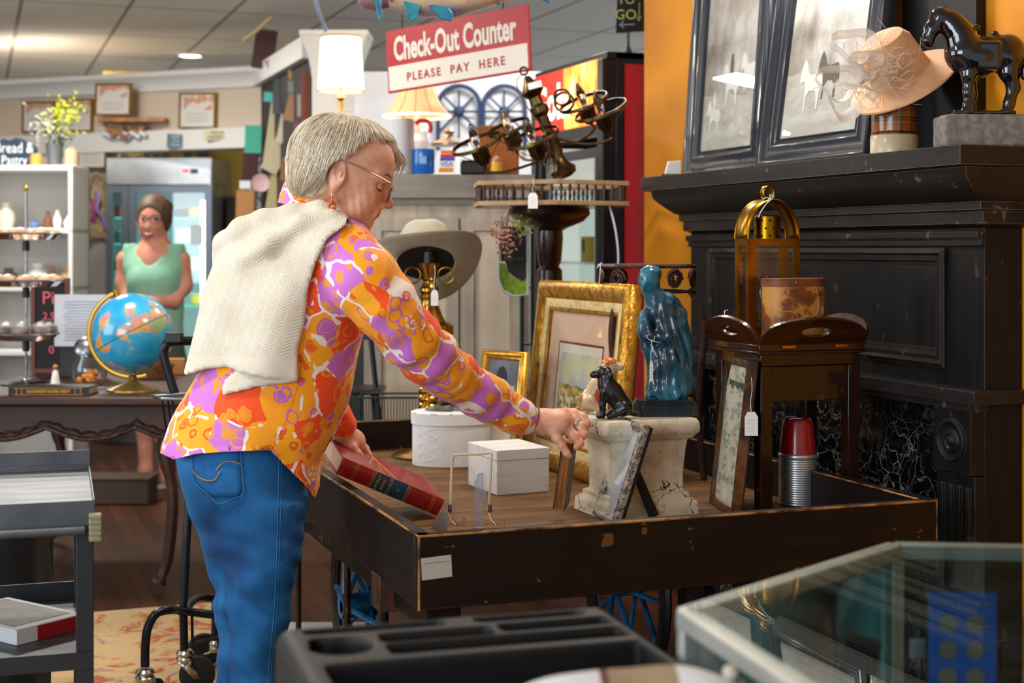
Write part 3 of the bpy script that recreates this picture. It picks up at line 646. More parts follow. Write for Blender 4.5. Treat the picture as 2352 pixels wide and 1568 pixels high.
for k, (fx, fz, s_) in enumerate(((.36, .20, .07), (.31, .21, .05))): b.prism([(x*s_+mx0+.03+(fx-.3), y*s_+fz) for x, y in HORSE2D], -.0104, -.0100, T=STAND)
b.build('printed_horses', paper, t)
MB().bx(.096, W_-.096, .0075, .009, .096, H_-.096).build('glass', pane, t)
# small gilt frame behind the oval box
d1 = 4.83; d2 = 4.66
t, W_, H_ = framed('small gilt picture frame leaning behind the oval box, photo of a cap inside', Vector((*P(1086, 0, d1).to_tuple()[:2], DZ+.001)), Vector((*P(1184, 0, d2).to_tuple()[:2], DZ+.001)), P(1097, 800, d1+.05),
    [([(0, .018), (0, -.002), (.006, -.008), (.014, -.006), (.019, -.001), (.024, -.003), (.030, .004), (.030, .018)], gold, 'moulding')], .03)
MB().bx(.026, W_-.026, .009, .012, .026, H_-.026).build('print', M('grey_blue_print', '#5f6a76', .6, 0, '#8a929a', 6), t)
MB().bx(.045, W_-.05, .0075, .0085, .03, H_-.11).build('card', M('cream_card', '#cdbd9f', .8), t)
b = MB(); b.prism([(.035*math.cos(a)*.7+.10, .035*math.sin(a)+H_-.085) for a in [i*math.pi/8 for i in range(9)]]+[(.07, H_-.12), (.13, H_-.12)], -.0072, -.0062, T=STAND); b.build('printed_cap', M('navy_print', '#1d2433', .6), t)
MB().bx(.026, W_-.026, .0045, .0055, .026, H_-.026).build('glass', pane, t)
# silver easel frame at the front
silver = M('antique_silver', '#a89c90', .42, .5, '#5c5048', 90, .4, .6, bs=160, bstr=.9, bd=.004); dkback = M('frame_back_black', '#14110f', .7)
nb = PZ(1413, 1209, DZ+.001); fb = PZ(1366, 1183, DZ+.001)
e_ = (nb-fb).normalized(); nn_ = UPV.cross(e_).normalized(); nn_ = nn_ if nn_.dot(RT) > 0 else -nn_
t, W_, H_ = framed('ornate silver photo frame on an easel leg at the front rail of the cart', fb, nb, fb+nn_*.085+UPV*.252,
    [([(0, .010), (0, -.004), (.004, -.010), (.012, -.010), (.018, -.004), (.024, -.002), (.024, .010)], silver, 'moulding')], .02)
MB().bx(.02, W_-.02, .004, .006, .02, H_-.02).build('photo', M('pale_photo', '#a9acb4', .3, 0, '#d6d8de', 6), t)
MB().bx(.02, W_-.02, .0015, .0025, .02, H_-.02).build('glass', pane, t)
MB().bx(.003, W_-.003, .0105, .020, .003, H_-.003).build('back_board', dkback, t)
mi = frame_mat(fb, nb, fb+nn_*.085+UPV*.252)[0]
ft = fb+(nb-fb)*.5+nn_*.135; tp = mi @ Vector((W_/2, .021, H_*.62)); inv = mi.inverted()
b = MB(); b.tube([inv @ tp, inv @ (ft+UPV*.004)], [.011, .014], 4, flat=.25); b.build('easel_leg', dkback, t)
# sampler frame
nb = PZ(1684, 1188, DZ+.001); d0 = DP(nb); e_ = Vector((0, -1, 0)); e_ = (-FW*.985+RT*.12).normalized(); fb = nb-e_*.23
nn_ = (RT*.985+FW*.12).normalized()
samp = paint_mat('sampler_linen', [(.3, '#c9c3b0'), (.52, '#c3bda8'), (.56, '#3f7d6c'), (.60, '#c6c0ac'), (.66, '#9a4f5c'), (.70, '#c9c3b0')], 16, (1, 1, 2))
t, W_, H_ = framed('tall thin brown framed sampler standing edge-on beside the butler tray table', fb, nb, fb+nn_*.045+UPV*.405,
    [([(0, .02), (0, -.004), (.006, -.006), (.018, -.003), (.02, .0), (.02, .02)], M('sampler_frame_wood', '#3a2417', .4, 0, '#6d4526', 20), 'moulding')], .02, name='framed_sampler', cat='picture frame')
MB().bx(.016, W_-.016, .004, .007, .016, H_-.016).build('sampler', samp, t)
b = MB()
for k in range(12): b.bx(.05+k*.016, .058+k*.016, .0025, .004, H_-.075-.004*(k % 3), H_-.062)
b.build('stitched_letters', M('dark_thread', '#2c3a38', .8), t)
MB().bx(.0, W_, .0205, .024, 0, H_).build('back_board', dkback, t)
price_tag('cream scalloped price tag hanging from the sampler frame', nb+e_*.012+nn_*.045+UPV*.36, .085, (.034, .062), yaw=math.radians(-25))
b = MB(); tp = P(1672, 712, 4.02); tagline(b, [tp, P(1664, 716, 4.0), P(1669, 738, 4.0), P(1682, 742, 4.0), P(1668, 752, 4.0)], .0013); tagline(b, [P(1676, 772, 4.03), P(1692, 800, 3.98)], .0016)
tag(b.build('white_string', string_w), 'loop of white string hanging over the left flap of the tray table', 'string')
# ---- stone pedestal
def stone():
    t = NT('cracked_white_stone'); n = t.noise(9, 6, None, .6); vo = t.n('TexVoronoi', feature='DISTANCE_TO_EDGE'); nz = t.n('TexNoise', I={'Vector': t.co(), 'Scale': 14, 'Detail': 5}); v = t.n('VectorMath', operation='ADD', I={0: t.co()}); sc = t.n('VectorMath', operation='SCALE', I={0: nz.outputs['Color'], 'Scale': .12}); t.l(sc.outputs[0], v.inputs[1]); t.l(v.outputs[0], vo.inputs['Vector']); vo.inputs['Scale'].default_value = 9
    c = t.ramp(n, [(.35, '#b3a98f'), (.5, '#d2cab2'), (.7, '#ddd6c2')]); k = t.math('MULTIPLY', t.math('LESS_THAN', vo.outputs[0], .012), t.math('GREATER_THAN', t.noise(7, 2), .53))
    c = t.mix(k, c, '#3b342b'); c = t.mix(t.math('MULTIPLY', t.math('GREATER_THAN', t.noise(55, 3), .66), .5), c, '#8a7c62'); t.col(c); t.b.inputs['Roughness'].default_value = .8; t.bump(t.noise(60, 5), .5, .003); return t.mat
pc0 = PZ(1400, 1201, DZ); PWd, PDp, PHh = .270, .205, .252
pc0.y += .03
pd = thing('stone_pedestal', 'cracked cream stone pedestal carrying the blue statue and dog figurines', 'pedestal', (pc0.x+PWd/2, pc0.y+PDp/2, DZ), math.radians(2))
pf = [(0, .001), (0, .03), (.004, .038), (.010, .042), (.016, .046), (.017, .055), (.026, .060), (.030, .068), (.027, .15), (.022, .185), (.020, .196), (.010, .202), (.006, .208), (.001, .214), (-.003, .222), (-.003, .240), (.003, PHh), (PWd/2-.02, PHh)]
b = MB(); n = 12
rg = []
for i, (o, z) in enumerate(cr(pf[:-1], 2)+[(.02, PHh)]):
    a, c = PWd/2-o, PDp/2-o; r = []
    for cx, cy, a0 in ((1, 1, 0), (-1, 1, 90), (-1, -1, 180), (1, -1, 270)):
        for k in range(4):
            an = math.radians(a0+30*k); r.append((cx*(a-.008)+.008*math.cos(an)+.0012*math.sin(z*90+cx), cy*(c-.008)+.008*math.sin(an)+.0012*math.sin(z*70+cy), z))
    rg.append(r)
b.rings(rg); b.build('carved_block', stone(), pd, smooth=40)
PT = DZ+PHh+.001
# ---- blue glazed statue of a draped figure
glz = M('teal_blue_glaze', '#0b3448', .25, .0, '#2f8ba8', 9, .42, .75, coat=.5, st=(1, 1, .6)); glz_b = M('dark_blue_base', '#0b141c', .3, coat=.4)
sc0 = PZ(1531, 957, PT)+FW*.062; sc0.z = PT; ds = DP(sc0); ks = ds/F
stt = thing('draped_statue', 'tall teal blue glazed statue of a bowed draped figure on the stone pedestal', 'statue', sc0, CR)
b = MB()
for z0, z1, a, c in ((0, .030, .087, .058), (.030, .036, .082, .054), (.036, .043, .077, .050)): b.prism([(-a+.022, -c), (a-.022, -c), (a, -c+.022), (a, c-.022), (a-.022, c), (-a+.022, c), (-a, c-.022), (-a, -c+.022)], z0, z1)
b.build('plinth', glz_b, stt, bevel=.0015)
z0 = H+(HY-945)*ks
q = lambda px, py, dy=0: ((px-1531)*ks, dy, (HY-py)*ks+H-PT)
s = S()
s.chain([(q(1535, 895, .0), .052), (q(1540, 830, 0), .046), (q(1541, 770, 0), .040), (q(1528, 715, 0), .032), (q(1520, 690, 0), .026)], .03)
s.chain([(q(1555, 885, .012), .048), (q(1560, 800, .012), .040), (q(1552, 730, .01), .032)], .02)
s.chain([(q(1508, 690, -.005), .020), (q(1500, 665, -.008), .018), (q(1496, 645, -.01), .022)], .02)
s.ell(q(1495, 642, -.012), (.026, .026, .030), .015, (0, 25, 0)); s.ell(q(1500, 626, -.006), (.029, .029, .020), .01)
s.cap(q(1478, 634, -.025), q(1512, 646, -.025), .006, .006, .006)
s.cap(q(1482, 652, -.034), q(1480, 668, -.030), .005, .004, .006)
s.chain([(q(1545, 700, .0), .024), (q(1560, 745, -.015), .02), (q(1530, 775, -.032), .016), (q(1498, 770, -.035), .013), (q(1484, 735, -.03), .011)], .012)
s.chain([(q(1487, 722, -.02), .017), (q(1483, 760, -.02), .015), (q(1490, 800, -.02), .014), (q(1512, 850, -.02), .017), (q(1500, 893, -.03), .016)], .015)
s.chain([(q(1540, 690, .01), .016), (q(1568, 720, .015), .012), (q(1582, 800, .012), .012), (q(1585, 890, .01), .013)], .02)
s.chain([(q(1510, 892, -.028), .012), (q(1492, 903, -.045), .010)], .008)
s.chain([(q(1556, 896, -.030), .012), (q(1556, 904, -.045), .010)], .008)
base_ops = list(s.ops); sb = S(); sb.ops = base_ops
def stf(p): 
    d = sb(p); x, y, z = p[:, 0], p[:, 1], p[:, 2]
    return d+.0022*np.sin(x*260+z*40+np.sin(z*30)*1.5)*np.clip((.40-z)*6, .2, 1)+.0012*np.sin(y*300+z*90)
sdf('figure', stf, (-.075, -.07, .036), (.075, .075, .42), .0035, glz, stt)
b = MB()
for i in range(4): b.ball(((1486+i*6-1531)*ks, -.054+i*.001, .047), (.0035, .008, .0035), 8)
b.build('toes', glz, stt)
sp_ = P(1496, 783, ds-.055)
price_tag('narrow white tag tied with a bow to the blue statue', sp_, .052, (.009, .055), yaw=CR+.2, strings=[[(0, 0, 0), (-.008, 0, .006), (-.012, .003, .014), (-.006, .003, .016)], [(0, 0, 0), (.008, 0, .004), (.010, .003, .013)], [(0, 0, 0), (.012, .001, -.002), (.025, .004, -.006)]])
# ---- dog figurines
def dog(name, label, px, py, d, s_, mats, matfn=None, flip=1):
    base = P(px, py, d); base.z = PT; t = thing(name, label, 'figurine', base, CR)
    g = lambda x, y, z: (x*s_*flip, y*s_, z*s_)
    s = S(); s.chain([(g(.25, 0, .22), .20*s_), (g(.08, 0, .48), .185*s_), (g(-.03, 0, .62), .165*s_), (g(-.06, 0, .74), .145*s_)], .08*s_)
    s.ell(g(-.09, 0, .88), (.150*s_, .135*s_, .125*s_), .05*s_); s.chain([(g(-.16, 0, .85), .085*s_), (g(-.29, 0, .825), .070*s_)], .04*s_); s.ell(g(-.335, 0, .85), (.02*s_, .03*s_, .02*s_), .01*s_)
    for y in (-.12, .12):
        s.chain([(g(-.02, y, .90), .035*s_), (g(.03, y*1.2, .82), .055*s_), (g(.0, y*1.25, .72), .035*s_)], .02*s_)
        s.chain([(g(-.10, y*.7, .50), .085*s_), (g(-.12, y*.7, .25), .058*s_), (g(-.12, y*.75, .06), .05*s_), (g(-.20, y*.8, .04), .045*s_)], .04*s_)
        s.chain([(g(.28, y*1.2, .20), .14*s_), (g(.10, y*1.5, .10), .07*s_), (g(-.0, y*1.5, .04), .05*s_)], .04*s_)
    s.chain([(g(.38, 0, .10), .05*s_), (g(.52, .08, .05), .03*s_), (g(.50, .2, .03), .018*s_)], .03*s_)
    s.cap(g(-.10, 0, .66), g(-.03, 0, .66), .10*s_, .10*s_, .02*s_)
    sdf('dog_body', s, (-.42*s_ if flip > 0 else -.6*s_, -.3*s_, -.012*s_), (.6*s_ if flip > 0 else .42*s_, .35*s_, 1.05*s_), .022*s_, mats, t, matfn)
    eye = M('dog_eye', '#0a0806', .1, coat=1)
    for y in (-.085, .085): MB().ball(g(-.19, y, .91), .014*s_, 8).build('eye', eye, t)
    return t
dog('dog_figurine', 'black labrador figurine sitting on the front of the stone pedestal', 1398, 960, 3.90, .138, M('black_resin', '#0d1218', .3, coat=.3, bs=120, bstr=.3))
hm_ = [M('hound_cream', '#ddc7a2', .35, coat=.3), M('hound_orange', '#c4661f', .35, coat=.3)]
dog('dog_figurine', 'tan and cream hound figurine sitting behind the black labrador', 1388, 948, 4.03, .15, hm_, lambda c: (np.sin(c[:, 0]*60+1)+np.sin(c[:, 2]*48+c[:, 1]*30) > .35).astype(int), -1)
# ---- vacuum flask
fc = PZ(1832, 1158, DZ); fc.z = DZ; dfk = DP(fc); kf = dfk/F; R0 = 43.5*kf
fl = thing('vacuum_flask', 'ribbed silver vacuum flask with a red cup lid at the front of the cart', 'flask', fc, CR)
zt = lambda py: (HY-py)*kf+H-DZ
pf = [(.001, .001), (R0*.95, .001), (R0, .004)]; z = .006
while z < zt(1052): pf += [(R0, z), (R0*.985, z+.0018), (R0*.985, z+.0030), (R0, z+.0048)]; z += .0062
pf += [(R0, zt(1050)), (R0*1.02, zt(1047)), (R0*1.02, zt(1041)), (R0*.97, zt(1039)), (.001, zt(1039))]
alu = M('ribbed_aluminium', '#d2d5d8', .36, .85); MB().lathe(pf, 48).build('ribbed_body', alu, fl, smooth=60)
MB().lathe([(R0*.97, zt(1039)+.0005), (R0*.95, zt(1030)), (R0*.80, zt(968)), (R0*.74, zt(962)), (R0*.70, zt(961)), (R0*.68, zt(963)), (.001, zt(963))], 40).build('cup_lid', M('red_enamel', '#a10d14', .25, coat=.4), fl)
b = MB(); tagline(b, [(-.035, -.01, zt(1000)), (-.036, -.015, zt(975)), (-.025, -.02, zt(960)), (.0, -.022, zt(959)), (.012, -.01, zt(960))], .001); tagline(b, [(-.03, -.02, zt(1010)), (-.040, -.012, zt(970)), (-.028, .0, zt(957)), (0, .01, zt(959))], .001); b.build('string', string_w, fl)
# ---- butler tray table
mah = wood('mahogany', '#120704', '#28110a', .3, 2, 1, edge='#5d2f18', ed=.003, coat=.5); mah2 = wood('mahogany_tray', '#210d07', '#3d1a0d', .3, 0, .9, edge='#6d3a1d', ed=.003, coat=.5)
TZ = 1.035; tc = P(1744, 795, 3.86); TWd, TLn = .322, .27
bt_ = thing('butler_tray_table', 'dark mahogany butler tray table with curved flaps, standing on the cart', 'tray table', (tc.x+TWd/2, tc.y+TLn/2, DZ), 0)
TL_ = TZ-DZ; hw, hl = TWd/2, TLn/2
MB().bx(-hw, hw, -hl, hl, TL_-.006, TL_+.012).build('tray_bottom', mah2, bt_, bevel=.002)
MB().bx(-hw+.01, hw-.01, -hl+.01, hl-.01, TL_-.045, TL_-.007).build('apron', mah, bt_, bevel=.002)
MB().bx(-hw-.004, hw+.004, -hl-.004, hl+.004, TL_-.014, TL_-.006).build('apron_moulding', mah, bt_, bevel=.002)
for sx in (-1, 1):
    for sy in (-1, 1): x, y = sx*(hw-.028), sy*(hl-.028); MB().bx(x-.018, x+.018, y-.018, y+.018, .001, TL_-.045).build('leg', mah, bt_, bevel=.002)
MB().bx(-hw+.046, hw-.046, -hl+.016, -hl+.036, TL_-.14, TL_-.046).build('front_rail', mah, bt_, bevel=.002)
MB().bx(-hw+.046, hw-.046, hl-.036, hl-.016, TL_-.14, TL_-.046).build('back_rail', mah, bt_, bevel=.002)
for sx in (-1, 1): MB().bx(sx*(hw-.026)-.01, sx*(hw-.026)+.01, -hl+.046, hl-.046, TL_-.11, TL_-.046).build('side_rail', mah, bt_, bevel=.002)
def flap(w_, T):
    n = 24; top = [(w_/2*math.cos(math.pi*(1-i/n)), .012+.066*math.sin(math.pi*i/n)**.8) for i in range(n+1)]
    hole = [(.045*math.cos(2*math.pi*i/20)+0, .036+.014*math.sin(2*math.pi*i/20)) for i in range(20)]
    bm = bmesh.new(); vo = [bm.verts.new((x, 0, z)) for x, z in [(-w_/2, 0)]+top+[(w_/2, 0)]]; vh = [bm.verts.new((x, 0, z)) for x, z in hole]
    eo = [bm.edges.new((vo[i], vo[(i+1) % len(vo)])) for i in range(len(vo))]+[bm.edges.new((vh[i], vh[(i+1) % len(vh)])) for i in range(len(vh))]
    bmesh.ops.triangle_fill(bm, use_beauty=True, edges=eo)
    ex = bmesh.ops.extrude_face_region(bm, geom=bm.faces[:]); bmesh.ops.translate(bm, vec=(0, .011, 0), verts=[v for v in ex['geom'] if isinstance(v, bmesh.types.BMVert)])
    bmesh.ops.recalc_face_normals(bm, faces=bm.faces); me = bpy.data.meshes.new('flap'); bm.to_mesh(me); bm.free(); me.transform(T); me.materials.append(mah2)
    o = bpy.data.objects.new('flap', me); COL.objects.link(o); o.parent = bt_; b = o.modifiers.new('b', 'BEVEL'); b.width = .002; b.segments = 2; b.limit_method = 'ANGLE'; return o
lean = 28
for T, w_ in ((TR((0, -hl-.0, TL_+.012)) @ R3(lean), TWd), (TR((0, hl, TL_+.012)) @ R3(0, 0, 180) @ R3(lean), TWd), (TR((-hw, 0, TL_+.012)) @ R3(0, 0, -90) @ R3(lean), TLn), (TR((hw, 0, TL_+.012)) @ R3(0, 0, 90) @ R3(lean), TLn)): flap(w_, T)
for x in (-.075, .085): MB().box((x, -hl-.004, TL_+.006), (.04, .003, .006)).build('hinge', brass, bt_)
# ---- brass lantern on the tray
br2 = M('lantern_brass', '#b8860f', .3, 1, '#6b4a0e', 6, .35, .7)
LW, LDp, LH = .162, .075, .395
lz = TZ+.0125; lcn = P(1745, 762, 3.985); lf = P(1888, 762, 4.035)
ln = thing('brass_lantern', 'arched brass lantern with pierced cylinder and ring handle on the tray table', 'lantern', (lcn.x+LW/2+.018, lcn.y+LDp/2+.095, lz), 0)
a, c = LW/2, LDp/2; zb = .275
b = MB()
for sy in (-1, 1):
    for sx in (-1, 1): b.bx(sx*a-sx*.022, sx*a, sy*c-.001, sy*c+.001, .001, zb); b.bx(sx*a-.001, sx*a+.001, sy*c-sy*.014, sy*c, .001, zb)
    b.bx(-a, a, sy*c-.0012, sy*c+.0012, zb-.013, zb+.004); b.bx(-a, a, sy*c-.0012, sy*c+.0012, .001, .03)
for sx in (-1, 1): b.bx(sx*a-.0012, sx*a+.0012, -c, c, zb-.013, zb+.004); b.bx(sx*a-.0012, sx*a+.0012, -c, c, .001, .03)
b.bx(-a, a, -c, c, .001, .004); b.build('case_frame', br2, ln)
b = MB(); n = 24; R_ = a; rise = .108
for sy in (-1, 1):
    pts = [(R_*math.cos(math.pi*i/n), sy*c, zb+.004+(rise)*math.sin(math.pi*i/n)) for i in range(n+1)]; b.tube(pts, .0028, 6)
b.build('arch_rim', br2, ln)
b = MB(); rg = [[(R_*math.cos(math.pi*i/n), y, zb+.004+rise*math.sin(math.pi*i/n)) for y in (-c, c)] for i in range(n+1)]; b.rings(rg, closed=False, caps=False); b.build('arched_top', br2, ln, solid=.0015)
b = MB(); b.lathe([(.037, zb-.004), (.037, zb+.066), (.030, zb+.070), (.001, zb+.071)], 32); cy = b.build('chimney_cylinder', br2, ln)
b = MB()
for r_, zz_ in ((0, .012), (.5, .033), (0, .055)):
    for k in range(10): an = 2*math.pi*(k+r_)/10; b.cyl((.0365*math.cos(an), .0365*math.sin(an), zb+zz_), (.0376*math.cos(an), .0376*math.sin(an), zb+zz_), .0034, n=12)
b.build('vent_holes', M('dark_hole', '#050403', .9), cy)
b = MB(); b.rings([[(.016*math.cos(2*math.pi*i/24), y, zb+rise+.024+.02*math.sin(2*math.pi*i/24)) for y in (-.011, .011)] for i in range(24)], closed=False, caps=False, loop=True); b.build('ring_handle', br2, ln, solid=.002)
b = MB()
for sy in (-1, 1): b.bx(-a+.02, a-.02, sy*(c-.002)-.0006, sy*(c-.002)+.0006, .03, zb-.012)
for sx in (-1, 1): b.bx(sx*(a-.002)-.0006, sx*(a-.002)+.0006, -c+.012, c-.012, .03, zb-.012)
b.build('glass_panes', pane, ln)
MB().lathe([(.014, .02), (.012, .10), (.020, .115), (.022, .13), (.014, .155), (.005, .172), (.001, .176)], 20).build('candle_bulb', glassy, ln)
tp_ = Vector((ln.location.x-.012, ln.location.y-c-.004, lz+zb+rise+.004))
b = MB(); tagline(b, [(0, 0, 0), (-.012, 0, .006), (-.026, 0, .0), (-.020, 0, -.006), (0, 0, 0)], .001); tagline(b, [(0, 0, 0), (-.016, -.002, -.012), (-.034, -.002, -.035), (-.040, -.002, -.05)], .0016); tagline(b, [(0, 0, 0), (.008, -.002, .01), (.002, -.002, .014)], .001); tagline(b, [(0, 0, 0), (-.006, -.002, .014)], .001)
tl = tag(b.build('tied_string', string_w), 'white string bow tied on top of the brass lantern', 'string'); tl.location = tp_
# ---- leather case in front of the lantern
lthr = NT('worn_leather'); n1 = lthr.noise(11, 6, lthr.co((1, 1, 1.0)), .65); n2 = lthr.noise(4, 2)
lthr.col(lthr.ramp(lthr.math('ADD', lthr.math('MULTIPLY', n1, .75), lthr.math('MULTIPLY', n2, .35)), [(.36, '#4e2412'), (.48, '#7c4320'), (.53, '#c08334'), (.66, '#cf9a4a')])); lthr.b.inputs['Roughness'].default_value = .45; lthr.bump(lthr.noise(80, 4), .3, .001); lthr = lthr.mat
lth2 = M('brown_leather', '#6e3a22', .45, 0, '#86492b', 25, bs=120, bstr=.2)
lcc = P(1822, 765, 4.0); lcc.z = lz
lc_ = thing('leather_case', 'worn oval tan leather case with stitched lid tied with cord, in front of the lantern', 'case', (lcc.x, lcc.y, lz), 0)
kc = 4.0/F; A_, B_ = 74*kc, .055; hh = .172; n = 48
def ov(r, z): return [(A_*r*math.copysign(abs(math.cos(t_))**.8, math.cos(t_)), B_*r*math.copysign(abs(math.sin(t_))**.8, math.sin(t_)), z) for t_ in [2*math.pi*i/n for i in range(n)]]
MB().rings([ov(1, .001), ov(1, hh-.022), ov(.98, hh-.021)]).build('case_body', lthr, lc_)
MB().rings([ov(1.0, hh-.0215), ov(1.03, hh-.021), ov(1.03, hh-.001), ov(1.0, hh), ov(.96, hh-.001)]).build('lid', lth2, lc_)
b = MB()
for k in range(36): t_ = math.pi+math.pi*k/36; p = ov(1.035, hh-.005)[int((t_ % (2*math.pi))/(2*math.pi)*n) % n]; b.ball(p, .001, 5)
b.build('stitching', M('stitch', '#2c170d', .8), lc_)
MB().ball((-.025, -B_*1.035, hh-.012), .0035, 10).build('lid_stud', steel, lc_)
MB().box((.064, -B_*.86, .085), (.022, .012, .03), R=R3(0, 0, 35)).build('strap_loop', lth2, lc_, bevel=.003)
b = MB(); f_ = lambda x, z: (x, -B_*(max(0, 1-abs(x/A_)**2.4)**.42)-.003, z)
tagline(b, [f_(.036, hh-.022), f_(.046, .11), f_(.040, .078), f_(.01, .066), f_(-.03, .058), f_(-.058, .04), f_(-.062, .025)], .0013)
tagline(b, [f_(-.068, .085), f_(-.03, .082), f_(-.018, .066), f_(-.012, .058)], .0012); b.build('cord', M('cord', '#b39069', .8), lc_)
# orange toy behind the flask
og = M('orange_plastic', '#c8410e', .4); oc_ = PZ(1925, 1120, DZ); oc_.z = DZ
ot = thing('orange_trinket', 'small orange and black toy half hidden behind the flask', 'toy', oc_, 0)
b = MB(); b.box((-.02, 0, .03), (.05, .02, .012), R=R3(0, -12, 20)); b.box((.045, .02, .028), (.012, .02, .045), R=R3(0, 25, 0)); b.build('orange_part', og, ot, bevel=.003)
MB().ball((.0, .01, .018), (.045, .03, .018), 16).build('black_body', black_pl, ot)
# ---- wire easel with clear feet, clear plastic stand, card, red book come from pixel rays onto the deck
cream_w = M('cream_wire', '#d6c9a6', .45); clr = pane_mat('clear_plastic', (.88, .90, .93))
we = thing('wire_easel', 'cream wire plate easel with clear plastic feet in the near corner of the cart', 'plate easel', on_deck(1095, 1200), CR)
kw = DP(we.location)/F; g = lambda px, py, y=0: ((px-1095)*kw, y, (1200-py)*kw+.0)
b = MB(); pts = [g(1034, 1176, .0), g(1036, 1110, .01), g(1038, 1056, .02), g(1042, 1048, .022), g(1060, 1046, .022), g(1100, 1045, .022), g(1124, 1042, .022), g(1129, 1043, .022), g(1128, 1060, .02), g(1123, 1168, .0)]
b.tube(pts, 3.2*kw, 8); b.build('wire_loop', cream_w, we)
for px in (1030, 1122):
    b = MB(); py = 1168; b.tube([g(px+1, py+4, 0), g(px+8, py+22, -.012), g(px+22, py+34, -.025), g(px+34, py+38, -.03), g(px+36, py+16, -.034)], 3.4*kw, 6); f = b.build('clear_foot', glassy, we)
    b = MB(); b.cyl(g(px+3, py-10, 0), g(px+4, py+8, 0), 4.5*kw, n=12); b.build('foot_rivet', steel, f)
cs = thing('clear_stand', 'narrow upright clear plastic stand between the wires of the easel', 'display stand', on_deck(1100, 1213), CR)
blu = M('clear_bluish_plastic', '#dfe6f5', .08, trans=.85, ior=1.45)
b = MB(); g = lambda px, py: ((px-1100)*kw, (1213-py)*kw+.001)
b.prism([g(1088, 1213), g(1090, 1130), g(1091, 1108), g(1096, 1106), g(1097, 1092), g(1110, 1090), g(1111, 1213)], -.006, .006, T=STAND); b.build('plastic_body', blu, cs, bevel=.0015)
b = MB(); b.prism([g(1111, 1130), g(1116, 1130), g(1116, 1152), g(1111, 1152)], -.005, .005, T=STAND); b.build('side_catch', blu, cs, bevel=.001)
cd = on_deck(988, 1215); b = MB(); b.prism([(0, .0005), (.045, .0005), (.045, .045), (.04, .045)], -.0006, .0006, T=STAND)
cdo = tag(b.build('folded_card', M('grey_card', '#8e938f', .7)), 'grey folded card corner standing in the near corner of the cart', 'card'); cdo.location = cd; cdo.rotation_euler = (0, 0, CR-.3)
# red encyclopedia volume: spine rests from the rail (left) to the deck (right)
A1 = P(771, 1092, 3.74); A2 = P(1003, 1188, 3.84)
ex_ = (A2-A1).normalized(); ey_ = RT*-.31+FW*.93+UPV*.15; ey_ = (ey_-ex_*ey_.dot(ex_)).normalized(); ez_ = ex_.cross(ey_)
BM = Matrix([[ex_[i], ey_[i], ez_[i], 0] for i in range(3)]+[[0, 0, 0, 1]]); BM.translation = A1+UPV*.004
BW, BT, BD = (A2-A1).length, .046, .195
rb = thing('red_book', 'thick red encyclopedia volume with blue spine panel, held over the side rail', 'book', mat=BM)
redc = M('red_book_cloth', '#a1121a', .38, 0, '#8a0e16', 8, coat=.25); goldf = M('gold_foil', '#d79a26', .35, .6); bluec = M('blue_spine_panel', '#0c4258', .4); pages = M('page_edges', '#cdb69a', .85, 0, '#a98e72', 60, .4, .6, st=(1, 1, 30))
b = MB(); b.bx(0, BW, .002, BD, BT-.003, BT); b.bx(0, BW, .002, BD, 0, .003); b.build('covers', redc, rb, bevel=.001)
b = MB(); n = 8; rg = [[(x, .002-.006*math.sin(math.pi*i/n), BT*i/n) for i in range(n+1)]+[(x, .006, BT*(1-i/n)) for i in range(n+1)] for x in (0, BW)]; b.rings(rg); b.build('spine', redc, rb)
MB().bx(.005, BW-.005, .007, BD-.006, .0032, BT-.0032).build('page_block', pages, rb)
def sp(x0, x1, off): 
    b = MB(); rg = []
    for x in (x0, x1): rg.append([(x, .002-.006*math.sin(math.pi*i/n)-off, BT*i/n) for i in range(n+1)])
    return b.rings(rg, closed=False, caps=False)
sp(BW*.315, BW*.655, .0004).build('blue_panel', bluec, rb)
for f_ in (.135, .155, .305, .325, .475, .49, .645, .665, .895, .915): sp(BW*f_-.0008, BW*f_+.0008, .0008).build('gilt_band', goldf, rb)
Ts = TR((0, -.0055, 0)) @ STAND
for s_, fx in (('WORLD', .365), ('BOOK', .42)): txt(s_, .0105, goldf, rb, TR((BW*fx, -.0052, BT*.5)) @ STAND @ R3(0, 0, 90), sx=1.0, bold=.0002)
txt('A', .011, goldf, rb, TR((BW*.565, -.0052, BT*.5)) @ STAND @ R3(0, 0, 90)); txt('1', .008, goldf, rb, TR((BW*.79, -.0052, BT*.45)) @ STAND @ R3(0, 0, 90))
b = MB(); b.tube([(BW*.40, .0, BT+.0003), (BW*.43, BD*.6, BT+.0003)], .0007, 4); b.tube([(BW*.53, .0, BT+.0003), (BW*.42, BD*.9, BT+.0003)], .0005, 4); b.build('cover_gilt_lines', goldf, rb)
# ================================================================ background
def G(px0, py0, d):
    k = d/F; return lambda px, py, y=0.0: ((px-px0)*k, y, (py0-py)*k)
def TP(name, label, cat, px, py, d, group=None, rz=0):
    return thing(name, label, cat, P(px, py, d), CR+rz, group), G(px, py, d), d/F
def poly(g, pts, y0, y1, mb=None):
    """outline in the xz plane with real thickness from y0 to y1"""
    mb = mb or MB(); mb.prism([(g(*p)[0], g(*p)[2]) for p in pts], -y1, -y0, T=STAND); return mb
def bar(g, p, q, r, mb=None, y=0):
    mb = mb or MB(); mb.tube([g(*p, y), g(*q, y)], r, 8); return mb
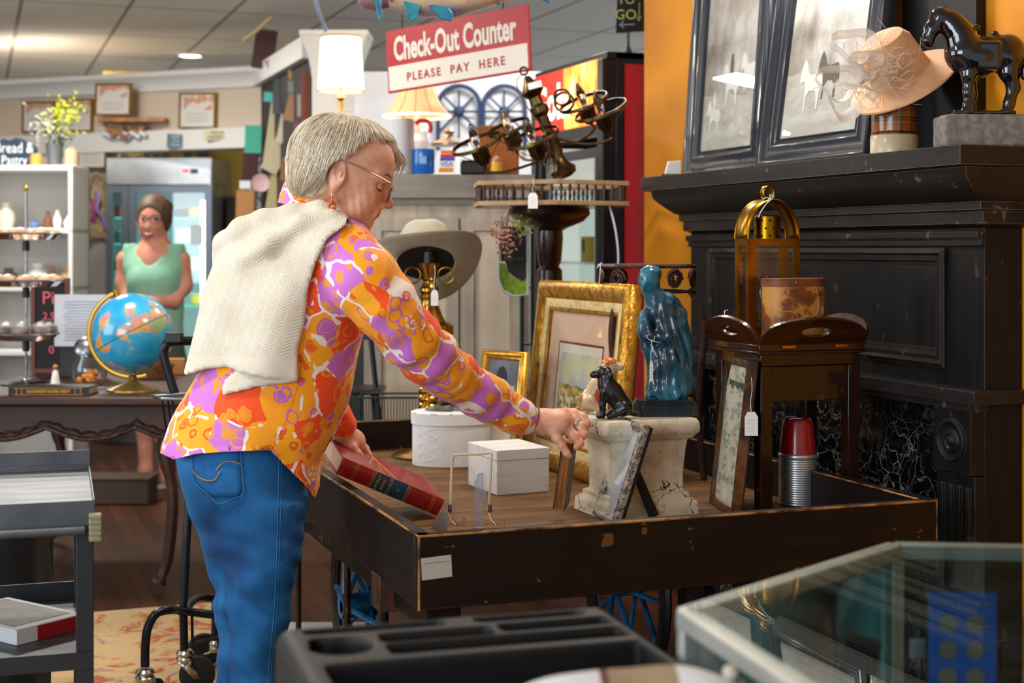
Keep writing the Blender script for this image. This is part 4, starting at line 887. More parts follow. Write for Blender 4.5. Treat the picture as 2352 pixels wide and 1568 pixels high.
# ---- partition wall with crown, opening, beam
DW = 9.5
beige = M('beige_wall_paint', '#c9b8a4', .8); trimw = M('white_trim', '#dcdad6', .6); olive = M('olive_wall_paint', '#8a7424', .8, 0, '#79651e', 3); greyw = M('grey_partition', '#a19d97', .8)
pL, pR = CF(-3.35, 10.25, 0), CF(-1.61, DW, 0); dv = (pR-pL).normalized(); wl = (pR-pL).length; wm = TR(pL) @ Matrix.Rotation(math.atan2(dv.y, dv.x), 4, 'Z')
def on_wall(px, py, off=0):
    r = ray(px, py); n = Vector((-dv.y, dv.x, 0)); t = (pL-CAM).dot(n)/r.dot(n); p = CAM+r*t; return p-n*off*(1 if n.dot(FW) > 0 else -1)
zt_ = 2.44; zl_ = on_wall(500, 300).z
struct(MB().bx(-1.2, wl, 0, .12, zl_, zt_, T=wm).build('wall_partition', beige))
b = MB(); vs = [(0, zt_+.02), (-.09, zt_+.02), (-.09, zt_-.01), (-.06, zt_-.03), (-.03, zt_-.07), (-.025, zt_-.10), (0, zt_-.11)]
b.rings([[(x, y, z) for y, z in vs] for x in (-1.2, wl+.02)], T=wm); struct(b.build('trim_1', trimw))
b = MB(); b.bx(-1.2, wl, -.06, .13, zl_-.12, zl_+.01, T=wm); struct(b.build('trim_2', trimw))
q1 = on_wall(186, 500); q2 = on_wall(246, 500)
struct(MB().bx((wm.inverted() @ q1).x, (wm.inverted() @ q2).x, 0, .12, 0, zl_-.12, T=wm).build('wall_post', greyw))
struct(MB().box((0, 0, 1.3), (2.2, .1, 2.6), T=CM(-1.9, 10.9)).build('wall_olive', olive))
q3 = on_wall(572, 500)
struct(MB().bx((wm.inverted() @ q3).x, wl, 0, .12, 0, zl_-.1, T=wm).build('wall_sign_column', M('damask_wallpaper', '#8b8b8b', .8, 0, '#3a3a3d', 22, .46, .54)))
# side return of the partition running towards the camera
pN = CF(-1.10, 8.1, 0); d2_ = (pN-pR).normalized(); rm = TR(pR) @ Matrix.Rotation(math.atan2(d2_.y, d2_.x), 4, 'Z'); rl = (pN-pR).length
struct(MB().bx(0, rl, 0, .10, 0, zt_, T=rm).build('wall_return', M('dark_sign_wall', '#3a3431', .8)))
b = MB(); b.bx(-.02, rl, -.05, .10, zt_-.10, zt_+.02, T=rm); struct(b.build('trim_3', trimw))
txt('CREW', .24, M('black_paint', '#1a1510', .8), tag(MB().box((0, 0, 0), (.01, .01, .01)).build('wall_lettering', olive), 'black hand painted wall lettering above the refrigerator', 'sign'), Matrix.Identity(4) @ STAND, ext=.002, bold=.01)
wlo = bpy.data.objects['wall_lettering']; wlo.location = P(380, 348, 10.82); wlo.rotation_euler = (0, 0, CR)
# white column with capital behind the lamp
b = MB(); b.box((0, 0, 1.1), (.235, .22, 2.2)); b.box((0, 0, 2.43), (.36, .3, .03)); b.add([(x*w_, y*w_*.9, z) for z, w_ in ((2.2, .12), (2.25, .125), (2.32, .14), (2.415, .175)) for x, y in ((-1, -1), (1, -1), (1, 1), (-1, 1))], [(i*4+j, i*4+(j+1) % 4, i*4+4+(j+1) % 4, i*4+4+j) for i in range(3) for j in range(4)])
o = struct(b.build('wall_column', M('cream_column', '#d9d6cf', .6), bevel=.004)); o.matrix_world = CM(-.935, 7.9)
# ---- framed certificates on the partition
cert = NT('certificate_paper'); sp = cert.n('SeparateXYZ'); cert.l(cert.co(), sp.inputs[0]); m = cert.math('GREATER_THAN', sp.outputs[2], .12); cert.col(cert.mix(cert.math('MULTIPLY', m, cert.ramp(cert.noise(14, 3), [(.5, 0.0), (.55, .8)])), '#e2ddd4', cert.ramp(cert.noise(9, 2), [(.45, '#d98a3f'), (.55, '#a58aa5')]))); cert = cert.mat
gfr = M('thin_gold_frame', '#a07a34', .35, .7)
def cert_frame(label, x0, y0, x1, y1, off=.03, tilt=0):
    bl_, br_, tl_ = on_wall(x0, y1, off), on_wall(x1, y1, off), on_wall(x0, y0, off)
    t, W_, H_ = framed(label, bl_, br_, tl_, [([(0, .02), (0, -.004), (.012, -.004), (.012, .02)], gfr, 'moulding')], .01, name='framed_certificate', cat='framed certificate')
    MB().bx(.01, W_-.01, .006, .012, .01, H_-.01).build('certificate', cert, t)
    MB().bx(.01, W_-.01, .0015, .003, .01, H_-.01).build('glass', pane, t)
    b = MB()
    for k in range(3): b.bx(W_*.2, W_*.8, .0045, .0058, H_*(.2+.1*k), H_*(.21+.1*k))
    b.build('printed_lines', ink, t); return t
cert_frame('gold framed certificate furthest left on the beige wall, partly behind the plant', 57, 234, 131, 305)
cert_frame('gold framed certificate right behind the yellow green plant', 140, 228, 217, 303)
cert_frame('gold framed certificate standing on the carved wooden wall shelf', 253, 197, 334, 270, .16)
cert_frame('gold framed certificate hanging alone near the right end of the beige wall', 416, 214, 500, 296)
cert_frame('gold framed certificate hanging on the grey post above the straw bonnet', 188, 313, 254, 388, .05)
# carved shelf
t, g, k = TP('wall_shelf', 'ornate carved orange-brown wooden wall shelf holding a certificate', 'shelf', 310, 320, DP(on_wall(310, 300, .12)))
cwod = M('carved_brown_wood', '#8a4f12', .4, 0, '#b0701e', 18)
MB().bx(g(232, 0)[0], g(386, 0)[0], -.09, .10, g(0, 282)[2], g(0, 272)[2]).build('shelf_top', cwod, t, bevel=.003)
b = MB()
for px, pr in ((258, 9), (288, 12), (318, 9)): b.ring(g(px, 300, .0), pr*k, 3*k, (0, 1, 0), 20, 6)
b.tube(cr([g(240, 284), g(250, 296), g(272, 306), g(288, 318), g(304, 306), g(326, 296), g(336, 284)], 5), 4*k, 6); b.build('carved_bracket', cwod, t)
# small signs hung on the beam
def sign(label, x0, y0, x1, y1, d, col, txtc=None, s_='', th=.015, name='sign', cat='sign', rot=0, col2=None, tc='#3b3b3b', sz=None, group=None, ends=None, yaw=0):
    d_ = d; k = d_/F; t = thing(name, label, cat, P((x0+x1)/2, (y0+y1)/2, d_), CR+yaw, group)
    w_, h_ = (x1-x0)*k/max(math.cos(yaw), .3), (y1-y0)*k; b = MB(); b.box((0, 0, 0), (w_, th, h_), R=R3(0, rot, 0)); b.build('board', M(name+'_paint', col, .7, 0, col2, 18) if col2 else M(name+'_paint', col, .7), t, bevel=.002)
    if s_:
        ln_ = s_.split('|')
        for i, l_ in enumerate(ln_):
            sz_ = sz or min(h_/len(ln_)*.75, w_/max(len(l_), 1)*1.5); txt(l_, sz_, M('sign_letter_paint', tc, .7), t, R3(0, rot, 0) @ TR((0, -th/2-.001, h_*(.5-(i+.5)/len(ln_))*.9)) @ STAND, ext=.0008)
    return t
sign('small blue grey lettered sign hung on the white beam', 384, 308, 424, 340, DP(on_wall(400, 320, .10)), '#55707c', s_='BLESS|THIS|HOME', tc='#cfd6d8', rot=4)
sign('cream welcome sign on the white beam beside the blue sign', 468, 299, 554, 321, DP(on_wall(500, 310, .09)), '#d3c9a4', s_='WELCOME TO|FARMERS MARKET', tc='#4b4636')
b = MB()
for i in range(14): p = on_wall(262+i*7, 308+(i % 3)*4, .1); b.ball(tuple(p), .018, 8)
tag(b.build('fairy_lights', M('white_beads', '#dfdfe2', .3)), 'string of white beads along the beam under the carved shelf', 'string lights')
# straw bonnet decoration on the post
t, g, k = TP('straw_wreath', 'arched straw wall wreath with purple ribbon on the grey post', 'wreath', 222, 550, DP(on_wall(222, 470, .08)))
straw = M('straw', '#a58f6a', .9, 0, '#7d6746', 60); MB().tube(cr([g(202, 548), g(198, 480), g(205, 430), g(220, 398), g(238, 425), g(244, 480), g(240, 548)], 6), 5*k, 8).build('arched_rim', straw, t)
poly(g, [(204, 546), (202, 480), (210, 430), (222, 404), (236, 430), (240, 480), (238, 546)], .01, .03).build('woven_back', M('burlap', '#8b7656', .95, 0, '#b5a27c', 40), t)
MB().tube(cr([g(222, 440, -.02), g(230, 455, -.04), g(226, 480, -.04), g(238, 500, -.04), g(246, 525, -.03)], 6), [.02]*25, 6, flat=.4).build('purple_ribbon', M('lavender_ribbon', '#9b84c4', .6), t)
MB().tube(cr([g(214, 455, -.02), g(218, 480, -.03), g(214, 505, -.02)], 6), [.018]*13, 6, flat=.4).build('magenta_ribbon', M('magenta_ribbon', '#8e3f6c', .6), t)
# ---- white shelf unit
DS = 8.8; t, g, k = TP('white_shelf_unit', 'white open shelf unit with crockery at the far left', 'shelf unit', 90, 383, DS)
t.location.z = 0; g0 = G(90, HY+H*F/DS, DS); whs = M('white_shelf_paint', '#d9d8d4', .6)
x0, x1 = g0(-70, 0)[0], g0(186, 0)[0]; zs = [g0(0, y)[2] for y in (383, 525, 655, 800)]
for z in zs: MB().bx(x0, x1, -.17, .17, z-.03, z).build('shelf', whs, t, bevel=.003)
for x in (x0+.012, x1-.012): MB().bx(x-.012, x+.012, -.17, .17, 0, zs[0]-.03).build('side_panel', whs, t)
MB().bx(x0, x1, .15, .17, 0, zs[0]-.03).build('back_panel', M('shelf_back', '#b9b6b0', .7), t)
def put(name, label, cat, px, z, d=DS, yoff=0, group=None):
    p = P(px, 500, d); p.z = z+.001; return thing(name, label, cat, p, CR, group)
def pot(t, pf, mat, name='pot', n=24): return MB().lathe(pf, n).build(name, mat, t)
zt0 = zs[0]; k = DS/F
t = put('chalkboard_sign', 'navy scalloped chalkboard sign with white script on the shelf top', 'sign', 38, zt0)
pts = [(-55, 0), (42, 0), (44, 30), (48, 38), (42, 48), (30, 50), (18, 62), (0, 66), (-14, 60), (-30, 64), (-42, 54), (-55, 50)]
MB().prism([(x*k, y*k) for x, y in pts], -.012, .012, T=STAND).build('board', M('navy_chalkboard', '#1f2b3d', .8), t)
txt('Bread &', 34*k, M('chalk_white', '#c9ced3', .8), t, TR((-.01, -.0135, 42*k)) @ STAND, sx=.8); txt('Pastry', 30*k, M('chalk_white', '#c9ced3', .8), t, TR((-.01, -.0135, 14*k)) @ STAND, sx=.8)
t = put('yellow_jar', 'small yellow jar on the shelf top beside the chalkboard sign', 'jar', 83, zt0); pot(t, [(.001, .0), (13*k, .001), (14*k, 20*k), (13*k, 27*k), (9*k, 29*k), (.001, 29*k)], M('mustard_glaze', '#b98a3c', .5), 'jar_body')
t = put('potted_plant', 'galvanised pot with grey green and yellow green foliage on the shelf top', 'potted plant', 125, zt0)
pot(t, [(.001, 0), (15*k, .001), (20*k, 52*k), (18*k, 53*k), (.001, 48*k)], M('galvanised', '#6d7173', .5, .7), 'pot')
def foliage(t, name, mat, cx, cz, rx, rz, n, s_, seed):
    r = random.Random(seed); b = MB()
    for i in range(n):
        c = Vector((cx+r.gauss(0, rx), r.gauss(0, rx*.6), cz+r.gauss(0, rz))); d = Vector((r.gauss(0, 1), r.gauss(0, 1), r.gauss(0, 1))).normalized()*s_; e = d.orthogonal().normalized()*s_*.5
        b.add([c-d, c+e, c+d, c-e], [(0, 1, 2, 3)])
    o = b.build(name, mat, t, smooth=0); o['kind'] = 'stuff'; return o
foliage(t, 'yellow_leaves', M('yellow_green_leaf', '#a9ae2c', .7), 28*k, 118*k, 20*k, 20*k, 170, .016, 1)
foliage(t, 'grey_leaves', M('grey_leaf', '#a9ab98', .8), -12*k, 92*k, 20*k, 18*k, 200, .012, 2)
foliage(t, 'dark_leaves', M('dark_leaf', '#38402a', .8), 12*k, 62*k, 14*k, 8*k, 60, .014, 3)
t = put('stoneware_bottle', 'cream and brown stoneware bottle on the shelf top right of the plant', 'bottle', 164, zt0); pot(t, [(.001, 0), (15*k, .001), (16*k, 28*k), (14*k, 36*k), (7*k, 41*k), (6*k, 46*k), (.001, 46*k)], M('stoneware_cream', '#b59a7a', .4), 'bottle_body')
cols = ['#d8d5cf', '#7c4a34', '#4b5f86', '#cfc3a8', '#b9a37a', '#2b3230', '#d99a92', '#a37a4a']
rn = random.Random(9); spec = [(1, 15, '#c7bfae', 20, 60), (1, 78, '#5d7397', 12, 20), (1, 110, '#7c4a34', 9, 40), (1, 132, '#e0ded8', 10, 42), (1, 158, '#dcdad2', 12, 30), (2, 20, '#5c5a4c', 22, 40), (2, 88, '#d3dcd4', 26, 50), (2, 120, '#a06a42', 7, 46), (2, 158, '#c0a173', 20, 44), (2, 172, '#d99a92', 8, 22)]
nm = {1: 'middle', 2: 'lower'}; desc = ['pale bulbous vase', 'blue jar', 'brown bottle', 'white pitcher', 'white squat jar', 'dark green vase', 'pale green plate stack', 'copper jug', 'tan round basket', 'pink cup']
for (sh, px, c, r_, h_), ds_ in zip(spec, desc):
    t = put(ds_.split()[-1] if ds_.split()[-1] in ('vase', 'jar', 'bottle', 'pitcher', 'jug', 'basket', 'cup') else 'plate_stack', ds_+' on the %s shelf of the white shelf unit' % nm[sh], 'crockery', px, zs[sh]); r_ *= k; h_ *= k
    MB().lathe([(.001, 0), (r_*.7, .001), (r_, h_*.35), (r_*.9, h_*.6), (r_*.45, h_*.8), (r_*.5, h_), (.001, h_*.97)], 20).build('body', M('crockery_glaze', c, .35), t)
# ---- glass door refrigerator
DFr = 9.9; t = thing('refrigerator', 'stainless two door glass refrigerator behind the woman in green', 'refrigerator', CF((364-CX)/F*DFr, DFr+.35, 0), CR); k = DFr/F; g = G(364, HY+H*F/DFr, DFr)
st2 = M('brushed_stainless', '#8f9091', .35, 1, '#a7a8a8', 3); inner = M('fridge_interior', '#9fc9c8', .5, emi=.28); shelfm = M('fridge_glass_shelf', '#6fd0cf', .3, emi=.25)
ztop = g(0, 361)[2]; zd = g(0, 425)[2]; X0, X1 = g(243, 0)[0], g(486, 0)[0]; Y0 = -.35
MB().bx(X0, X1, Y0, .35, zd, ztop).build('header_panel', st2, t, bevel=.006)
b = MB(); b.bx(X0, X0+.03, Y0+.02, .35, .0, zd); b.bx(X1-.03, X1, Y0+.02, .35, 0, zd); b.bx(X0, X1, .32, .35, 0, zd); b.bx(X0, X1, Y0+.02, .35, 0, .15); b.build('cabinet', st2, t)
MB().bx(X0+.031, X1-.031, .29, .319, .151, zd-.001).build('interior', inner, t)
for i, y in enumerate((500, 560, 625, 705)): b = MB(); b.bx(X0+.032, X1-.032, -.28, .28, g(0, y)[2]-.006, g(0, y)[2]+.006); b.build('glass_shelf', shelfm, t)
xm = g(296, 0)[0]
for x0, x1 in ((X0, xm-.004), (xm, X1)):
    d = MB().rect(x1-x0, zd-.16, [(0, 0), (0, -.03), (.045, -.03), (.045, 0)], T=TR((x0, Y0+.03, .155))).build('door', M('door_frame_grey', '#6d7683', .4, .5), t)
    MB().bx(x0+.045, x1-.045, Y0+.01, Y0+.014, .2, zd-.05).build('door_glass', pane, d)
MB().bx(g(455, 0)[0], g(467, 0)[0], -.26, -.24, .25, g(0, 460)[2]).build('led_strip', M('led_white', '#fff0cf', .5, emi=7), t)
MB().bx(g(274, 0)[0], g(280, 0)[0], -.26, -.24, .25, g(0, 460)[2]).build('led_strip', M('led_green', '#cdf5d8', .5, emi=1.2), t)
b = MB(); b.box(((g(426, 0)[0]), Y0-.003, g(0, 392)[2]), (.04, .006, .015)); b.build('red_display', M('red_led', '#e01020', .5, emi=1.5), t); MB().box(((g(446, 0)[0]), Y0-.003, g(0, 393)[2]), (.05, .006, .03)).build('control_panel', M('dark_panel', '#20302c', .4), t)
MB().bx(g(437, 0)[0], g(466, 0)[0], Y0-.004, Y0, g(0, 562)[2], g(0, 516)[2]).build('paper_notice', M('notice_paper', '#c9d6dc', .7), t)
rn = random.Random(5)
for i, (px, y, w_, h_, c) in enumerate(((318, 500, 22, 26, '#5a6a5a'), (345, 500, 20, 16, '#b9a23c'), (400, 500, 30, 20, '#3a4a4a'), (430, 500, 26, 22, '#c2a468'), (320, 560, 30, 30, '#8fb0a8'), (410, 560, 40, 36, '#dff0ee'), (320, 625, 26, 24, '#4a8a8a'), (420, 625, 40, 30, '#e0efe6'), (440, 705, 36, 24, '#bdb94a'), (265, 500, 16, 24, '#c96a5a'), (262, 560, 14, 26, '#3f7f78'), (262, 625, 14, 26, '#245a5a'))):
    tt_ = thing('food_container', ['dark green', 'yellow', 'dark grey', 'tan', 'pale teal', 'white', 'teal', 'white wide', 'olive yellow', 'coral', 'sea green', 'deep teal'][i]+' container on the %s shelf of the refrigerator%s' % ({500: 'top', 560: 'second', 625: 'third', 705: 'bottom'}[y], ', left door side' if px < 290 else ''), 'container', Vector((0, 0, 0)), CR, 'containers in the refrigerator')
    tt_.location = t.matrix_basis @ Vector((g(px, 0)[0], -.1, g(0, y)[2]+.0075)); b = MB(); b.box((0, 0, h_*k/2), (w_*k, .14, h_*k)); b.build('tub', M('container_plastic', c, .5), tt_, bevel=.012); MB().box((0, 0, h_*k+.004), (w_*k*1.04, .146, .007)).build('lid', M('lid_plastic', '#cfe0df', .5), tt_, bevel=.002)
# ---- sign wall: many small boards on the return and the column
DR = 8.9
for a in (('dark red brown plank sign leaning above the crown at the sign wall corner', 583, 68, 632, 158, 9.2, '#4a2a26', '', 8), ('teal green boxed sign on the damask column', 563, 288, 602, 352, 9.25, '#3fa089', '', 2), ('dark maroon striped plank below the teal sign', 558, 352, 592, 415, 9.25, '#3d0f14', '', 3), ('white card below the maroon plank', 551, 415, 577, 434, 9.25, '#cfd6da', '', 0),
          ('small turquoise square sign near the top of the damask column', 607, 212, 628, 234, 9.15, '#4fb5b0', '', 4), ('orange brown board with dark cross ornament under the white card', 543, 437, 585, 505, 9.2, '#a87442', '', 2)):
    sign(a[0], a[1], a[2], a[3], a[4], a[5], a[6], s_=a[7], rot=a[8], th=.03, col2=None)
SB = [('long pale yellow plank sign, leftmost on the side wall', 614, 236, 640, 372, '#b5ab84', 8), ('tall pale plank sign tilted between two darker boards', 640, 262, 656, 330, '#c0b59c', 12), ('dark grey ridged board high on the side wall', 628, 180, 652, 262, '#4c4e50', 4), ('round grey green plate sign on the side wall', 662, 186, 686, 214, '#7f8a80', 0), ('tan square board tilted on the side wall', 658, 218, 690, 280, '#a07a5c', 14), ('long diagonal cream plank sign on the side wall', 622, 290, 662, 400, '#b3a68a', 28), ('small olive yellow plank low on the side wall', 616, 404, 650, 480, '#a89c6c', 10), ('pinkish red printed board near the column', 676, 284, 694, 345, '#9c5560', 3), ('cream narrow strip sign above the pink board', 684, 218, 694, 268, '#b8ac96', 0), ('brown leather coloured tag board low on the side wall', 646, 362, 668, 416, '#8b5c36', 8), ('tall orange brown wooden frame side next to the column', 702, 165, 714, 318, '#7a3f1c', 0), ('tall red and cream striped strip beside the orange frame', 695, 165, 701, 318, '#a03b30', 0)]
for i, (lb_, x0, y0, x1, y1, c, ro) in enumerate(SB):
    xm_ = (x0+x1)/2; fr = (xm_-600)/115; d_ = 9.5-1.35*fr-.09; sign(lb_, x0, y0, x1, y1, d_, c, col2=None, rot=ro, th=.02)
sign('yellow board of blue painted windows on the crown corner', 660, 98, 705, 182, 8.6, '#a98d4e', rot=-6, th=.03)
for i, (x, y) in enumerate(((672, 118), (692, 112), (670, 152), (690, 146))): sign('blue painted square, number among four on the yellow board: %s' % ['upper left', 'upper right', 'lower left', 'lower right'][i], x-6, y-8, x+6, y+8, 8.57, '#4a6474', th=.008, name='blue_tile', cat='tile')
sign('long narrow cream lettered plank running up the crown to the corner', 612, 128, 660, 160, 9.0, '#9d9382', rot=-28, th=.02)
t, g, k = TP('pink_plate', 'round pink rimmed plate hung low on the sign wall', 'plate', 600, 420, 9.1)
MB().lathe([(.001, .004), (12*k, .004), (20*k, .012), (21*k, .010), (12*k, 0), (.001, 0)], 32, T=STAND).build('plate_body', M('pink_plate_glaze', '#c3a0a0', .4), t)
b = MB(); b.tube(cr([tuple(P(560, 92, 9.0)), tuple(P(590, 70, 8.8)), tuple(P(622, 40, 8.6))], 5), .012, 5); tag(b.build('paper_streamer', M('yellow_streamer', '#cfb57c', .8)), 'yellow and orange paper streamer below the ceiling near the sign wall', 'streamer')
b = MB(); b.tube(cr([tuple(P(716, -30, 7.0)), tuple(P(730, 20, 7.0)), tuple(P(748, 70, 7.1))], 5), .010, 5); tag(b.build('blue_streamer', M('blue_streamer', '#8198b8', .6)), 'pale blue hanging streamer left of the white lamp', 'streamer')
# dark shelf with antiques between fridge and column
t, g, k = TP('dark_cabinet', 'dark brown cabinet in the shadow right of the refrigerator', 'cabinet', 540, 450, 10.5); t.location.z = 0
MB().bx(-.03, .17, -.2, .2, .0, 1.66).build('cabinet_body', M('very_dark_wood', '#2a1a0e', .5), t, bevel=.004)
MB().bx(-.02, .16, -.215, -.2, .1, 1.55).build('door', M('very_dark_wood2', '#3b2513', .5), t, bevel=.004)
# ---- ceiling downlight
t = thing('ceiling_downlight', 'small round recessed ceiling light, far left above the wall', 'ceiling light', P(437, 127, 11.0), 0); t.location.z = 2.735
MB().ring((0, 0, 0), .09, .012, n=28).build('trim_ring', trimw, t); MB().lathe([(.001, -.002), (.08, -.002), (.08, .002), (.001, .002)], 24).build('lens', M('downlight_lens', '#fff3de', .5, emi=14), t)
# ---- woman behind the counter
bgp = CF((352-CX)/F*8.15, 8.15, 0); wo = thing('person', 'person in a green sleeveless top and glasses standing in front of the refrigerator', 'person', bgp, CR)
g = G(352, HY+H*F/8.15, 8.15); k = 8.15/F
skin2 = M('warm_skin', '#c0846c', .55, 0, '#b5745c', 12); q = lambda px, py, y=0: np.array(g(px, py, y))
s = S(); s.ell(q(352, 503, 0), (.080, .095, .118), .02); s.ell(q(352, 530, -.02), (.060, .070, .065), .03); s.ell(q(350, 522, -.095), (.016, .022, .022), .015)
for sx in (-1, 1): s.ell(q(352+sx*14, 519, -.075), (.024, .02, .02), .02); s.ell(q(352+sx*35, 511, .01), (.012, .02, .03), .008)
s.chain([(q(355, 540, .01), .058), (q(357, 572, .02), .062)], .03); s.ell(q(355, 590, .02), (.17, .09, .06), .04)
s.chain([(q(287, 596, .02), .052), (q(283, 650, .03), .045), (q(300, 700, -.02), .038), (q(345, 712, -.12), .032)], .03)
s.chain([(q(412, 600, .02), .060), (q(418, 655, .02), .050), (q(402, 690, -.06), .042), (q(356, 694, -.16), .034), (q(338, 694, -.18), .03)], .03)
s.chain([(q(356, 600, .02), .13), (q(356, 700, .02), .12), (q(356, 800, .02), .13)], .04)
for sx in (-1, 1):
    s.chain([(q(356+sx*24, 800, .02), .085), (q(356+sx*24, 960, .02), .055), (q(356+sx*24, 985, .03), .05), (q(356+sx*24, 1080, .03), .036), (q(356+sx*24, 1102, .02), .032)], .03)
    for i in range(4): s.chain([(q(338+sx*-2+i*3, 700+i*3-6, -.19-.004*i), .009), (q(326+i*2, 704+i*3-6, -.205), .008)], .004) if sx > 0 else None
for i in range(4): s.chain([(q(330-i*3, 706+i*4, -.17), .011), (q(318-i*2, 716+i*4, -.18), .008)], .005)
lipm = M('lips_rose', '#9c3f40', .5); teeth = M('teeth', '#e6ddd2', .4)
sdf('body', s, (-.32, -.26, -.0), (.30, .16, 1.62), .010, skin2, wo)
MB().tube(cr([q(340, 536, -.088), q(347, 541, -.098), q(352, 542, -.099), q(360, 536, -.090)], 5), .006, 6).build('mouth', lipm, wo); MB().tube(cr([q(343, 536, -.094), q(350, 538, -.102), q(358, 536, -.094)], 4), .004, 6).build('teeth', teeth, wo)
for sx in (-1, 1): MB().ball(q(352+sx*14, 503, -.082), .013, 12).build('eye', M('eye_dark', '#3a2a22', .3), wo)
gm = M('dark_glasses', '#2a2326', .3); b = MB()
for sx in (-1, 1): b.ring(tuple(q(351+sx*15, 504, -.105)), (.030, .022), .003, (0, 1, 0), 20, 6); b.tube([tuple(q(351+sx*27, 503, -.10)), tuple(q(352+sx*36, 505, .0))], .003, 5)
b.tube([tuple(q(347, 503, -.108)), tuple(q(355, 503, -.108))], .003, 5); b.build('glasses', gm, wo)
s = S(); s.ell(q(354, 496, .015), (.096, .112, .126), .02); s.ell(q(378, 474, .06), (.035, .04, .035), .02); s.ell(q(352, 524, -.10), (.080, .095, .112), .012, sub=True); s.box(q(352, 650, 0), (.3, .3, .27), .01, .02, sub=True)
sdf('hair', s, (-.2, -.15, 1.3), (.2, .2, 1.75), .009, M('light_brown_hair', '#3e2a1c', .6, 0, '#5c4230', 40, st=(1, 1, .3)), wo)
s = S(); s.chain([(q(356, 612, .02), .142), (q(356, 655, .02), .150), (q(356, 710, .02), .142), (q(356, 770, .02), .150)], .04); s.ell(q(335, 640, -.07), (.075, .07, .07), .05); s.ell(q(380, 640, -.07), (.075, .07, .07), .05)
s.chain([(q(308, 574, .015), .066), (q(318, 610, .0), .085)], .03); s.chain([(q(398, 576, .015), .066), (q(390, 610, .0), .085)], .03)
s.ell(q(354, 552, -.05), (.070, .2, .145), .01, sub=True)
sdf('tank_top', s, (-.24, -.2, g(0, 775)[2]), (.24, .2, g(0, 560)[2]), .010, M('sage_green_jersey', '#7fae94', .8, 0, '#76a58b', 10), wo)
s = S(); s.chain([(q(356, 765, .02), .145), (q(356, 850, .02), .170), (q(356, 930, .02), .19)], .03)
sdf('skirt', s, (-.25, -.25, g(0, 935)[2]), (.25, .25, g(0, 745)[2]), .011, M('dark_olive_skirt', '#3d4638', .85), wo)
for sx in (-1, 1):
    s = S(); s.ell((q(356+sx*26, 1118, -.03)), (.045, .12, .04), .02); s.fn(lambda p: -(p[:, 2]-.002), 0, True); sdf('shoe', s, (-.2, -.2, -.005), (.25, .16, .1), .009, M('grey_shoe', '#9a9490', .7), wo)
# ---- carved wooden table, left
DT = 5.75; TT = H-(912-HY)/F*5.5; tb = thing('carved_table', 'dark carved wooden table with scalloped apron carrying the globe and sweets', 'table', CF((130-CX)/F*DT, 6.1, 0), CR)
tw = wood('carved_table_wood', '#1f0c06', '#41200f', .5, 0, .8, coat=.0, bump=.3); tw2 = M('dark_carving', '#1f0e08', .4, 0, '#3d1f12', 30, bs=50, bstr=.9, bd=.006)
tX0 = (-140-CX)/F*5.5-(130-CX)/F*DT; tX1 = (428-CX)/F*5.5-(130-CX)/F*DT
MB().bx(tX0, tX1, -.60, .55, TT-.035, TT).build('table_top', tw, tb, bevel=.01)
n = 40; b = MB(); top = [(tX0+.04+(tX1-tX0-.08)*i/n, TT-.036) for i in range(n+1)]; bot = [(x, TT-.036-.095-.045*abs(math.sin(i/n*math.pi*2.5))) for i, (x, z) in enumerate(top)]
b.prism(top+bot[::-1], .50, .53, T=STAND); b.build('scalloped_apron', tw, tb)
b = MB(); b.tube([(x, -.535, z+.012) for x, z in bot], .009, 6); b.tube([(x+.005, -.532, z+.034+.006*math.sin(i*2.2)) for i, (x, z) in enumerate(bot)], .006, 5); b.build('carved_border', tw2, tb)
for x, y in ((tX0+.12, -.47), (tX1-.10, -.47), (tX0+.12, .45), (tX1-.10, .45)):
    pp = cr([(x, y, TT-.04), (x-.01, y, TT-.2), (x+.02, y, .35), (x, y, .12), (x-.03, y-.02, .03)], 5); MB().tube(pp, [.035]+[.03]*7+[.022]*8+[.018]*3+[.028]*2, 10).build('leg', tw, tb)
# dark things under the table
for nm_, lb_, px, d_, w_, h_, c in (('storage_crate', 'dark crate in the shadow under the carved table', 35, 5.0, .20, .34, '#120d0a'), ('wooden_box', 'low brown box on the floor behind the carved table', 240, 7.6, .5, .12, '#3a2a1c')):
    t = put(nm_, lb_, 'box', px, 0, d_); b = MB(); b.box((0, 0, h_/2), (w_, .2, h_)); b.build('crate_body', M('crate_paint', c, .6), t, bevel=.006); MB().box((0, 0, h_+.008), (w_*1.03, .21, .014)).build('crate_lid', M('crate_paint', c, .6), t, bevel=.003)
# globe
gz = P(305, 765, 5.75); t = thing('desk_globe', 'blue desk globe with brass meridian arc on the carved table', 'globe', gz, CR); t.location.z = TT; gc = gz.z-TT; Rg = 92*5.75/F
def globe_mat():
    t = NT('globe_map'); v = t.co((1, 1, 1)); n = t.noise(6.5, 6, v, .6, .3); land = t.ramp(n, [(.52, 0.0), (.535, 1.0)]); lc_ = t.ramp(t.noise(11, 3), [(.35, '#d8843a'), (.5, '#d9a95a'), (.58, '#c98a9a'), (.65, '#8fb07a')])
    sp = t.n('SeparateXYZ'); t.l(t.co(rot=(0, math.radians(28), 0)), sp.inputs[0]); eq = t.math('LESS_THAN', t.math('ABSOLUTE', sp.outputs[2]), .0022)
    t.col(t.mix(eq, t.mix(land, t.ramp(t.noise(5, 3), [(.4, '#1590c4'), (.65, '#48b4dc')]), lc_), '#2e6b54')); t.b.inputs['Roughness'].default_value = .18; t.b.inputs['Coat Weight'].default_value = .5; return t.mat
b = MB(); b.ball((0, 0, 0), Rg, 64); o = b.build('sphere', globe_mat(), t); o.location = (0, 0, gc)
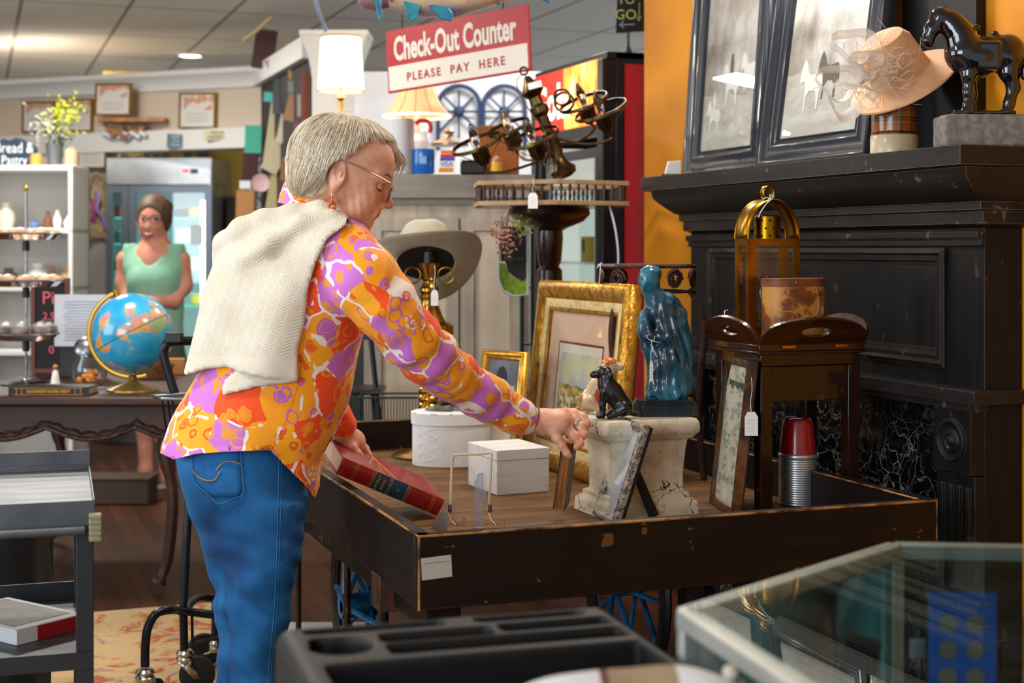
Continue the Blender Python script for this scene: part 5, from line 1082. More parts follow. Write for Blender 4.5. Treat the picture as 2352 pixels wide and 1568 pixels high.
b = MB(); ax_ = 28; n = 40; pts = [(Rg*1.10*math.cos(a), 0, gc+Rg*1.10*math.sin(a)) for a in [math.radians(112+176*i/n) for i in range(n+1)]]; b.tube(pts, [.009]*(n+1), 8, flat=.5); b.build('meridian_arc', M('meridian_brass', '#b08a3a', .3, .8), t)
b = MB(); pp = math.radians(112); b.cyl((Rg*.98*math.cos(pp), 0, gc+Rg*.98*math.sin(pp)), (Rg*1.16*math.cos(pp), 0, gc+Rg*1.16*math.sin(pp)), .012, n=12); b.build('pivot_knob', brass, t)
MB().lathe([(.001, .001), (.102, .001), (.10, .008), (.07, .018), (.03, .03), (.016, .045), (.018, .055), (.013, .06), (.001, gc-Rg*1.1)], 40).build('base', M('globe_base_gold', '#a58a4c', .35, .7), t)
# tiered stand with wrapped pastries
DTi = 6.0; ts = thing('tiered_stand', 'silver four tier pastry stand at the left end of the carved table', 'cake stand', P(60, 700, DTi), CR); ts.location.z = TT; k = DTi/F; zf = lambda y: (HY-y)*k+H-TT
MB().cyl((0, 0, .0), (0, 0, zf(437)), .0055, n=12).build('pole', steel, ts); MB().ball((0, 0, zf(432)), .012, 12).build('finial', M('finial_gold', '#c0a040', .3, .8), ts)
for y, r_ in ((548, 78), (655, 84), (778, 74)):
    r_ *= k; z = zf(y); tr_ = MB().lathe([(.001, z), (r_*.8, z), (r_, z+.02), (r_*1.01, z+.022), (r_*.8, z-.004), (.001, z-.004)], 36).build('tray', glassy, ts); MB().ring((0, 0, z+.021), r_, .004, n=36).build('tray_rim', steel, ts)
    MB().cyl((0, 0, z-.05), (0, 0, z-.008), .014, n=14).build('collar', black_pl, ts)
MB().lathe([(.001, .001), (.10, .001), (.10, .008), (.05, .02), (.001, .03)], 32).build('base', glassy, ts)
crust = M('baked_crust', '#a5652f', .5, 0, '#d3a05c', 18, coat=.3); wrapm = M('cellophane', '#f2efea', .10, alpha=.14); choc = M('chocolate_cake', '#5c3322', .5, 0, '#3d2016', 12, coat=.3); icing = M('white_icing', '#e6e0da', .4)
first = None
for y, r_, n, mm, lb_ in ((545, 54, 7, crust, 'wrapped golden pastry on the top tier of the silver stand'), (652, 58, 8, crust, 'wrapped golden pastry on the middle tier of the silver stand'), (774, 50, 7, choc, 'wrapped chocolate cake on the bottom tier of the silver stand')):
    proto = None
    for i in range(n):
        a = 2*math.pi*i/n+.3; loc = ts.location+RT*(r_*k*math.cos(a))+FW*(r_*k*math.sin(a)); loc.z = TT+zf(y)+.006
        if proto is None:
            proto = thing('pastry', lb_, 'pastry', loc, CR+a, lb_.split(' on the ')[1]+' pastries'); hh_ = .028 if mm is crust else .045
            MB().lathe([(.001, 0), (.030, .001), (.036, hh_*.5), (.030, hh_*.9), (.001, hh_)], 16).build('cake', mm, proto); MB().lathe([(.014, hh_*.93), (.012, hh_+.004), (.001, hh_+.006)], 16).build('icing', icing, proto)
            s = S(); s.ell((0, 0, hh_*.55), (.042, .042, hh_*.75), .01); f0 = s.ops[0][0]; s.ops = [(lambda p, f0=f0: f0(p)+wob(p, 4, 110, .003), 0, False)]; sdf('wrapper', s, (-.06, -.06, -.02), (.06, .06, .1), .006, wrapm, proto)
        else: c = copy_tree(proto); c.location = loc; c.rotation_euler = (0, 0, CR+a)
# other things on the table
def ontab(name, label, cat, px, yfront, group=None, rz=0): p = PZ(px, yfront, TT); p.z = TT+.001; t = thing(name, label, cat, p, CR+rz, group); return t, DP(p)/F
t, k = ontab('black_book', 'black book with gold spine lettering lying on the front of the carved table', 'book', 112, 909)
t.location.z = TT+.001
MB().bx(-92*k, 92*k, -.002, .13, .0, .003).build('cover', M('black_book_cover', '#12130f', .5), t); MB().bx(-92*k, 92*k, -.002, .13, .029, .032).build('cover', M('black_book_cover', '#12130f', .5), t); MB().bx(-92*k, 92*k, -.004, .0, .0, .032).build('spine', M('black_book_cover', '#12130f', .5), t); MB().bx(-90*k, 90*k, .0005, .127, .0035, .0285).build('page_block', pages, t)
txt('ALEXANDER PALMER GREAT', .015, goldf, t, TR((0, -.0045, .016)) @ STAND, sx=.85); b = MB(); [b.bx(x-.0006, x+.0006, -.0046, -.004, .003, .029) for x in (-.12, -.1, .1, .12)]; b.bx(-.13, .13, -.0046, -.004, .0275, .0285); b.bx(-.13, .13, -.0046, -.004, .0035, .0045); b.build('gilt_lines', goldf, t)
t, k = ontab('chalk_sign', 'brown framed chalkboard with pink Pie lettering behind the tiered stand', 'sign', 98, 856)
MB().rect(.17, .42, [(0, .01), (0, -.01), (.018, -.01), (.018, .01)], T=TR((-.05, 0, .0))).build('frame', M('red_brown_frame', '#5c2a18', .5), t); MB().bx(-.034, .104, -.002, .004, .018, .402).build('board', M('blackboard', '#19181a', .8), t)
pk = M('pink_chalk', '#d95f6c', .8); txt('Pie', .08, pk, t, TR((.045, -.004, .33)) @ STAND); txt('2.50', .045, pk, t, TR((.04, -.004, .25)) @ STAND); txt('0', .05, pk, t, TR((.04, -.004, .10)) @ STAND)
t, k = ontab('paper_notice', 'white printed notice sheet standing behind the globe', 'notice', 190, 868)
MB().box((.0, 0, .245), (.24, .004, .22)).build('paper', M('notice_sheet', '#c9cdd8', .8), t)
b = MB()
for i in range(14): b.box((.005-.004*(i % 3), -.0028, .325-i*.0125), (.16-.02*(i % 4 == 3), .001, .004))
b.build('printed_lines', M('grey_print', '#9aa0b0', .8), t); MB().box((0, .01, .07), (.2, .012, .138)).build('stand', black_pl, t, bevel=.003)
t, k = ontab('candy_jar', 'glass jar of orange sweets with tilted silver lid beside the globe', 'jar', 205, 884)
MB().lathe([(.001, .002), (.055, .002), (.068, .03), (.068, .08), (.05, .11), (.05, .125), (.047, .125), (.047, .11), (.065, .08), (.065, .03), (.053, .006), (.001, .006)], 32).build('glass_body', pane, t)
MB().lathe([(.001, .018), (.03, .014), (.05, .0), (.052, -.004), (.001, .0)], 28, T=TR((-.005, -.01, .155)) @ R3(50, 20)).build('lid', steel, t)
sw = M('orange_sweet', '#d98a20', .35, coat=.3); pr0 = None; rn = random.Random(2)
for i in range(14):
    lc2 = t.location+RT*rn.uniform(-.035, .035)+FW*rn.uniform(-.035, .035)+UPV*(.022+.014*(i//5))
    if pr0 is None: pr0 = tag(MB().lathe([(.001, -.008), (.012, -.004), (.013, .004), (.001, .009)], 10).build('sweet', sw), 'orange sweet inside the glass candy jar', 'sweet', 'orange sweets in the jar'); pr0.location = lc2
    else: c = pr0.copy(); COL.objects.link(c); c.location = lc2; c.rotation_euler = (rn.random(), rn.random(), 0)
t, k = ontab('figurine', 'white angel figurine with blond hair behind the black book', 'figurine', 127, 884)
MB().lathe([(.001, 0), (.020, .001), (.014, .035), (.010, .055), (.004, .062), (.001, .063)], 16).build('robe', icing, t); MB().ball((0, 0, .072), .011, 12).build('head', M('blond_hair', '#b87a34', .6), t)
t, k = ontab('snack_basket', 'basket of wrapped orange and yellow snacks right of the globe base', 'basket', 352, 868)
MB().lathe([(.001, .001), (.07, .001), (.09, .06), (.086, .06), (.068, .008), (.001, .008)], 28).build('basket_body', M('wicker', '#6b4420', .8, 0, '#8a5c2e', 60, bs=80, bstr=.8), t)
for i, (x, y, z, c, ds_) in enumerate(((-.04, -.02, .07, '#c98a1e', 'amber'), (.0, .0, .08, '#d2b32a', 'yellow'), (.045, -.03, .068, '#c43a20', 'red'), (.03, .03, .07, '#e3dccd', 'white'))):
    b = MB(); b.ball((0, 0, 0), (.03, .02, .016), 12); o = tag(b.build('snack_packet', M('shiny_packet', c, .25, coat=.5)), ds_+' shiny snack packet in the basket right of the globe', 'snack'); o.location = t.location+RT*x+FW*y+UPV*z; o.rotation_euler = (.3*i, .4, i)
t, k = ontab('card_terminal', 'dark card terminal between globe and the woman in green', 'card reader', 300, 842)
MB().box((0, 0, .26), (.05, .03, .11), R=R3(-12)).build('terminal_body', black_pl, t, bevel=.004); MB().box((-.002, -.018, .275), (.035, .003, .06), R=R3(-12)).build('screen', M('grey_screen', '#8a8f8c', .3), t); MB().cyl((0, 0, 0), (0, 0, .21), .012, n=12).build('stem', black_pl, t)
t, k = ontab('tablet_stand', 'black tablet on a stand seen edge-on, left of the card terminal', 'tablet', 268, 846); MB().box((0, 0, .24), (.02, .13, .16), R=R3(0, -8, 30)).build('tablet', M('tablet_black', '#141a22', .2, coat=.4), t, bevel=.003); MB().cyl((0, 0, 0), (0, 0, .17), .01, n=12).build('stem', steel, t)
b = MB(); b.box((0, 0, .035), (.07, .05, .07)); o = tag(b.build('wafer_box', M('tan_card_box', '#b07a48', .7), bevel=.002), 'plain tan cardboard box behind the cart handle on the table', 'box'); o.location = PZ(405, 860, TT)+UPV*.001; o.rotation_euler = (0, 0, CR)
# ---- white shaded lamp
DL = 7.3; t = thing('white_lamp', 'tall lamp with a glowing white drum shade and gold crystal stem', 'lamp', P(783, 300, DL), CR); t.location.z = 0; k = DL/F; zf = lambda y: (HY-y)*k+H
shm = M('lit_white_shade', '#fff4e2', .7, emi=2.2)
MB().lathe([(45*k, zf(87)), (52*k, zf(210))], 48, caps=False).build('shade', shm, t, solid=.003)
gtm = M('gold_trim', '#c79a4a', .5)
for y_, r_ in ((86, 45), (209, 52)): MB().ring((0, 0, zf(y_)), r_*k, .005, n=48).build('shade_trim', gtm, t)
MB().lathe([(.001, 0), (.14, .002), (.13, .02), (.02, .05), (.013, .3), (.013, zf(290)), (.03, zf(280)), (.012, zf(268)), (.010, zf(232)), (.022, zf(224)), (.008, zf(216)), (.006, zf(200)), (.001, zf(199))], 20).build('stem', M('gold_stem', '#b8862b', .3, .8), t)
for i in range(8): a = i*math.pi/4; MB().ball((.045*math.cos(a), .045*math.sin(a), zf(262)), (.007, .007, .016), 8).build('crystal_drop', glassy, t)
lt_ = bpy.data.lights.new('lamp_bulb', 'POINT'); lt_.energy = 8; lt_.color = (1, .85, .65); lt_.shadow_soft_size = .05; lo = bpy.data.objects.new('lamp_bulb', lt_); COL.objects.link(lo); lo.parent = t; lo.location = (0, 0, zf(150))
# ---- orange bell lamp on the cabinet
DC = 6.25; CTZ = H+(HY-400)/F*DC
DL2 = 6.5; t = thing('bell_lamp', 'table lamp with a glowing peach pleated bell shade under the check-out sign', 'lamp', P(958, 400, DL2), CR); t.location.z = CTZ-.001; k = DL2/F; zf = lambda y: (HY-y)*k+H-CTZ
pe = M('lit_peach_shade', '#e5ab7a', .8, emi=.75); n = 48; pf = [(36, 196), (42, 215), (54, 240), (77, 266)]
MB().rings([[(r_*k*math.cos(2*math.pi*j/n)*(1+.012*abs(math.sin(8*math.pi*j/n))), r_*k*math.sin(2*math.pi*j/n), zf(y)) for j in range(n)] for r_, y in pf], caps=False).build('shade', pe, t, solid=.003)
for j in range(12): a = 2*math.pi*j/12; MB().tube([(r_*k*1.01*math.cos(a), r_*k*1.01*math.sin(a), zf(y)) for r_, y in pf], .002, 5).build('shade_rib', M('shade_seam', '#8a5a38', .8), t)
MB().ring((0, 0, zf(267)), 77*k, .006, n=48).build('shade_hem', M('white_lining', '#f3e8da', .7, emi=.8), t)
MB().lathe([(.001, .001), (.045, .001), (.05, .01), (.05, .02), (.028, .05), (.05, .10), (.045, .16), (.012, .19), (.01, zf(230)), (.001, zf(229))], 28).build('lamp_base', M('white_ceramic', '#d8d8da', .3), t)
lt_ = bpy.data.lights.new('bulb', 'POINT'); lt_.energy = 3.5; lt_.color = (1, .72, .42); lt_.shadow_soft_size = .03; lo = bpy.data.objects.new('bulb', lt_); COL.objects.link(lo); lo.parent = t; lo.location = (0, 0, zf(240))
# ---- weathered cabinet
wc = wood('weathered_grey_wood', '#8d857a', '#b3a796', .75, 2, .7, bump=.5); wc2 = wood('weathered_panel_wood', '#b3a58f', '#c9bda8', .75, 2, .6, bump=.4); wct = wood('weathered_top_wood', '#6f6a63', '#8f897f', .7, 0, .7)
cl0, cr0 = (836-CX)/F*DC, (1216-CX)/F*DC; cab = thing('weathered_cabinet', 'weathered grey and cream wooden cabinet with panelled doors behind the hat', 'cabinet', CF((cl0+cr0)/2, DC+.22, 0), CR); hw = (cr0-cl0)/2; zt_c = CTZ-.002; k = DC/F; zf = lambda y: (HY-y)*k+H
MB().bx(-hw, hw, -.22, .22, 0, zt_c-.10).build('carcass', wc, cab, bevel=.003)
b = MB(); b.prism([(-hw-.02, zt_c-.10), (hw+.02, zt_c-.10), (hw+.02, zt_c), (-hw+.11, zt_c), (-hw-.0, zt_c-.06)], -.24, .25, T=STAND); b.build('cornice', wct, cab, bevel=.003)
MB().bx(-hw-.005, hw+.005, -.232, -.22, zf(470), zt_c-.101).build('frieze', wct, cab, bevel=.002)
for x0, x1 in ((-hw+.02, .05), (.06, hw-.03)):
    d = MB().rect(x1-x0, zf(478)-.12, [(0, 0), (0, -.016), (.055, -.016), (.06, -.006), (.06, 0)], T=TR((x0, -.221, .08))).build('door', wc, cab, smooth=30); MB().bx(x0+.058, x1-.058, -.226, -.222, .14, zf(478)-.09).build('door_panel', wc2, d)
MB().ball((0.03-.0, -.245, zf(840)), .012, 12).build('door_knob', glassy, cab); MB().ring((-.16, -.24, zf(842)), .045, .003, (0, 1, 0)).build('ring_pull', iron, cab) if False else None
def oncab(name, label, cat, px, group=None, d=6.28): p = P(px, 400, d); p.z = CTZ; return thing(name, label, cat, p, CR, group), d/F
t, k = oncab('cleaner_bottle', 'clear spray bottle of bright blue cleaner with red nozzle on the cabinet', 'spray bottle', 973)
MB().lathe([(.001, .001), (22*k, .002), (25*k, .01), (25*k, 50*k), (24*k, 58*k), (.001, 59*k)], 28, sy=.6).build('blue_liquid', M('window_cleaner', '#0f6fd0', .15, trans=.35, coat=.4), t)
MB().lathe([(24*k, 59*k), (14*k, 74*k), (8*k, 86*k), (8*k, 98*k), (.001, 99*k)], 24, sy=.6).build('bottle_neck', M('clear_neck', '#cfd6d8', .15, alpha=.5), t); MB().box((0, -.046, 32*k), (.028, .002, .03)).build('label', M('blue_label', '#7fb0e8', .6), t)
b = MB(); b.tube(cr([(-.035, 0, 116*k), (-.015, 0, 124*k), (.02, 0, 122*k), (.03, 0, 110*k), (.026, 0, 96*k)], 5), .009, 8); b.build('spray_trigger', M('red_nozzle', '#b51c24', .4), t)
t, k = oncab('glass_jar', 'glass jar with pewter dome lid behind the blue spray bottle', 'jar', 1032, d=6.45)
MB().lathe([(.001, .002), (36*k, .002), (38*k, 20*k), (38*k, 62*k), (34*k, 72*k)], 32, caps=False).build('jar_glass', pane, t)
MB().lathe([(44*k, 70*k), (44*k, 76*k), (24*k, 84*k), (12*k, 90*k), (9*k, 96*k), (12*k, 104*k), (6*k, 110*k), (.001, 111*k)], 32).build('lid', M('pewter', '#9a9284', .35, .7), t)
t, k = oncab('card_sign', 'small payment card sign with red, orange, blue and white bands on the cabinet', 'sign', 1024, d=6.16)
for x0, z0, z1, c in ((0, 2, 12, '#e08a1e'), (0, 12, 28, '#e6e6ea'), (0, 28, 36, '#2f55b8'), (0, 36, 44, '#c8171d'), (0, 44, 52, '#e8721f')):
    sh_ = .12; MB().prism([(-17*k+z0*sh_*k, z0*k), (17*k+z0*sh_*k, z0*k), (17*k+z1*sh_*k, z1*k), (-17*k+z1*sh_*k, z1*k)], 0, .004, T=STAND).build('colour_band', M('card_sign_ink', c, .6), t)
txt('VISA', 15*k, M('visa_blue', '#2a3f9a', .6), t, TR((.003, -.0045, 20*k)) @ STAND); txt('MasterCard', 6.4*k, M('white_ink', '#ece6e0', .6), t, TR((.006, -.0045, 44*k)) @ STAND)
t, k = oncab('wicker_box', 'orange brown wicker box on the right end of the cabinet top', 'box', 1150, d=6.38)
wk = M('orange_wicker', '#9c5a16', .7, 0, '#7d440f', 90, bs=110, bstr=.8, st=(1, 1, 2)); MB().bx(-52*k, 42*k, -.08, .08, .001, 88*k).build('box_body', wk, t, bevel=.008); MB().bx(-54*k, 30*k, -.082, .082, 89*k, 112*k).build('lid', M('box_lid_wood', '#7a4a22', .6), t, bevel=.006)
t, k = oncab('yellow_toy', 'small yellow figure standing between the black box and wicker box', 'figurine', 1140, d=6.14); MB().lathe([(.001, 0), (.024, .001), (.022, .02), (.018, .045), (.014, .06), (.001, .064)], 18).build('toy_body', M('yellow_plastic', '#c99a1e', .4), t); MB().ball((0, -.01, .055), .014, 12).build('toy_face', M('tan_plastic', '#b58c6a', .5), t)
t, k = oncab('black_box', 'low black box on the cabinet beside the payment card sign', 'box', 1085, d=6.25); MB().box((0, 0, .025), (.10, .08, .05)).build('box_body', black_pl, t, bevel=.005); MB().box((0, 0, .054), (.09, .07, .008)).build('lid', black_m, t, bevel=.003)
t, k = oncab('paper_roll', 'tall white paper roll standing on the cabinet under the peach lamp', 'paper roll', 926, d=6.3); MB().lathe([(.006, .002), (26*k, .002), (26*k, 128*k), (.006, 128*k)], 36).build('paper', M('roll_paper', '#bdbfc4', .9), t); MB().cyl((0, 0, .0), (0, 0, 134*k), .005, n=10).build('core', steel, t)
# blue arched window ornament
t = thing('arched_window_decor', 'blue wooden double arched window frame with wheel spokes on the back wall', 'wall decoration', P(1105, 285, 7.68), CR); k = 7.68/F; bp = M('navy_blue_paint', '#22395c', .6); g = G(1105, 285, 7.68)
struct(MB().box((0, 0, 1.11), (.98, .08, 2.22), T=CM(-.33, 7.75)).build('wall_white_panel', M('bright_white_wall', '#d4d8df', .7)))
for cx in (1054, 1158):
    b = MB(); pts = [g(cx-48, 345)]+[g(cx+48*math.cos(a), 245-48*math.sin(a)) for a in [math.pi*(1-i/16) for i in range(17)]]+[g(cx+48, 345)]; b.tube(pts, 5*k, 6); ar = b.build('arch', bp, t)
    for i in range(8):
        a = i*math.pi/4; r_ = 48 if i < 5 else 62; MB().tube([g(cx, 256), g(cx+r_*math.cos(a), 256-r_*math.sin(a))], 2.4*k, 6).build('spoke', bp, ar)
    MB().ball(g(cx, 256), (13*k, .02, 13*k), 12).build('hub', bp, ar)
# black board put in to fill the dark area left of the cabinet
t, g, k = TP('dark_area_board', 'tall black board put in for the dark area left of the weathered cabinet', 'cabinet', 838, 500, 7.0); t.location.z = 0
MB().bx(-.15, .04, -.15, .15, 0, 1.46).build('dark_area_board_body', M('near_black_wood', '#121417', .5), t, bevel=.004); MB().bx(-.13, .02, -.16, -.15, .1, 1.38).build('dark_area_board_front', M('near_black_wood2', '#181b1f', .45), t, bevel=.003)
# black folding chair legs and wire basket behind the cart
t = thing('wire_basket', 'black wire basket on legs behind the back rail of the cart', 'basket', P(905, 1000, 5.5), CR); t.location.z = 0; k = 5.5/F; zf = lambda y: (HY-y)*k+H; bw = M('dark_green_wire', '#1d2a2a', .5, .3)
b = MB()
for z, w_ in ((zf(908), .125), (zf(975), .12)): b.tube([(-w_, -.08, z), (w_, -.08, z), (w_, .08, z), (-w_, .08, z)], .004, 6, closed=True)
for i in range(22): x = -.12+i*.24/21; b.tube([(x, -.08, zf(908)), (x*.97, -.08, zf(975))], .0018, 5)
for i in range(9): y = -.08+i*.02; b.tube([(-.122, y, zf(908)), (-.12, y, zf(975))], .0018, 5); b.tube([(-.12, y, zf(975)), (.12, y, zf(975))], .0018, 5)
b.build('wire_body', bw, t)
for sx in (-1, 1): MB().tube([(sx*.11, 0, zf(975)), (sx*.13, .03, 0)], .006, 8).build('leg', bw, t)
t = thing('folding_chair', 'black metal folding chair standing behind the cart near the basket', 'chair', P(832, 900, 5.95), CR); t.location.z = 0; k = 5.95/F; zf = lambda y: (HY-y)*k+H
for sx in (-.1, .05): MB().tube([(sx-.03, 0, zf(700)), (sx+.0, -.02, zf(850)), (sx+.09, -.05, 0)], .011, 8).build('frame_tube', black_m, t); MB().tube([(sx+.05, -.12, .0), (sx-.02, .1, zf(890))], .010, 8).build('leg', black_m, t)
MB().box((-.03, -.05, zf(892)), (.24, .24, .02)).build('seat', black_m, t, bevel=.006); MB().box((-.05, 0, zf(740)), (.20, .012, .14), R=R3(-6)).build('backrest', black_m, t, bevel=.004)
# hanging slate sign, dried flowers, green rack right of the cabinet
t, g, k = TP('slate_sign', 'grey framed slate sign with moss hanging beside the weathered cabinet', 'sign', 1180, 585, 5.5)
MB().tube([g(1150, 500), g(1146, 560), g(1146, 640), g(1156, 668), g(1180, 680), g(1212, 676), g(1212, 520)], 3*k, 6, closed=True).build('frame', M('pale_teal_frame', '#a9b8b2', .4), t)
poly(g, [(1150, 520), (1211, 520), (1211, 640), (1190, 642), (1168, 625), (1160, 600), (1150, 600)], .004, .01).build('slate', M('slate', '#2a2c2d', .8), t)
poly(g, [(1148, 605), (1160, 605), (1170, 630), (1190, 645), (1211, 645), (1210, 674), (1180, 677), (1158, 665), (1148, 640)], .002, .012).build('moss', M('moss_green', '#7d9a2e', .9, 0, '#5f7d22', 30, bs=80, bstr=.8), t)
txt('the|shop'.split('|')[0], 24*k, M('slate_chalk', '#4c5050', .8), t, TR((.0, -.0105, g(0, 560)[2])) @ STAND); txt('Market', 16*k, M('slate_chalk', '#4c5050', .8), t, TR((.0, -.0105, g(0, 595)[2])) @ STAND)
t, g, k = TP('dried_flowers', 'bunch of dusty pink dried grasses hanging above the slate sign', 'dried flowers', 1160, 500, 5.4)
MB().tube([g(1172, 478), g(1165, 500), g(1160, 560)], .004, 6).build('stems', M('dried_stem', '#6e5a44', .9), t); foliage(t, 'dried_heads', M('dusty_pink', '#a87a68', .95), -4*k, -46*k, 14*k, 22*k, 160, .010, 7); foliage(t, 'green_bits', M('olive_green_bits', '#8b8a3c', .9), 38*k, -20*k, 12*k, 14*k, 70, .009, 8)
t, g, k = TP('metal_rack', 'dark green tubular metal rack between cabinet and cooler', 'rack', 1215, 800, 5.75); t.location.z = 0; zf = lambda y: (HY-y)*k+H; grn = M('dark_green_metal', '#1c3531', .4, .3)
for px, m_ in ((1198, grn), (1222, grn)): MB().cyl(((px-1215)*k, 0, 0), ((px-1215)*k, 0, zf(500)), .008, n=10).build('upright', m_, t)
for y in (660, 790, 900): MB().cyl(((1198-1215)*k, 0, zf(y)), ((1222-1215)*k, 0, zf(y)), .005, n=8).build('rung', grn, t)
# ---- check-out sign
m_, W_, H_ = frame_mat(P(892, 215, 5.95), P(1220, 162, 5.5), P(890, 72, 5.95)); t = thing('checkout_sign', 'red and white hanging sign reading Check-Out Counter please pay here', 'sign', mat=m_)
redp = M('sign_red', '#a3161c', .45); crm = M('sign_cream', '#d3ccbf', .5); MB().bx(0, W_, 0, .008, 0, H_).build('board', redp, t, bevel=.0015); MB().bx(.009, W_-.012, -.0015, 0, .009, H_*.42).build('white_field', crm, t)
txt('Check-Out Counter', H_*.52, crm, t, TR((W_*.485, -.001, H_*.67)) @ STAND, sx=W_/H_*.198, bold=.0042); txt('PLEASE  PAY  HERE', H_*.185, redp, t, TR((W_*.49, -.0028, H_*.21)) @ STAND, sx=W_/H_*.335, bold=.0008, sp=1.35)
inv = m_.inverted()
for fx in (.12, .83):
    p = m_ @ Vector((W_*fx, .004, H_-.01)); MB().tube([inv @ p, inv @ Vector((p.x, p.y, 2.735))], .0035, 6).build('hanging_wire', iron, t)
# ---- painted hanging fish
def fishm():
    t = NT('painted_fish'); sp = t.n('SeparateXYZ'); t.l(t.co(), sp.inputs[0]); c = t.ramp(t.math('ADD', t.math('MULTIPLY', sp.outputs[2], 3.2), t.math('ADD', t.math('MULTIPLY', t.noise(5, 3), .35), .3)), [(.12, '#6b78b8'), (.26, '#d9c3a8'), (.42, '#e0a674'), (.7, '#c96a3c')])
    c = t.mix(t.math('GREATER_THAN', t.noise(40, 2), .68), c, '#7d6a26'); t.col(c); t.b.inputs['Roughness'].default_value = .35; t.b.inputs['Coat Weight'].default_value = .4; return t.mat
fz = thing('hanging_fish', 'large painted wooden fish with teal fins hanging above the check-out sign', 'fish decoration', P(1030, -32, 5.1), CR); k = 5.1/F; g = G(1030, -32, 5.1); q = lambda px, py, y=0: np.array(g(px, py, y))
s = S(); s.chain([(q(905, -10), .045), (q(960, -22), .085), (q(1030, -38), .110), (q(1100, -48), .095), (q(1180, -45), .06), (q(1230, -35), .035)], .04)
sdf('fish_body', s, (-.28, -.14, -.16), (.38, .14, .16), .007, fishm(), fz)
s = S(); s.chain([(q(898, -12), .042), (q(862, -8), .045), (q(842, -2), .030)], .03); sdf('fish_head', s, (-.38, -.08, -.1), (-.14, .08, .12), .006, M('green_pink_paint', '#6a8a6c', .4, 0, '#9c5a7c', 26, .46, .54, coat=.4), fz)
teal = M('teal_fin_paint', '#0f8390', .35, 0, '#0c5a86', 14, coat=.4)
for pts in ([(862, -10), (880, -10), (882, 40), (876, 60), (870, 40)], [(930, 10), (968, 18), (962, 50), (950, 58), (938, 48), (934, 30)], [(985, 20), (1025, 15), (1044, 38), (1038, 56), (1015, 52)], [(1125, 0), (1150, -5), (1148, 12), (1140, 10)], [(1222, -30), (1262, -60), (1262, 8), (1235, -5)]): poly(g, pts, -.075 if pts[0][0] < 1100 else -.01, -.055 if pts[0][0] < 1100 else .01).build('fin', teal, fz, bevel=.004)
MB().tube([g(1000, -60), (g(1000, 0)[0], 0, 2.735-fz.location.z)], .003, 6).build('hanging_wire', iron, fz); MB().tube([g(1150, -60), (g(1150, 0)[0], 0, 2.735-fz.location.z)], .003, 6).build('hanging_wire', iron, fz)
# ---- drinks cooler with lit header
cn = P(1384, 117, 6.15); CLz = cn.z; ck = thing('drinks_cooler', 'tall black drinks cooler with lit red and orange header and red side panel', 'cooler', (cn.x+.36, cn.y+.42, 0), 0)
blk_c = M('cooler_black', '#0f1216', .35, .2); redm = M('cooler_red', '#b00d12', .35); X0, X1, Y0, Y1 = -.36, .36, -.42, .42
b = MB(); b.bx(X0+.06, X1, Y0, Y0+.03, 0, CLz); b.bx(X0+.06, X1, Y1-.03, Y1, 0, CLz); b.bx(X1-.03, X1, Y0, Y1, 0, CLz); b.bx(X0+.02, X1, Y0, Y1, CLz-.03, CLz); b.bx(X0+.06, X1, Y0+.03, Y1-.03, 0, .25); b.build('cabinet', blk_c, ck, bevel=.003)
for y in (Y0, Y1-.06): MB().bx(X0, X0+.06, y, y+.06, 0, CLz-.03).build('front_post', blk_c, ck, bevel=.004)
MB().bx(X0+.10, X1-.02, Y0-.006, Y0-.001, .1, CLz-.05).build('red_side_panel', redm, ck)
zh0 = PX(1367, 283, ck.location.x+X0).z; zh1 = PX(1367, 137, ck.location.x+X0).z
MB().bx(X0+.01, X0+.05, Y0+.061, Y1-.061, zh1, CLz-.031).build('header_cap', blk_c, ck); MB().bx(X0+.005, X0+.05, Y0+.061, Y1-.061, zh0-.05, zh0-.002).build('header_bar', blk_c, ck)
def hdr():
    t = NT('lit_header'); n = t.noise(5, 4, t.co((1, 1.5, .7)), .6); sp = t.n('SeparateXYZ'); t.l(t.co(), sp.inputs[0]); left = t.math('GREATER_THAN', t.math('ADD', sp.outputs[1], t.math('MULTIPLY', n, .1)), .06)
    c = t.mix(left, t.ramp(t.math('ADD', n, t.math('MULTIPLY', sp.outputs[2], .0)), [(.3, '#ff3a10'), (.44, '#ff7a18'), (.55, '#ffb54a'), (.66, '#fff0c0')]), '#e8200c'); t.col(c); t.l(c, t.b.inputs['Emission Color']); t.b.inputs['Emission Strength'].default_value = 1.6; return t.mat
hp = MB().bx(X0, X0+.02, Y0+.062, Y1-.062, zh0, zh1).build('lit_header', hdr(), ck)
txt('Cola', .22, M('lit_white_letters', '#ffe9cf', .5, emi=2), ck, TR((X0-.002, .16, (zh0+zh1)/2-.01)) @ R3(0, 0, -90) @ STAND, bold=.006, name='lit_lettering')
mint = M('cooler_interior', '#c3d3cb', .5, emi=.55); MB().bx(X1-.06, X1-.031, Y0+.031, Y1-.031, .26, zh0-.06).build('interior_back', mint, ck); MB().bx(X0+.1, X1-.06, Y1-.06, Y1-.031, .26, zh0-.06).build('interior_side', mint, ck)
for z in (.6, 1.0, PX(1300, 600, ck.location.x).z, 1.55): MB().bx(X0+.09, X1-.06, Y0+.04, Y1-.06, z-.006, z+.006).build('shelf', M('cooler_shelf', '#dfe6e2', .4, emi=.1), ck)
d = MB().rect(.84-.13, zh0-.10-.05, [(0, 0), (0, -.02), (.04, -.02), (.04, 0)], T=TR((X0+.03, Y1-.065, .05)) @ R3(0, 0, -90)).build('door', M('door_grey', '#2b3238', .4, .3), ck); MB().bx(X0+.022, X0+.026, Y0+.1, Y1-.1, .1, zh0-.1).build('door_glass', pane, d)
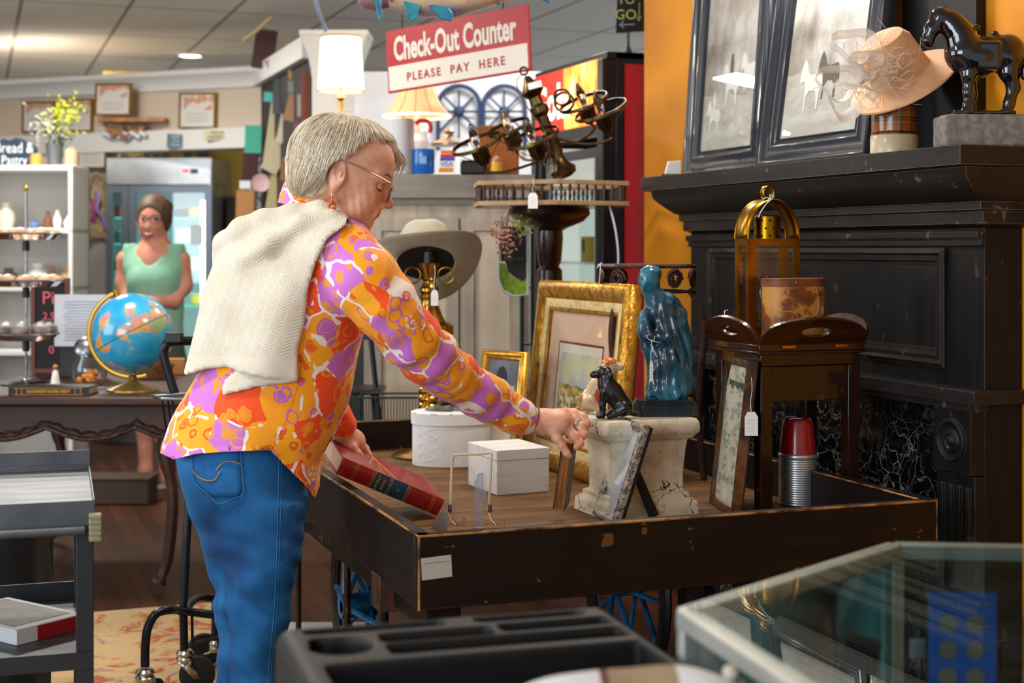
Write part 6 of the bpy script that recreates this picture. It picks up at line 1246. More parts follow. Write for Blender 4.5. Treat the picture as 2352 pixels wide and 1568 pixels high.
t = thing('yellow_packet', 'yellow printed box on a shelf inside the drinks cooler', 'box', P(1350, 578, 6.45), 0); t.location.z = PX(1300, 600, ck.location.x).z+.007; MB().box((0, 0, .055), (.04, .06, .11)).build('carton', M('yellow_carton', '#cfb61c', .5), t, bevel=.002); MB().box((-.0215, .0, .07), (.002, .03, .05)).build('printed_emblem', M('dark_print', '#2b2c22', .5), t)
for i, (y, z, c, ds_) in enumerate(((.2, .61, '#7a1c18', 'dark red'), (0, .61, '#20503a', 'green'), (.1, 1.01, '#c9c9c9', 'silver'), (.28, 1.01, '#8a2320', 'brick red'), (-.1, 1.01, '#2a4a8a', 'blue'))):
    b = MB(); b.lathe([(.001, 0), (.032, .001), (.033, .1), (.026, .115), (.001, .116)], 20); o = tag(b.build('drink_can', M('can_print', c, .3, .4)), ds_+' drink can standing inside the drinks cooler', 'drink can', 'drink cans in the cooler'); o.location = ck.location+Vector((0, y, z))
# To Go board on its stand
t, g, k = TP('chalkboard_sign', 'small chalkboard reading To Go with arrows on a dark stand on the cooler', 'sign', 1443, 118, 6.4); t.location.z = CLz+.001; zf = lambda y: (HY-y)*k+H-CLz
MB().lathe([(.001, 0), (.048, .001), (.046, .006), (.02, .02), (.012, .04), (.006, .055), (.006, zf(70)), (.001, zf(69))], 24).build('stand', M('cast_base', '#4a4640', .5, .5), t)
b = MB(); b.prism([(g(1414, 0)[0], zf(76)), (g(1480, 0)[0], zf(72)), (g(1484, 0)[0], zf(-35)), (g(1418, 0)[0], zf(-35))], -.01, .01, T=STAND); b.build('board', M('board_black', '#1b1c1e', .8), t)
ch = M('yellow_green_chalk', '#b9c96a', .8); txt('TO', 28*k, ch, t, TR((g(1438, 0)[0], -.012, zf(2))) @ STAND, name='lettering'); txt('GO', 32*k, ch, t, TR((g(1437, 0)[0], -.012, zf(36))) @ STAND)
b = MB(); b.tube([(g(1468, 0)[0], -.012, zf(8)), (g(1467, 0)[0], -.012, zf(48))], .0018, 5); b.tube([(g(1461, 0)[0], -.012, zf(40)), (g(1467, 0)[0], -.012, zf(50)), (g(1473, 0)[0], -.012, zf(38))], .0018, 5); b.build('down_arrow', ch, t)
b = MB(); b.tube([(g(1424, 0)[0], -.012, zf(59)), (g(1458, 0)[0], -.012, zf(57))], .0022, 5); b.tube([(g(1432, 0)[0], -.012, zf(50)), (g(1423, 0)[0], -.012, zf(59)), (g(1433, 0)[0], -.012, zf(66))], .0022, 5); b.build('left_arrow', M('blue_chalk', '#a9b6d4', .8), t)
# ---- hexagonal gallery table
DG = 5.62; HXz = H+(HY-470)/F*5.3; gt = thing('gallery_table', 'tall dark turned pedestal table with a hexagonal spindle gallery, chandelier on top', 'pedestal table', P(1262, 470, DG), CR); gt.location.z = 0; k = DG/F; galm = wood('light_gallery_wood', '#8b6b49', '#a88a66', .6, 0, 1.2, bump=.3); dkw = wood('dark_turned_wood', '#1c0d08', '#3c1d12', .3, 2, .7, coat=.4)
hexp = [(.325*math.cos(math.radians(-86+60*i)), .325*math.sin(math.radians(-86+60*i))) for i in range(6)]
def hexring(z0, z1, ro, ri, name, m): 
    b = MB(); pr_ = [(ro, z0), (ro, z1), (ri, z1), (ri, z0)]; rg = []
    for x, y in hexp: rg.append([(x*f_, y*f_, z) for f_, z in pr_])
    b.rings(rg, caps=False, loop=True); return b.build(name, m, gt, bevel=.002, smooth=20)
hexring(HXz, HXz+.017, 1, .90, 'lower_rail', galm); hexring(HXz+.075, HXz+.092, 1, .92, 'upper_rail', galm)
MB().prism([(x*.9, y*.9) for x, y in hexp], HXz+.001, HXz+.012).build('table_top', dkw, gt)
for i in range(6):
    (xa, ya), (xb, yb) = hexp[i], hexp[(i+1) % 6]
    for j in range(8): f_ = (j+.4)/8; x, y = (xa+(xb-xa)*f_)*.955, (ya+(yb-ya)*f_)*.955; MB().lathe([(.004, HXz+.017), (.0065, HXz+.03), (.004, HXz+.045), (.0065, HXz+.06), (.004, HXz+.075)], 8, T=TR((x, y, 0))).build('spindle', dkw, gt)
zf = lambda y: (HY-y)*k+H
MB().lathe([(.001, HXz), (.15, HXz-.001), (.155, zf(492)), (.13, zf(508)), (.075, zf(522)), (.05, zf(530)), (.052, zf(545)), (.045, zf(600)), (.036, zf(612)), (.048, zf(620)), (.05, zf(650)), (.055, zf(800)), (.04, zf(900)), (.07, .35), (.05, .22), (.001, .2)], 36).build('turned_column', dkw, gt)
for i in range(3): a = math.radians(90+120*i); MB().tube(cr([(.03*math.cos(a), .03*math.sin(a), .26), (.12*math.cos(a), .12*math.sin(a), .2), (.22*math.cos(a), .22*math.sin(a), .03)], 6), .022, 8).build('foot', dkw, gt)
# chandelier lying tilted in the gallery
cz0 = HXz+.013; cd_ = 5.5; k = cd_/F; ch0 = P(1300, 420, cd_); ch0.z = cz0; cha = thing('chandelier', 'old brass chandelier with ring galleries and candle bulbs tilted on the gallery table', 'chandelier', ch0, CR); g = lambda px, py, y=0: Vector(((px-1300)*k, y, (HY-py)*k+H-cz0))
c0, c1 = g(1300, 408), g(1208, 172); axv = (c1-c0).normalized(); cmx = TR(c0) @ axv.to_track_quat('Z', 'Y').to_matrix().to_4x4(); L_ = (c1-c0).length
pf = [(.001, 0), (.02, .0), (.045, .01), (.05, .03), (.03, .05), (.022, .075), (.028, .10), (.026, .15), (.030, .16), (.022, .17), (.022, .22), (.035, .235), (.036, .255), (.026, .265), (.024, .29), (.034, .30), (.046, .312), (.034, .325), (.018, .352), (.012, .365), (.001, .37)]
MB().lathe([(r_, z*L_/.372) for r_, z in pf], 28, T=cmx).build('centre_column', brass_dk, cha)
MB().ring(tuple(g(1203, 163)), .014, .004, (0, 1, 0), 20, 8).build('hanging_loop', brass_dk, cha)
b = MB(); b.prism([(-.026, -.012), (.026, -.012), (.026, .012), (-.026, .012)], 0, .001, T=TR(g(1228, 198, -.042)) @ STAND @ R3(0, 0, 15)); b.build('paper_label', white_tag, cha)
b = MB()
for off in (0, .006, -.006): b.tube(cr([g(1205, 170, -.03), g(1186, 190, -.04+off), g(1200, 230, -.05), g(1222, 265, -.05+off), g(1248, 300, -.04), g(1262, 350, -.05+off), g(1258, 395, -.04)], 6), .0018, 5)
b.build('lamp_wire', M('brown_wire', '#5c4632', .6), cha)
nrm = (axv+Vector((0, -.32, 0))).normalized()
arms = [(1096, 332, -.05, 60, 0), (1168, 290, .06, 52, 1), (1222, 322, -.12, 62, 2), (1342, 232, .05, 58, 3), (1378, 256, -.05, 62, 4)]
for px, py, y, r_, i in arms:
    c = g(px, py, y); r_ *= k; rt = Matrix.Identity(4); Tm = TR(c) @ nrm.to_track_quat('Z', 'Y').to_matrix().to_4x4()
    ar = MB().rings([[(R_*math.cos(2*math.pi*j/40), R_*math.sin(2*math.pi*j/40), z) for R_, z in ((r_, -.007), (r_*1.03, -.003), (r_, .007), (r_*.985, .007), (r_*.985, -.007))] for j in range(40)], caps=False, loop=True, T=Tm).build('ring_gallery', brass_dk, cha)
    b = MB()
    for j in range(3): a = j*2.1+.6; b.tube([Tm @ Vector((r_*math.cos(a), r_*math.sin(a), -.005)), Tm @ Vector((.024*math.cos(a), .024*math.sin(a), -.07))], .0016, 5)
    b.build('ring_supports', brass_dk, ar)
    b = MB(); b.lathe([(.001, -.085), (.020, -.083), (.026, -.07), (.029, -.025), (.024, -.02), (.001, -.018)], 24, T=Tm)
    for j in range(14): a = 2*math.pi*j/14; b.tube([Tm @ Vector((.029*math.cos(a), .029*math.sin(a), -.07)), Tm @ Vector((.0315*math.cos(a), .0315*math.sin(a), -.027))], .0018, 4)
    b.build('candle_cup', brass_dk, ar)
    MB().lathe([(.008, -.02), (.012, .0), (.018, .022), (.017, .040), (.009, .066), (.003, .078), (.001, .080)], 16, T=Tm).build('candle_bulb', glassy, ar)
    e = Tm @ Vector((0, 0, -.085)); h_ = c0+axv*(.10+.02*i); mdl = (e+h_)/2+Vector((0, 0, -.045)); MB().tube(cr([e, e+nrm*-.03, mdl+Vector(((e.x-h_.x)*.15, 0, 0)), h_+Vector(((e.x-h_.x)*.12, 0, -.02)), h_], 6), .0055, 8).build('arm', brass_dk, ar)
    if i >= 3: MB().ring(tuple(h_+Vector((.05, -.02, .13))), .035-.006*(i-3), .005, (0, 1, 0), 24, 8).build('scroll', brass_dk, ar)
price_tag('white scalloped price tag hanging from the rail of the gallery table', P(1224, 413, 5.275), .046, (.034, .056))
# white mug-like paper things on the mantel end
t = thing('desk_calendar', 'small white and black tent calendar at the left end of the mantel', 'calendar', (1.47, 1.80, SZ+.001), math.radians(200)); b = MB(); b.prism([(-.04, 0), (.04, 0), (.03, .055), (-.03, .06)], -.002, .002, T=STAND @ R3(-12)); b.build('page', white_tag, t)
b = MB(); b.prism([(-.05, 0), (.05, 0), (0, .05)], -.01, .01); b.build('base', black_pl, t)
# iron plant stand in the cart
pi_ = P(1486, 606, 4.5); irs = thing('plant_stand', 'brown wrought iron plant stand with scroll apron, behind the blue statue', 'plant stand', pi_, CR); irs.location.z = DZ+.001; k = 4.55/F; TZp = pi_.z-DZ-.001; rust = M('brown_wrought_iron', '#3b2724', .5, .4, '#54362f', 30, bs=60, bstr=.5)
Rp = 112*k; MB().lathe([(.001, TZp-.012), (Rp, TZp-.012), (Rp*1.02, TZp-.006), (Rp, TZp), (.001, TZp+.002)], 8).build('octagonal_top', rust, irs)
zf = lambda y: (HY-y)*k+H-DZ-.001
for i in range(10):
    a0 = 2*math.pi*i/10+.2; am = lambda a: (Rp*.97*math.cos(a), Rp*.97*math.sin(a)); b = MB(); pts = []
    for j in range(22): u = j/21; th_ = u*4.2*math.pi; rr = .030*(1-u*.72); pts.append((*am(a0+rr*math.cos(th_)/Rp), TZp-.045+rr*math.sin(th_)))
    b.tube(pts, .0042, 6); b.build('scroll', rust, irs)
b = MB(); b.ring((0, 0, TZp-.082), Rp*.97, .004, n=40); b.build('lower_ring', rust, irs)
for i in range(3):
    a = math.radians(-12+120*i); dx = lambda r_: (r_*math.cos(a), r_*math.sin(a)); MB().tube(cr([(*dx(Rp*.85), zf(662)), (*dx(Rp*1.05), zf(700)), (*dx(Rp*1.16), zf(760)), (*dx(Rp*1.08), zf(860)), (*dx(Rp*1.05), zf(960)), (*dx(Rp*1.15), .0)], 6), .010, 8).build('leg', rust, irs)
b = MB(); tagline(b, [(-Rp, -.04, TZp-.002), (-Rp+.01, -.05, TZp+.004), (-Rp-.006, -.05, TZp-.012)], .0012); tagline(b, [(-Rp+.006, -.05, TZp), (-Rp+.003, -.055, TZp-.04), (-Rp, -.055, TZp-.08)], .0014); b.build('tied_string', string_w, irs)
b = MB(); b.tube(cr([tuple(P(1400, 472, 5.46)), tuple(P(1412, 520, 5.45)), tuple(P(1418, 560, 5.45)), tuple(P(1420, 600, 5.45)), tuple(P(1417, 700, 5.45)), tuple(P(1417, 700, 5.45)), tuple(P(1415, 1000, 5.45)), tuple(P(1415, 1378, 5.45))], 6), .004, 6); tag(b.build('electric_cord', M('white_cord', '#c9cdd0', .5)), 'white electric cord hanging down from the gallery table', 'cord')
# ================================================================ the shopper
D0 = 3.55; X0 = (570-CX)/F*D0
wm_ = thing('person', 'person with short grey-blond hair, orange floral shirt, cream sweater and jeans, leaning over the cart', 'person', CF(X0, D0, 0), CR)
def L(px, py, d): return np.array([(px-CX)/F*d-X0, d-D0, H+(HY-py)/F*d])
def pxpy(p):
    Y = p[:, 1]+D0; return CX+F*(p[:, 0]+X0)/Y, HY-F*(p[:, 2]-H)/Y
def loft(levels):
    """levels: (py, left px, right px, depth, half-thickness) -> implicit elliptical loft in z"""
    lv = []
    for py, l, r, d, b in levels: a, c = L(l, py, d), L(r, py, d); lv.append((a[2], (a[0]+c[0])/2, d-D0, (c[0]-a[0])/2, b))
    lv = np.array(cr(lv, 6)); lv = lv[np.argsort(lv[:, 0])]
    def f(p):
        z = p[:, 2]; cx, cy, a, b = (np.interp(z, lv[:, 0], lv[:, i]) for i in (1, 2, 3, 4))
        k = np.sqrt(((p[:, 0]-cx)/a)**2+((p[:, 1]-cy)/b)**2); d = (k-1)*np.minimum(a, b)*(.6+.4*np.minimum(k, 1))
        return np.maximum(d, np.maximum(z-lv[-1, 0]-.0, lv[0, 0]-z))
    return f
def poly_sd(pts):
    pts = np.array(pts, float)
    def f(p):
        x, y = pxpy(p); q = np.stack([x, y], 1); d = np.full(len(q), 1e9); inside = np.zeros(len(q), bool)
        for i in range(len(pts)):
            a, b = pts[i], pts[(i+1) % len(pts)]; e = b-a; w_ = q-a; t = np.clip((w_ @ e)/(e @ e), 0, 1); d = np.minimum(d, np.linalg.norm(w_-t[:, None]*e, axis=1))
            c = (a[1] > q[:, 1]) != (b[1] > q[:, 1]); xi = a[0]+(q[:, 1]-a[1])*(e[0])/(e[1] if e[1] else 1e-9); inside ^= c & (q[:, 0] < xi)
        return np.where(inside, -d, d)*D0/F
    return f
# ---- shirt
def shirt_mat():
    t = NT('floral_shirt'); nz = t.n('TexNoise', I={'Vector': t.co(), 'Scale': 7, 'Detail': 3}); sc = t.n('VectorMath', operation='SCALE', I={0: nz.outputs['Color'], 'Scale': .085}); v = t.n('VectorMath', operation='ADD', I={0: t.co(), 1: sc.outputs[0]})
    def vor(sc_, feat='F1', **k): return t.n('TexVoronoi', feature=feat, I={'Vector': v.outputs[0], 'Scale': sc_}, **k)
    a = vor(12.5); e = vor(12.5, 'DISTANCE_TO_EDGE'); sp = t.n('SeparateColor'); t.l(a.outputs['Color'], sp.inputs[0])
    base = t.ramp(sp.outputs[0], [(0, '#ffaa10'), (.28, '#cf74d2'), (.58, '#fb5210'), (.78, '#ffa20c'), (.95, '#f2e8e0')], True)
    edge = t.math('MULTIPLY', t.math('LESS_THAN', e.outputs[0], .038), t.math('GREATER_THAN', t.noise(13, 2), .52))
    b = vor(27); sb = t.n('SeparateColor'); t.l(b.outputs['Color'], sb.inputs[0]); dist = b.outputs['Distance']
    ring = t.math('MULTIPLY', t.math('MULTIPLY', t.math('GREATER_THAN', dist, .36), t.math('LESS_THAN', dist, .47)), t.math('GREATER_THAN', sb.outputs[1], .35))
    blob = t.math('MULTIPLY', t.math('LESS_THAN', dist, .33), t.math('GREATER_THAN', sb.outputs[0], .52))
    acc = t.ramp(sp.outputs[0], [(0, '#ec6410'), (.28, '#f09a28'), (.58, '#f59a1a'), (.78, '#c46ac6'), (.95, '#ee6a50')], True)
    c = t.mix(ring, base, acc); c = t.mix(blob, c, acc)
    s2 = vor(60, 'DISTANCE_TO_EDGE'); fl = t.math('MULTIPLY', t.math('MULTIPLY', t.math('GREATER_THAN', s2.outputs[0], .16), t.math('LESS_THAN', a.outputs['Distance'], .30)), t.math('MULTIPLY', t.math('GREATER_THAN', sp.outputs[0], .55), t.math('GREATER_THAN', sp.outputs[1], .45)))
    c = t.mix(t.math('MULTIPLY', fl, .92), c, '#f4ece6'); c = t.mix(edge, c, '#f4ece6')
    t.col(c); t.b.inputs['Roughness'].default_value = .75; t.b.inputs['Sheen Weight'].default_value = .15; t.bump(t.noise(9, 5, t.co((1, 1, 1)), .6), .35, .012); return t.mat
shirtm = shirt_mat()
torso = loft([(466, 672, 782, 3.55, .05), (486, 655, 800, 3.55, .075), (506, 605, 835, 3.55, .105), (540, 560, 858, 3.56, .135), (600, 527, 852, 3.56, .15), (680, 503, 845, 3.55, .155), (760, 484, 838, 3.55, .155), (850, 458, 818, 3.55, .155), (900, 432, 805, 3.55, .158), (950, 404, 788, 3.55, .165), (1000, 380, 766, 3.55, .172), (1040, 362, 742, 3.55, .178), (1100, 372, 730, 3.55, .172), (1180, 380, 726, 3.55, .165)])
k0 = D0/F
SLV = [((792, 592), .082, 3.45), ((835, 640), .080, 3.41), ((885, 706), .0735, 3.41), ((940, 775), .068, 3.44), ((985, 822), .066, 3.49), ((1040, 864), .060, 3.55), ((1085, 893), .056, 3.60), ((1125, 917), .053, 3.64), ((1160, 938), .047, 3.67), ((1190, 954), .0415, 3.69), ((1209, 963), .0385, 3.70)]
S_sh = S(); S_sh.fn(torso, 0); S_sh.chain([(L(*p, d), r) for p, r, d in SLV], .012, .06)
S_sh.chain([(L(655, 570, 3.70), .085), (L(700, 700, 3.80), .065), (L(722, 850, 3.84), .055), (L(758, 950, 3.89), .046), (L(781, 976, 3.91), .040)], .02, .05)
fold_dir = L(1209, 963, 3.70)-L(885, 706, 3.41); fold_dir /= np.linalg.norm(fold_dir)
def shirt_f(p):
    d = S_sh(p); x, y = pxpy(p); u = (p-L(885, 706, 3.41)) @ fold_dir; arm = np.clip((x-835)/60, 0, 1)*(y < 1010)
    d = d+arm*(.0030*np.sin(u*62+wob(p, 2, 9, 2.4))+.0016*np.sin(u*120+wob(p, 5, 14, 2.6))+wob(p, 6, 24, .0016))*np.clip(1.3-np.abs(u-.28)*1.1, .25, 1)
    tor = 1-arm; g = (x-840)*.6+(y-770)*1.0
    d = d+tor*(.005*np.sin(((x-840)*.0085+(y-760)*.021)+wob(p, 7, 5, .8))*np.clip(1-np.hypot(x-800, y-760)/320, 0, 1)+wob(p, 11, 16, .0028)*np.clip((y-860)/100, 0, 1)+.006*np.sin((x-y*.15)*.042)*np.clip((y-900)/140, 0, 1))
    return d
lo = L(340, 1200, 3.3)-.02; lo[1] = -.26; hi = L(1230, 440, 3.8); hi[1] = .44; vs, fs = snet(shirt_f, lo, hi, .0085)
hemp = np.array([(300, 1030), (362, 1036), (400, 1054), (450, 1041), (520, 1036), (600, 1033), (622, 1033), (655, 1068), (700, 1112), (724, 1142), (731, 1120), (742, 1040), (760, 1000), (1300, 1100)], float)
cx_, cy_ = pxpy(vs); keep = cy_ < np.interp(cx_, hemp[:, 0], hemp[:, 1])+np.where(cx_ > 760, 400, 0)
fk = keep[fs].sum(axis=1) >= 2; fs = fs[fk]
# snap the ragged border down onto the hem line
yy = np.interp(cx_, hemp[:, 0], hemp[:, 1]); used = np.unique(fs); out = np.zeros(len(vs), bool); out[used] = True; near = out & (cx_ < 760) & (np.abs(cy_-yy) < 9.5) & (cy_ > 1000)
vs[near, 2] = H+(HY-yy[near])/F*(vs[near, 1]+D0)
remap = -np.ones(len(vs), int); remap[used] = np.arange(len(used)); shirt = from_arr('shirt', vs[used], remap[fs], shirtm, wm_)
md = shirt.modifiers.new('s', 'SOLIDIFY'); md.thickness = .0022; md.offset = 0
shirt_bvh = BVHTree.FromPolygons([tuple(v) for v in vs[used]], [tuple(f) for f in remap[fs]])
CL = Vector((-X0, -D0, H))
def hit(bvh, px, py, off=.0012):
    d = Vector(L(px, py, 3.5))-CL; d.normalize(); r = bvh.ray_cast(CL, d); return (r[0]-d*off) if r[0] is not None else Vector(L(px, py, 3.5))
# collar
b = MB(); rgs = []; n = 30
for i in range(n+1):
    a = math.radians(20+320*i/n); ca, sa = math.cos(a), math.sin(a); row = []
    for hgt, rr in ((-.010, 1.16), (.008, 1.05), (.030, .98), (.0365, .975), (.030, 1.03), (.008, 1.12)):
        c = L(722, 481, 3.55); row.append((c[0]+ca*.074*rr+hgt*.1, c[1]+sa*.068*rr, c[2]+hgt*1.15+.010-ca*.018))
    rgs.append(row)
b.rings(rgs, closed=True, caps=True); b.build('shirt_collar', shirtm, shirt)
seam_m = M('shirt_seam', '#e0702a', .8)
b = MB(); b.tube([hit(shirt_bvh, x, y, .001) for x, y in cr([(700, 770), (690, 850), (680, 900), (655, 970), (622, 1032)], 5)], .0009, 5); b.build('side_seam', seam_m, shirt)
b = MB(); b.tube([hit(shirt_bvh, x, y, .001) for x, y in cr([(756, 560), (745, 620), (750, 680), (785, 730), (838, 768)], 5)], .0010, 5); b.build('armhole_seam', seam_m, shirt)
btn = M('shirt_button', '#d9b48c', .3)
for x, y in ((1072, 935), (1141, 962), (1162, 976)): p = hit(shirt_bvh, x, y, .001); MB().ball(tuple(p), (.0055, .0025, .0055), 12).build('button', btn, shirt)
# ---- sweater draped over the back
def knit():
    t = NT('cream_knit'); sp = t.n('SeparateXYZ'); t.l(t.co(rot=(0, math.radians(-20), 0)), sp.inputs[0]); x = t.math('MULTIPLY', t.math('ADD', sp.outputs[0], t.math('MULTIPLY', sp.outputs[1], -.8)), 34)
    tri = t.math('ABSOLUTE', t.math('SUBTRACT', t.math('FRACT', x), .5)); z = t.math('ADD', t.math('MULTIPLY', sp.outputs[2], 230), t.math('MULTIPLY', tri, 8)); w_ = t.math('SINE', t.math('MULTIPLY', z, 3.1416)); zig = t.math('MULTIPLY', t.math('GREATER_THAN', tri, .08), t.math('ADD', w_, 0))
    hemz = float(L(560, 806, D0)[2]); sp2 = t.n('SeparateXYZ'); t.l(t.co(), sp2.inputs[0]); band = t.math('GREATER_THAN', sp2.outputs[2], hemz); fine = t.noise(420, 2)
    h = t.math('ADD', t.math('MULTIPLY', t.math('MULTIPLY', zig, band), .5), fine); t.bump(h, .38, .002); holes = t.math('MULTIPLY', t.math('MULTIPLY', t.math('LESS_THAN', zig, -.55), band), t.math('GREATER_THAN', t.noise(160, 1), .45))
    t.col(t.mix(t.math('MULTIPLY', holes, .35), t.ramp(t.noise(12, 3), [(.4, '#ddd4c0'), (.6, '#e6decd')]), '#b9a888')); t.b.inputs['Roughness'].default_value = .95; t.b.inputs['Sheen Weight'].default_value = .3; return t.mat
knm = knit()
P1 = [(802, 500), (764, 474), (705, 482), (640, 486), (585, 512), (530, 535), (492, 565), (478, 615), (462, 690), (444, 770), (420, 863), (470, 848), (520, 842), (580, 862), (630, 872), (684, 872), (684, 800), (700, 740), (708, 660), (726, 600), (752, 548), (800, 512)]
P2 = [(530, 838), (590, 858), (684, 866), (688, 876), (640, 882), (592, 889), (512, 908), (508, 892), (520, 870), (545, 848)]
pm1, pm2 = poly_sd(P1), poly_sd(P2)
def sw_f(p):
    D = np.minimum(torso(p), 10); sh = S_sh(p); D = np.minimum(D, sh+.004); x, y = pxpy(p); u = (x-700)*.92+(y-480)*.38
    fold = .0075*np.sin(u*.040+wob(p, 21, 5, 1.0))*np.clip((y-520)/150, 0, 1)+wob(p, 22, 14, .0018)
    sf = np.abs(D-.014-fold)-.0095; puff = np.clip((640-x)/200, 0, 1)*np.clip((y-500)/80, 0, 1)*.006
    d = smin(-(-np.maximum(sf-puff, pm1(p))), 1e3, 0)
    d = np.maximum(d, p[:, 1]-.10)
    for a, b_, r1, r2 in roll: pass
    return d
roll = []
rc_ = S(); rc_.chain([(L(508, 590, 3.55), .018), (L(520, 560, 3.50), .027), (L(556, 530, 3.47), .026), (L(610, 506, 3.46), .024), (L(670, 488, 3.46), .022), (L(735, 481, 3.46), .022), (L(786, 498, 3.47), .016)], .02)
rc_.chain([(L(512, 588, 3.52), .016), (L(560, 600, 3.43), .018), (L(620, 560, 3.40), .020), (L(690, 515, 3.41), .020), (L(760, 495, 3.42), .018)], .02)
def sw_all(p): return smin(smin(sw_f(p), rc_(p)+wob(p, 31, 22, .0022), .018), np.maximum(np.abs(torso(p)-.010)-.006, pm2(p)), .004)
lo = L(405, 925, 3.4); lo[1] = -.22; hi = L(820, 452, 3.6); hi[1] = .13; sweater = sdf('sweater', sw_all, lo, hi, .0068, knm, wm_)
# ---- jeans
def denim():
    t = NT('blue_denim'); n = t.noise(4.5, 4, t.co((1, 1, .5)), .6); f = t.noise(190, 2, t.co((1.6, 1.6, .5))); c = t.ramp(n, [(.35, '#0b4a86'), (.52, '#1470b4'), (.70, '#3a96d6')]); t.col(t.mix(t.math('MULTIPLY', f, .42), c, '#062c54')); t.b.inputs['Roughness'].default_value = .85; t.bump(f, .35, .001); return t.mat
dnm = denim()
pel = loft([(985, 420, 690, 3.55, .13), (1040, 407, 696, 3.55, .15), (1100, 416, 700, 3.55, .158), (1160, 434, 700, 3.55, .152), (1210, 452, 697, 3.55, .14), (1260, 470, 690, 3.55, .12)])
nl = loft([(1150, 520, 702, 3.49, .085), (1250, 503, 692, 3.48, .10), (1330, 516, 680, 3.47, .092), (1400, 524, 667, 3.47, .082), (1500, 529, 650, 3.47, .075), (1568, 531, 640, 3.47, .072), (1700, 538, 632, 3.47, .066), (1800, 540, 630, 3.47, .066)])
fl_ = loft([(1150, 440, 640, 3.64, .085), (1250, 467, 630, 3.64, .10), (1330, 484, 618, 3.65, .092), (1400, 497, 606, 3.66, .082), (1500, 501, 592, 3.67, .075), (1568, 499, 586, 3.67, .072), (1700, 500, 588, 3.68, .066), (1780, 500, 588, 3.68, .066)])
def jean_f(p):
    d = smin(smin(pel(p), nl(p), .04), fl_(p), .03); x, y = pxpy(p)
    crease = np.clip((y-1130)/120, 0, 1)
    d = d+crease*(.0035*np.sin(y*.045+(x-590)*.035+wob(p, 41, 7, 1.2))+.0022*np.sin(y*.10-(x-590)*.05+wob(p, 43, 12, 1.5)))+wob(p, 42, 20, .0011)
    d = d+.004*np.exp(-((y-1385-(x-600)*.25)/16)**2)+.003*np.exp(-((y-1300+(x-600)*.5)/14)**2)+.004*np.exp(-((y-1478-(x-580)*.4)/13)**2)-.003*np.exp(-((y-1430)/18)**2)
    return d
lo = L(380, 1790, 3.5); lo[1] = -.2; lo[2] = .07; hi = L(730, 985, 3.6); hi[1] = .26; vs, fs = snet(jean_f, lo, hi, .0085); jeans = from_arr('jeans', vs, fs, dnm, wm_); jb = BVHTree.FromPolygons([tuple(v) for v in vs], [tuple(f) for f in fs])
stm = M('gold_stitch', '#b98a4a', .8); dst = M('denim_seam', '#3b7db0', .85)
def jl(name, pts, r, mat, dash=False, parent=jeans):
    hp = [hit(jb, x, y, .0012 if parent is jeans else .0062) for x, y in cr(pts, 6)]; b = MB(); b.tube(hp, r, 5); return b.build(name, mat, parent)
pk = [(441, 1030), (442, 1070), (447, 1106), (474, 1132), (504, 1156), (532, 1146), (557, 1134), (556, 1090), (552, 1030)]
b = MB(); rows = []
for j in range(9):
    y = 1030+j*14.0; row = []
    for i in range(9):
        l_, r_ = np.interp(y, [1030, 1106, 1160], [441, 447, 500]), np.interp(y, [1030, 1134, 1160], [552, 557, 512]); x = l_+(r_-l_)*i/8; row.append(hit(jb, x, y, .0025))
    rows.append(row)
b.rings(rows, closed=False, caps=False); pkt = b.build('back_pocket', dnm, jeans, solid=.0012)
jl('pocket_stitch', pk, .0011, dst, parent=pkt); jl('pocket_stitch', [(443, 1081), (464, 1100), (492, 1102), (506, 1082)], .0014, stm, parent=pkt); jl('pocket_stitch', [(497, 1078), (515, 1061), (535, 1060), (553, 1066)], .0014, stm, parent=pkt)
jl('outer_seam', [(641, 1050), (639, 1150), (636, 1258), (630, 1400), (620, 1500), (612, 1600)], .0010, dst); jl('outer_seam', [(647, 1050), (645, 1150), (642, 1258), (636, 1400), (626, 1500), (618, 1600)], .0007, dst)
for px, d_, off in ((585, 3.47, 0), (545, 3.67, .02)):
    c = L(px, 1800, d_); s = S(); s.ell((c[0]+.03, c[1]+.02, .035), (.115, .045, .045), .02, (0, 0, 15)); s.ell((c[0]-.03, c[1], .06), (.055, .042, .06), .03); s.fn(lambda p: -(p[:, 2]-.003), 0, True); sdf('shoe', s, (c[0]-.15, c[1]-.1, -.005), (c[0]+.2, c[1]+.12, .13), .007, M('tan_shoe', '#8a7a68', .6), wm_)
# ---- body: head (fine), hands (fine) and the rest, one mesh
HS = 1.08; hm4 = np.array(Matrix.Translation(Vector(L(786, 405, 3.52))) @ Matrix.Rotation(math.radians(6), 4, 'Z') @ Matrix.Rotation(math.radians(20), 4, 'Y') @ Matrix.Scale(HS, 4)); hM = Matrix(hm4.tolist()); hI = hM.inverted()
def h2l(v): return np.array(v) @ hm4[:3, :3].T+hm4[:3, 3]
nb_ = np.array(hI @ Vector(L(722, 500, 3.55))); nb2 = np.array(hI @ Vector(L(770, 505, 3.56)))
s = S(); s.ell((-.012, 0, .035), (.103, .078, .088), .03); s.ell((.040, 0, .045), (.060, .062, .062), .03)
s.ell((.040, 0, -.020), (.058, .058, .075), .03); s.ell((.045, 0, -.062), (.048, .044, .032), .025)
s.cap((.080, 0, -.082), (.078, 0, -.078), .018, .018, .018)
for y in (-1, 1):
    s.ell((.062, y*.038, -.022), (.026, .020, .024), .02); s.cap((.0, y*.058, -.035), (.062, y*.024, -.080), .017, .014, .02); s.cap((.094, y*.012, .032), (.070, y*.050, .028), .010, .009, .012)
    s.ell((.052, y*.046, -.055), (.020, .014, .026), .02)
s.cap((.096, 0, .020), (.112, 0, -.018), .0085, .0105, .014); s.ell((.116, 0, -.024), (.0105, .0115, .0095), .008)
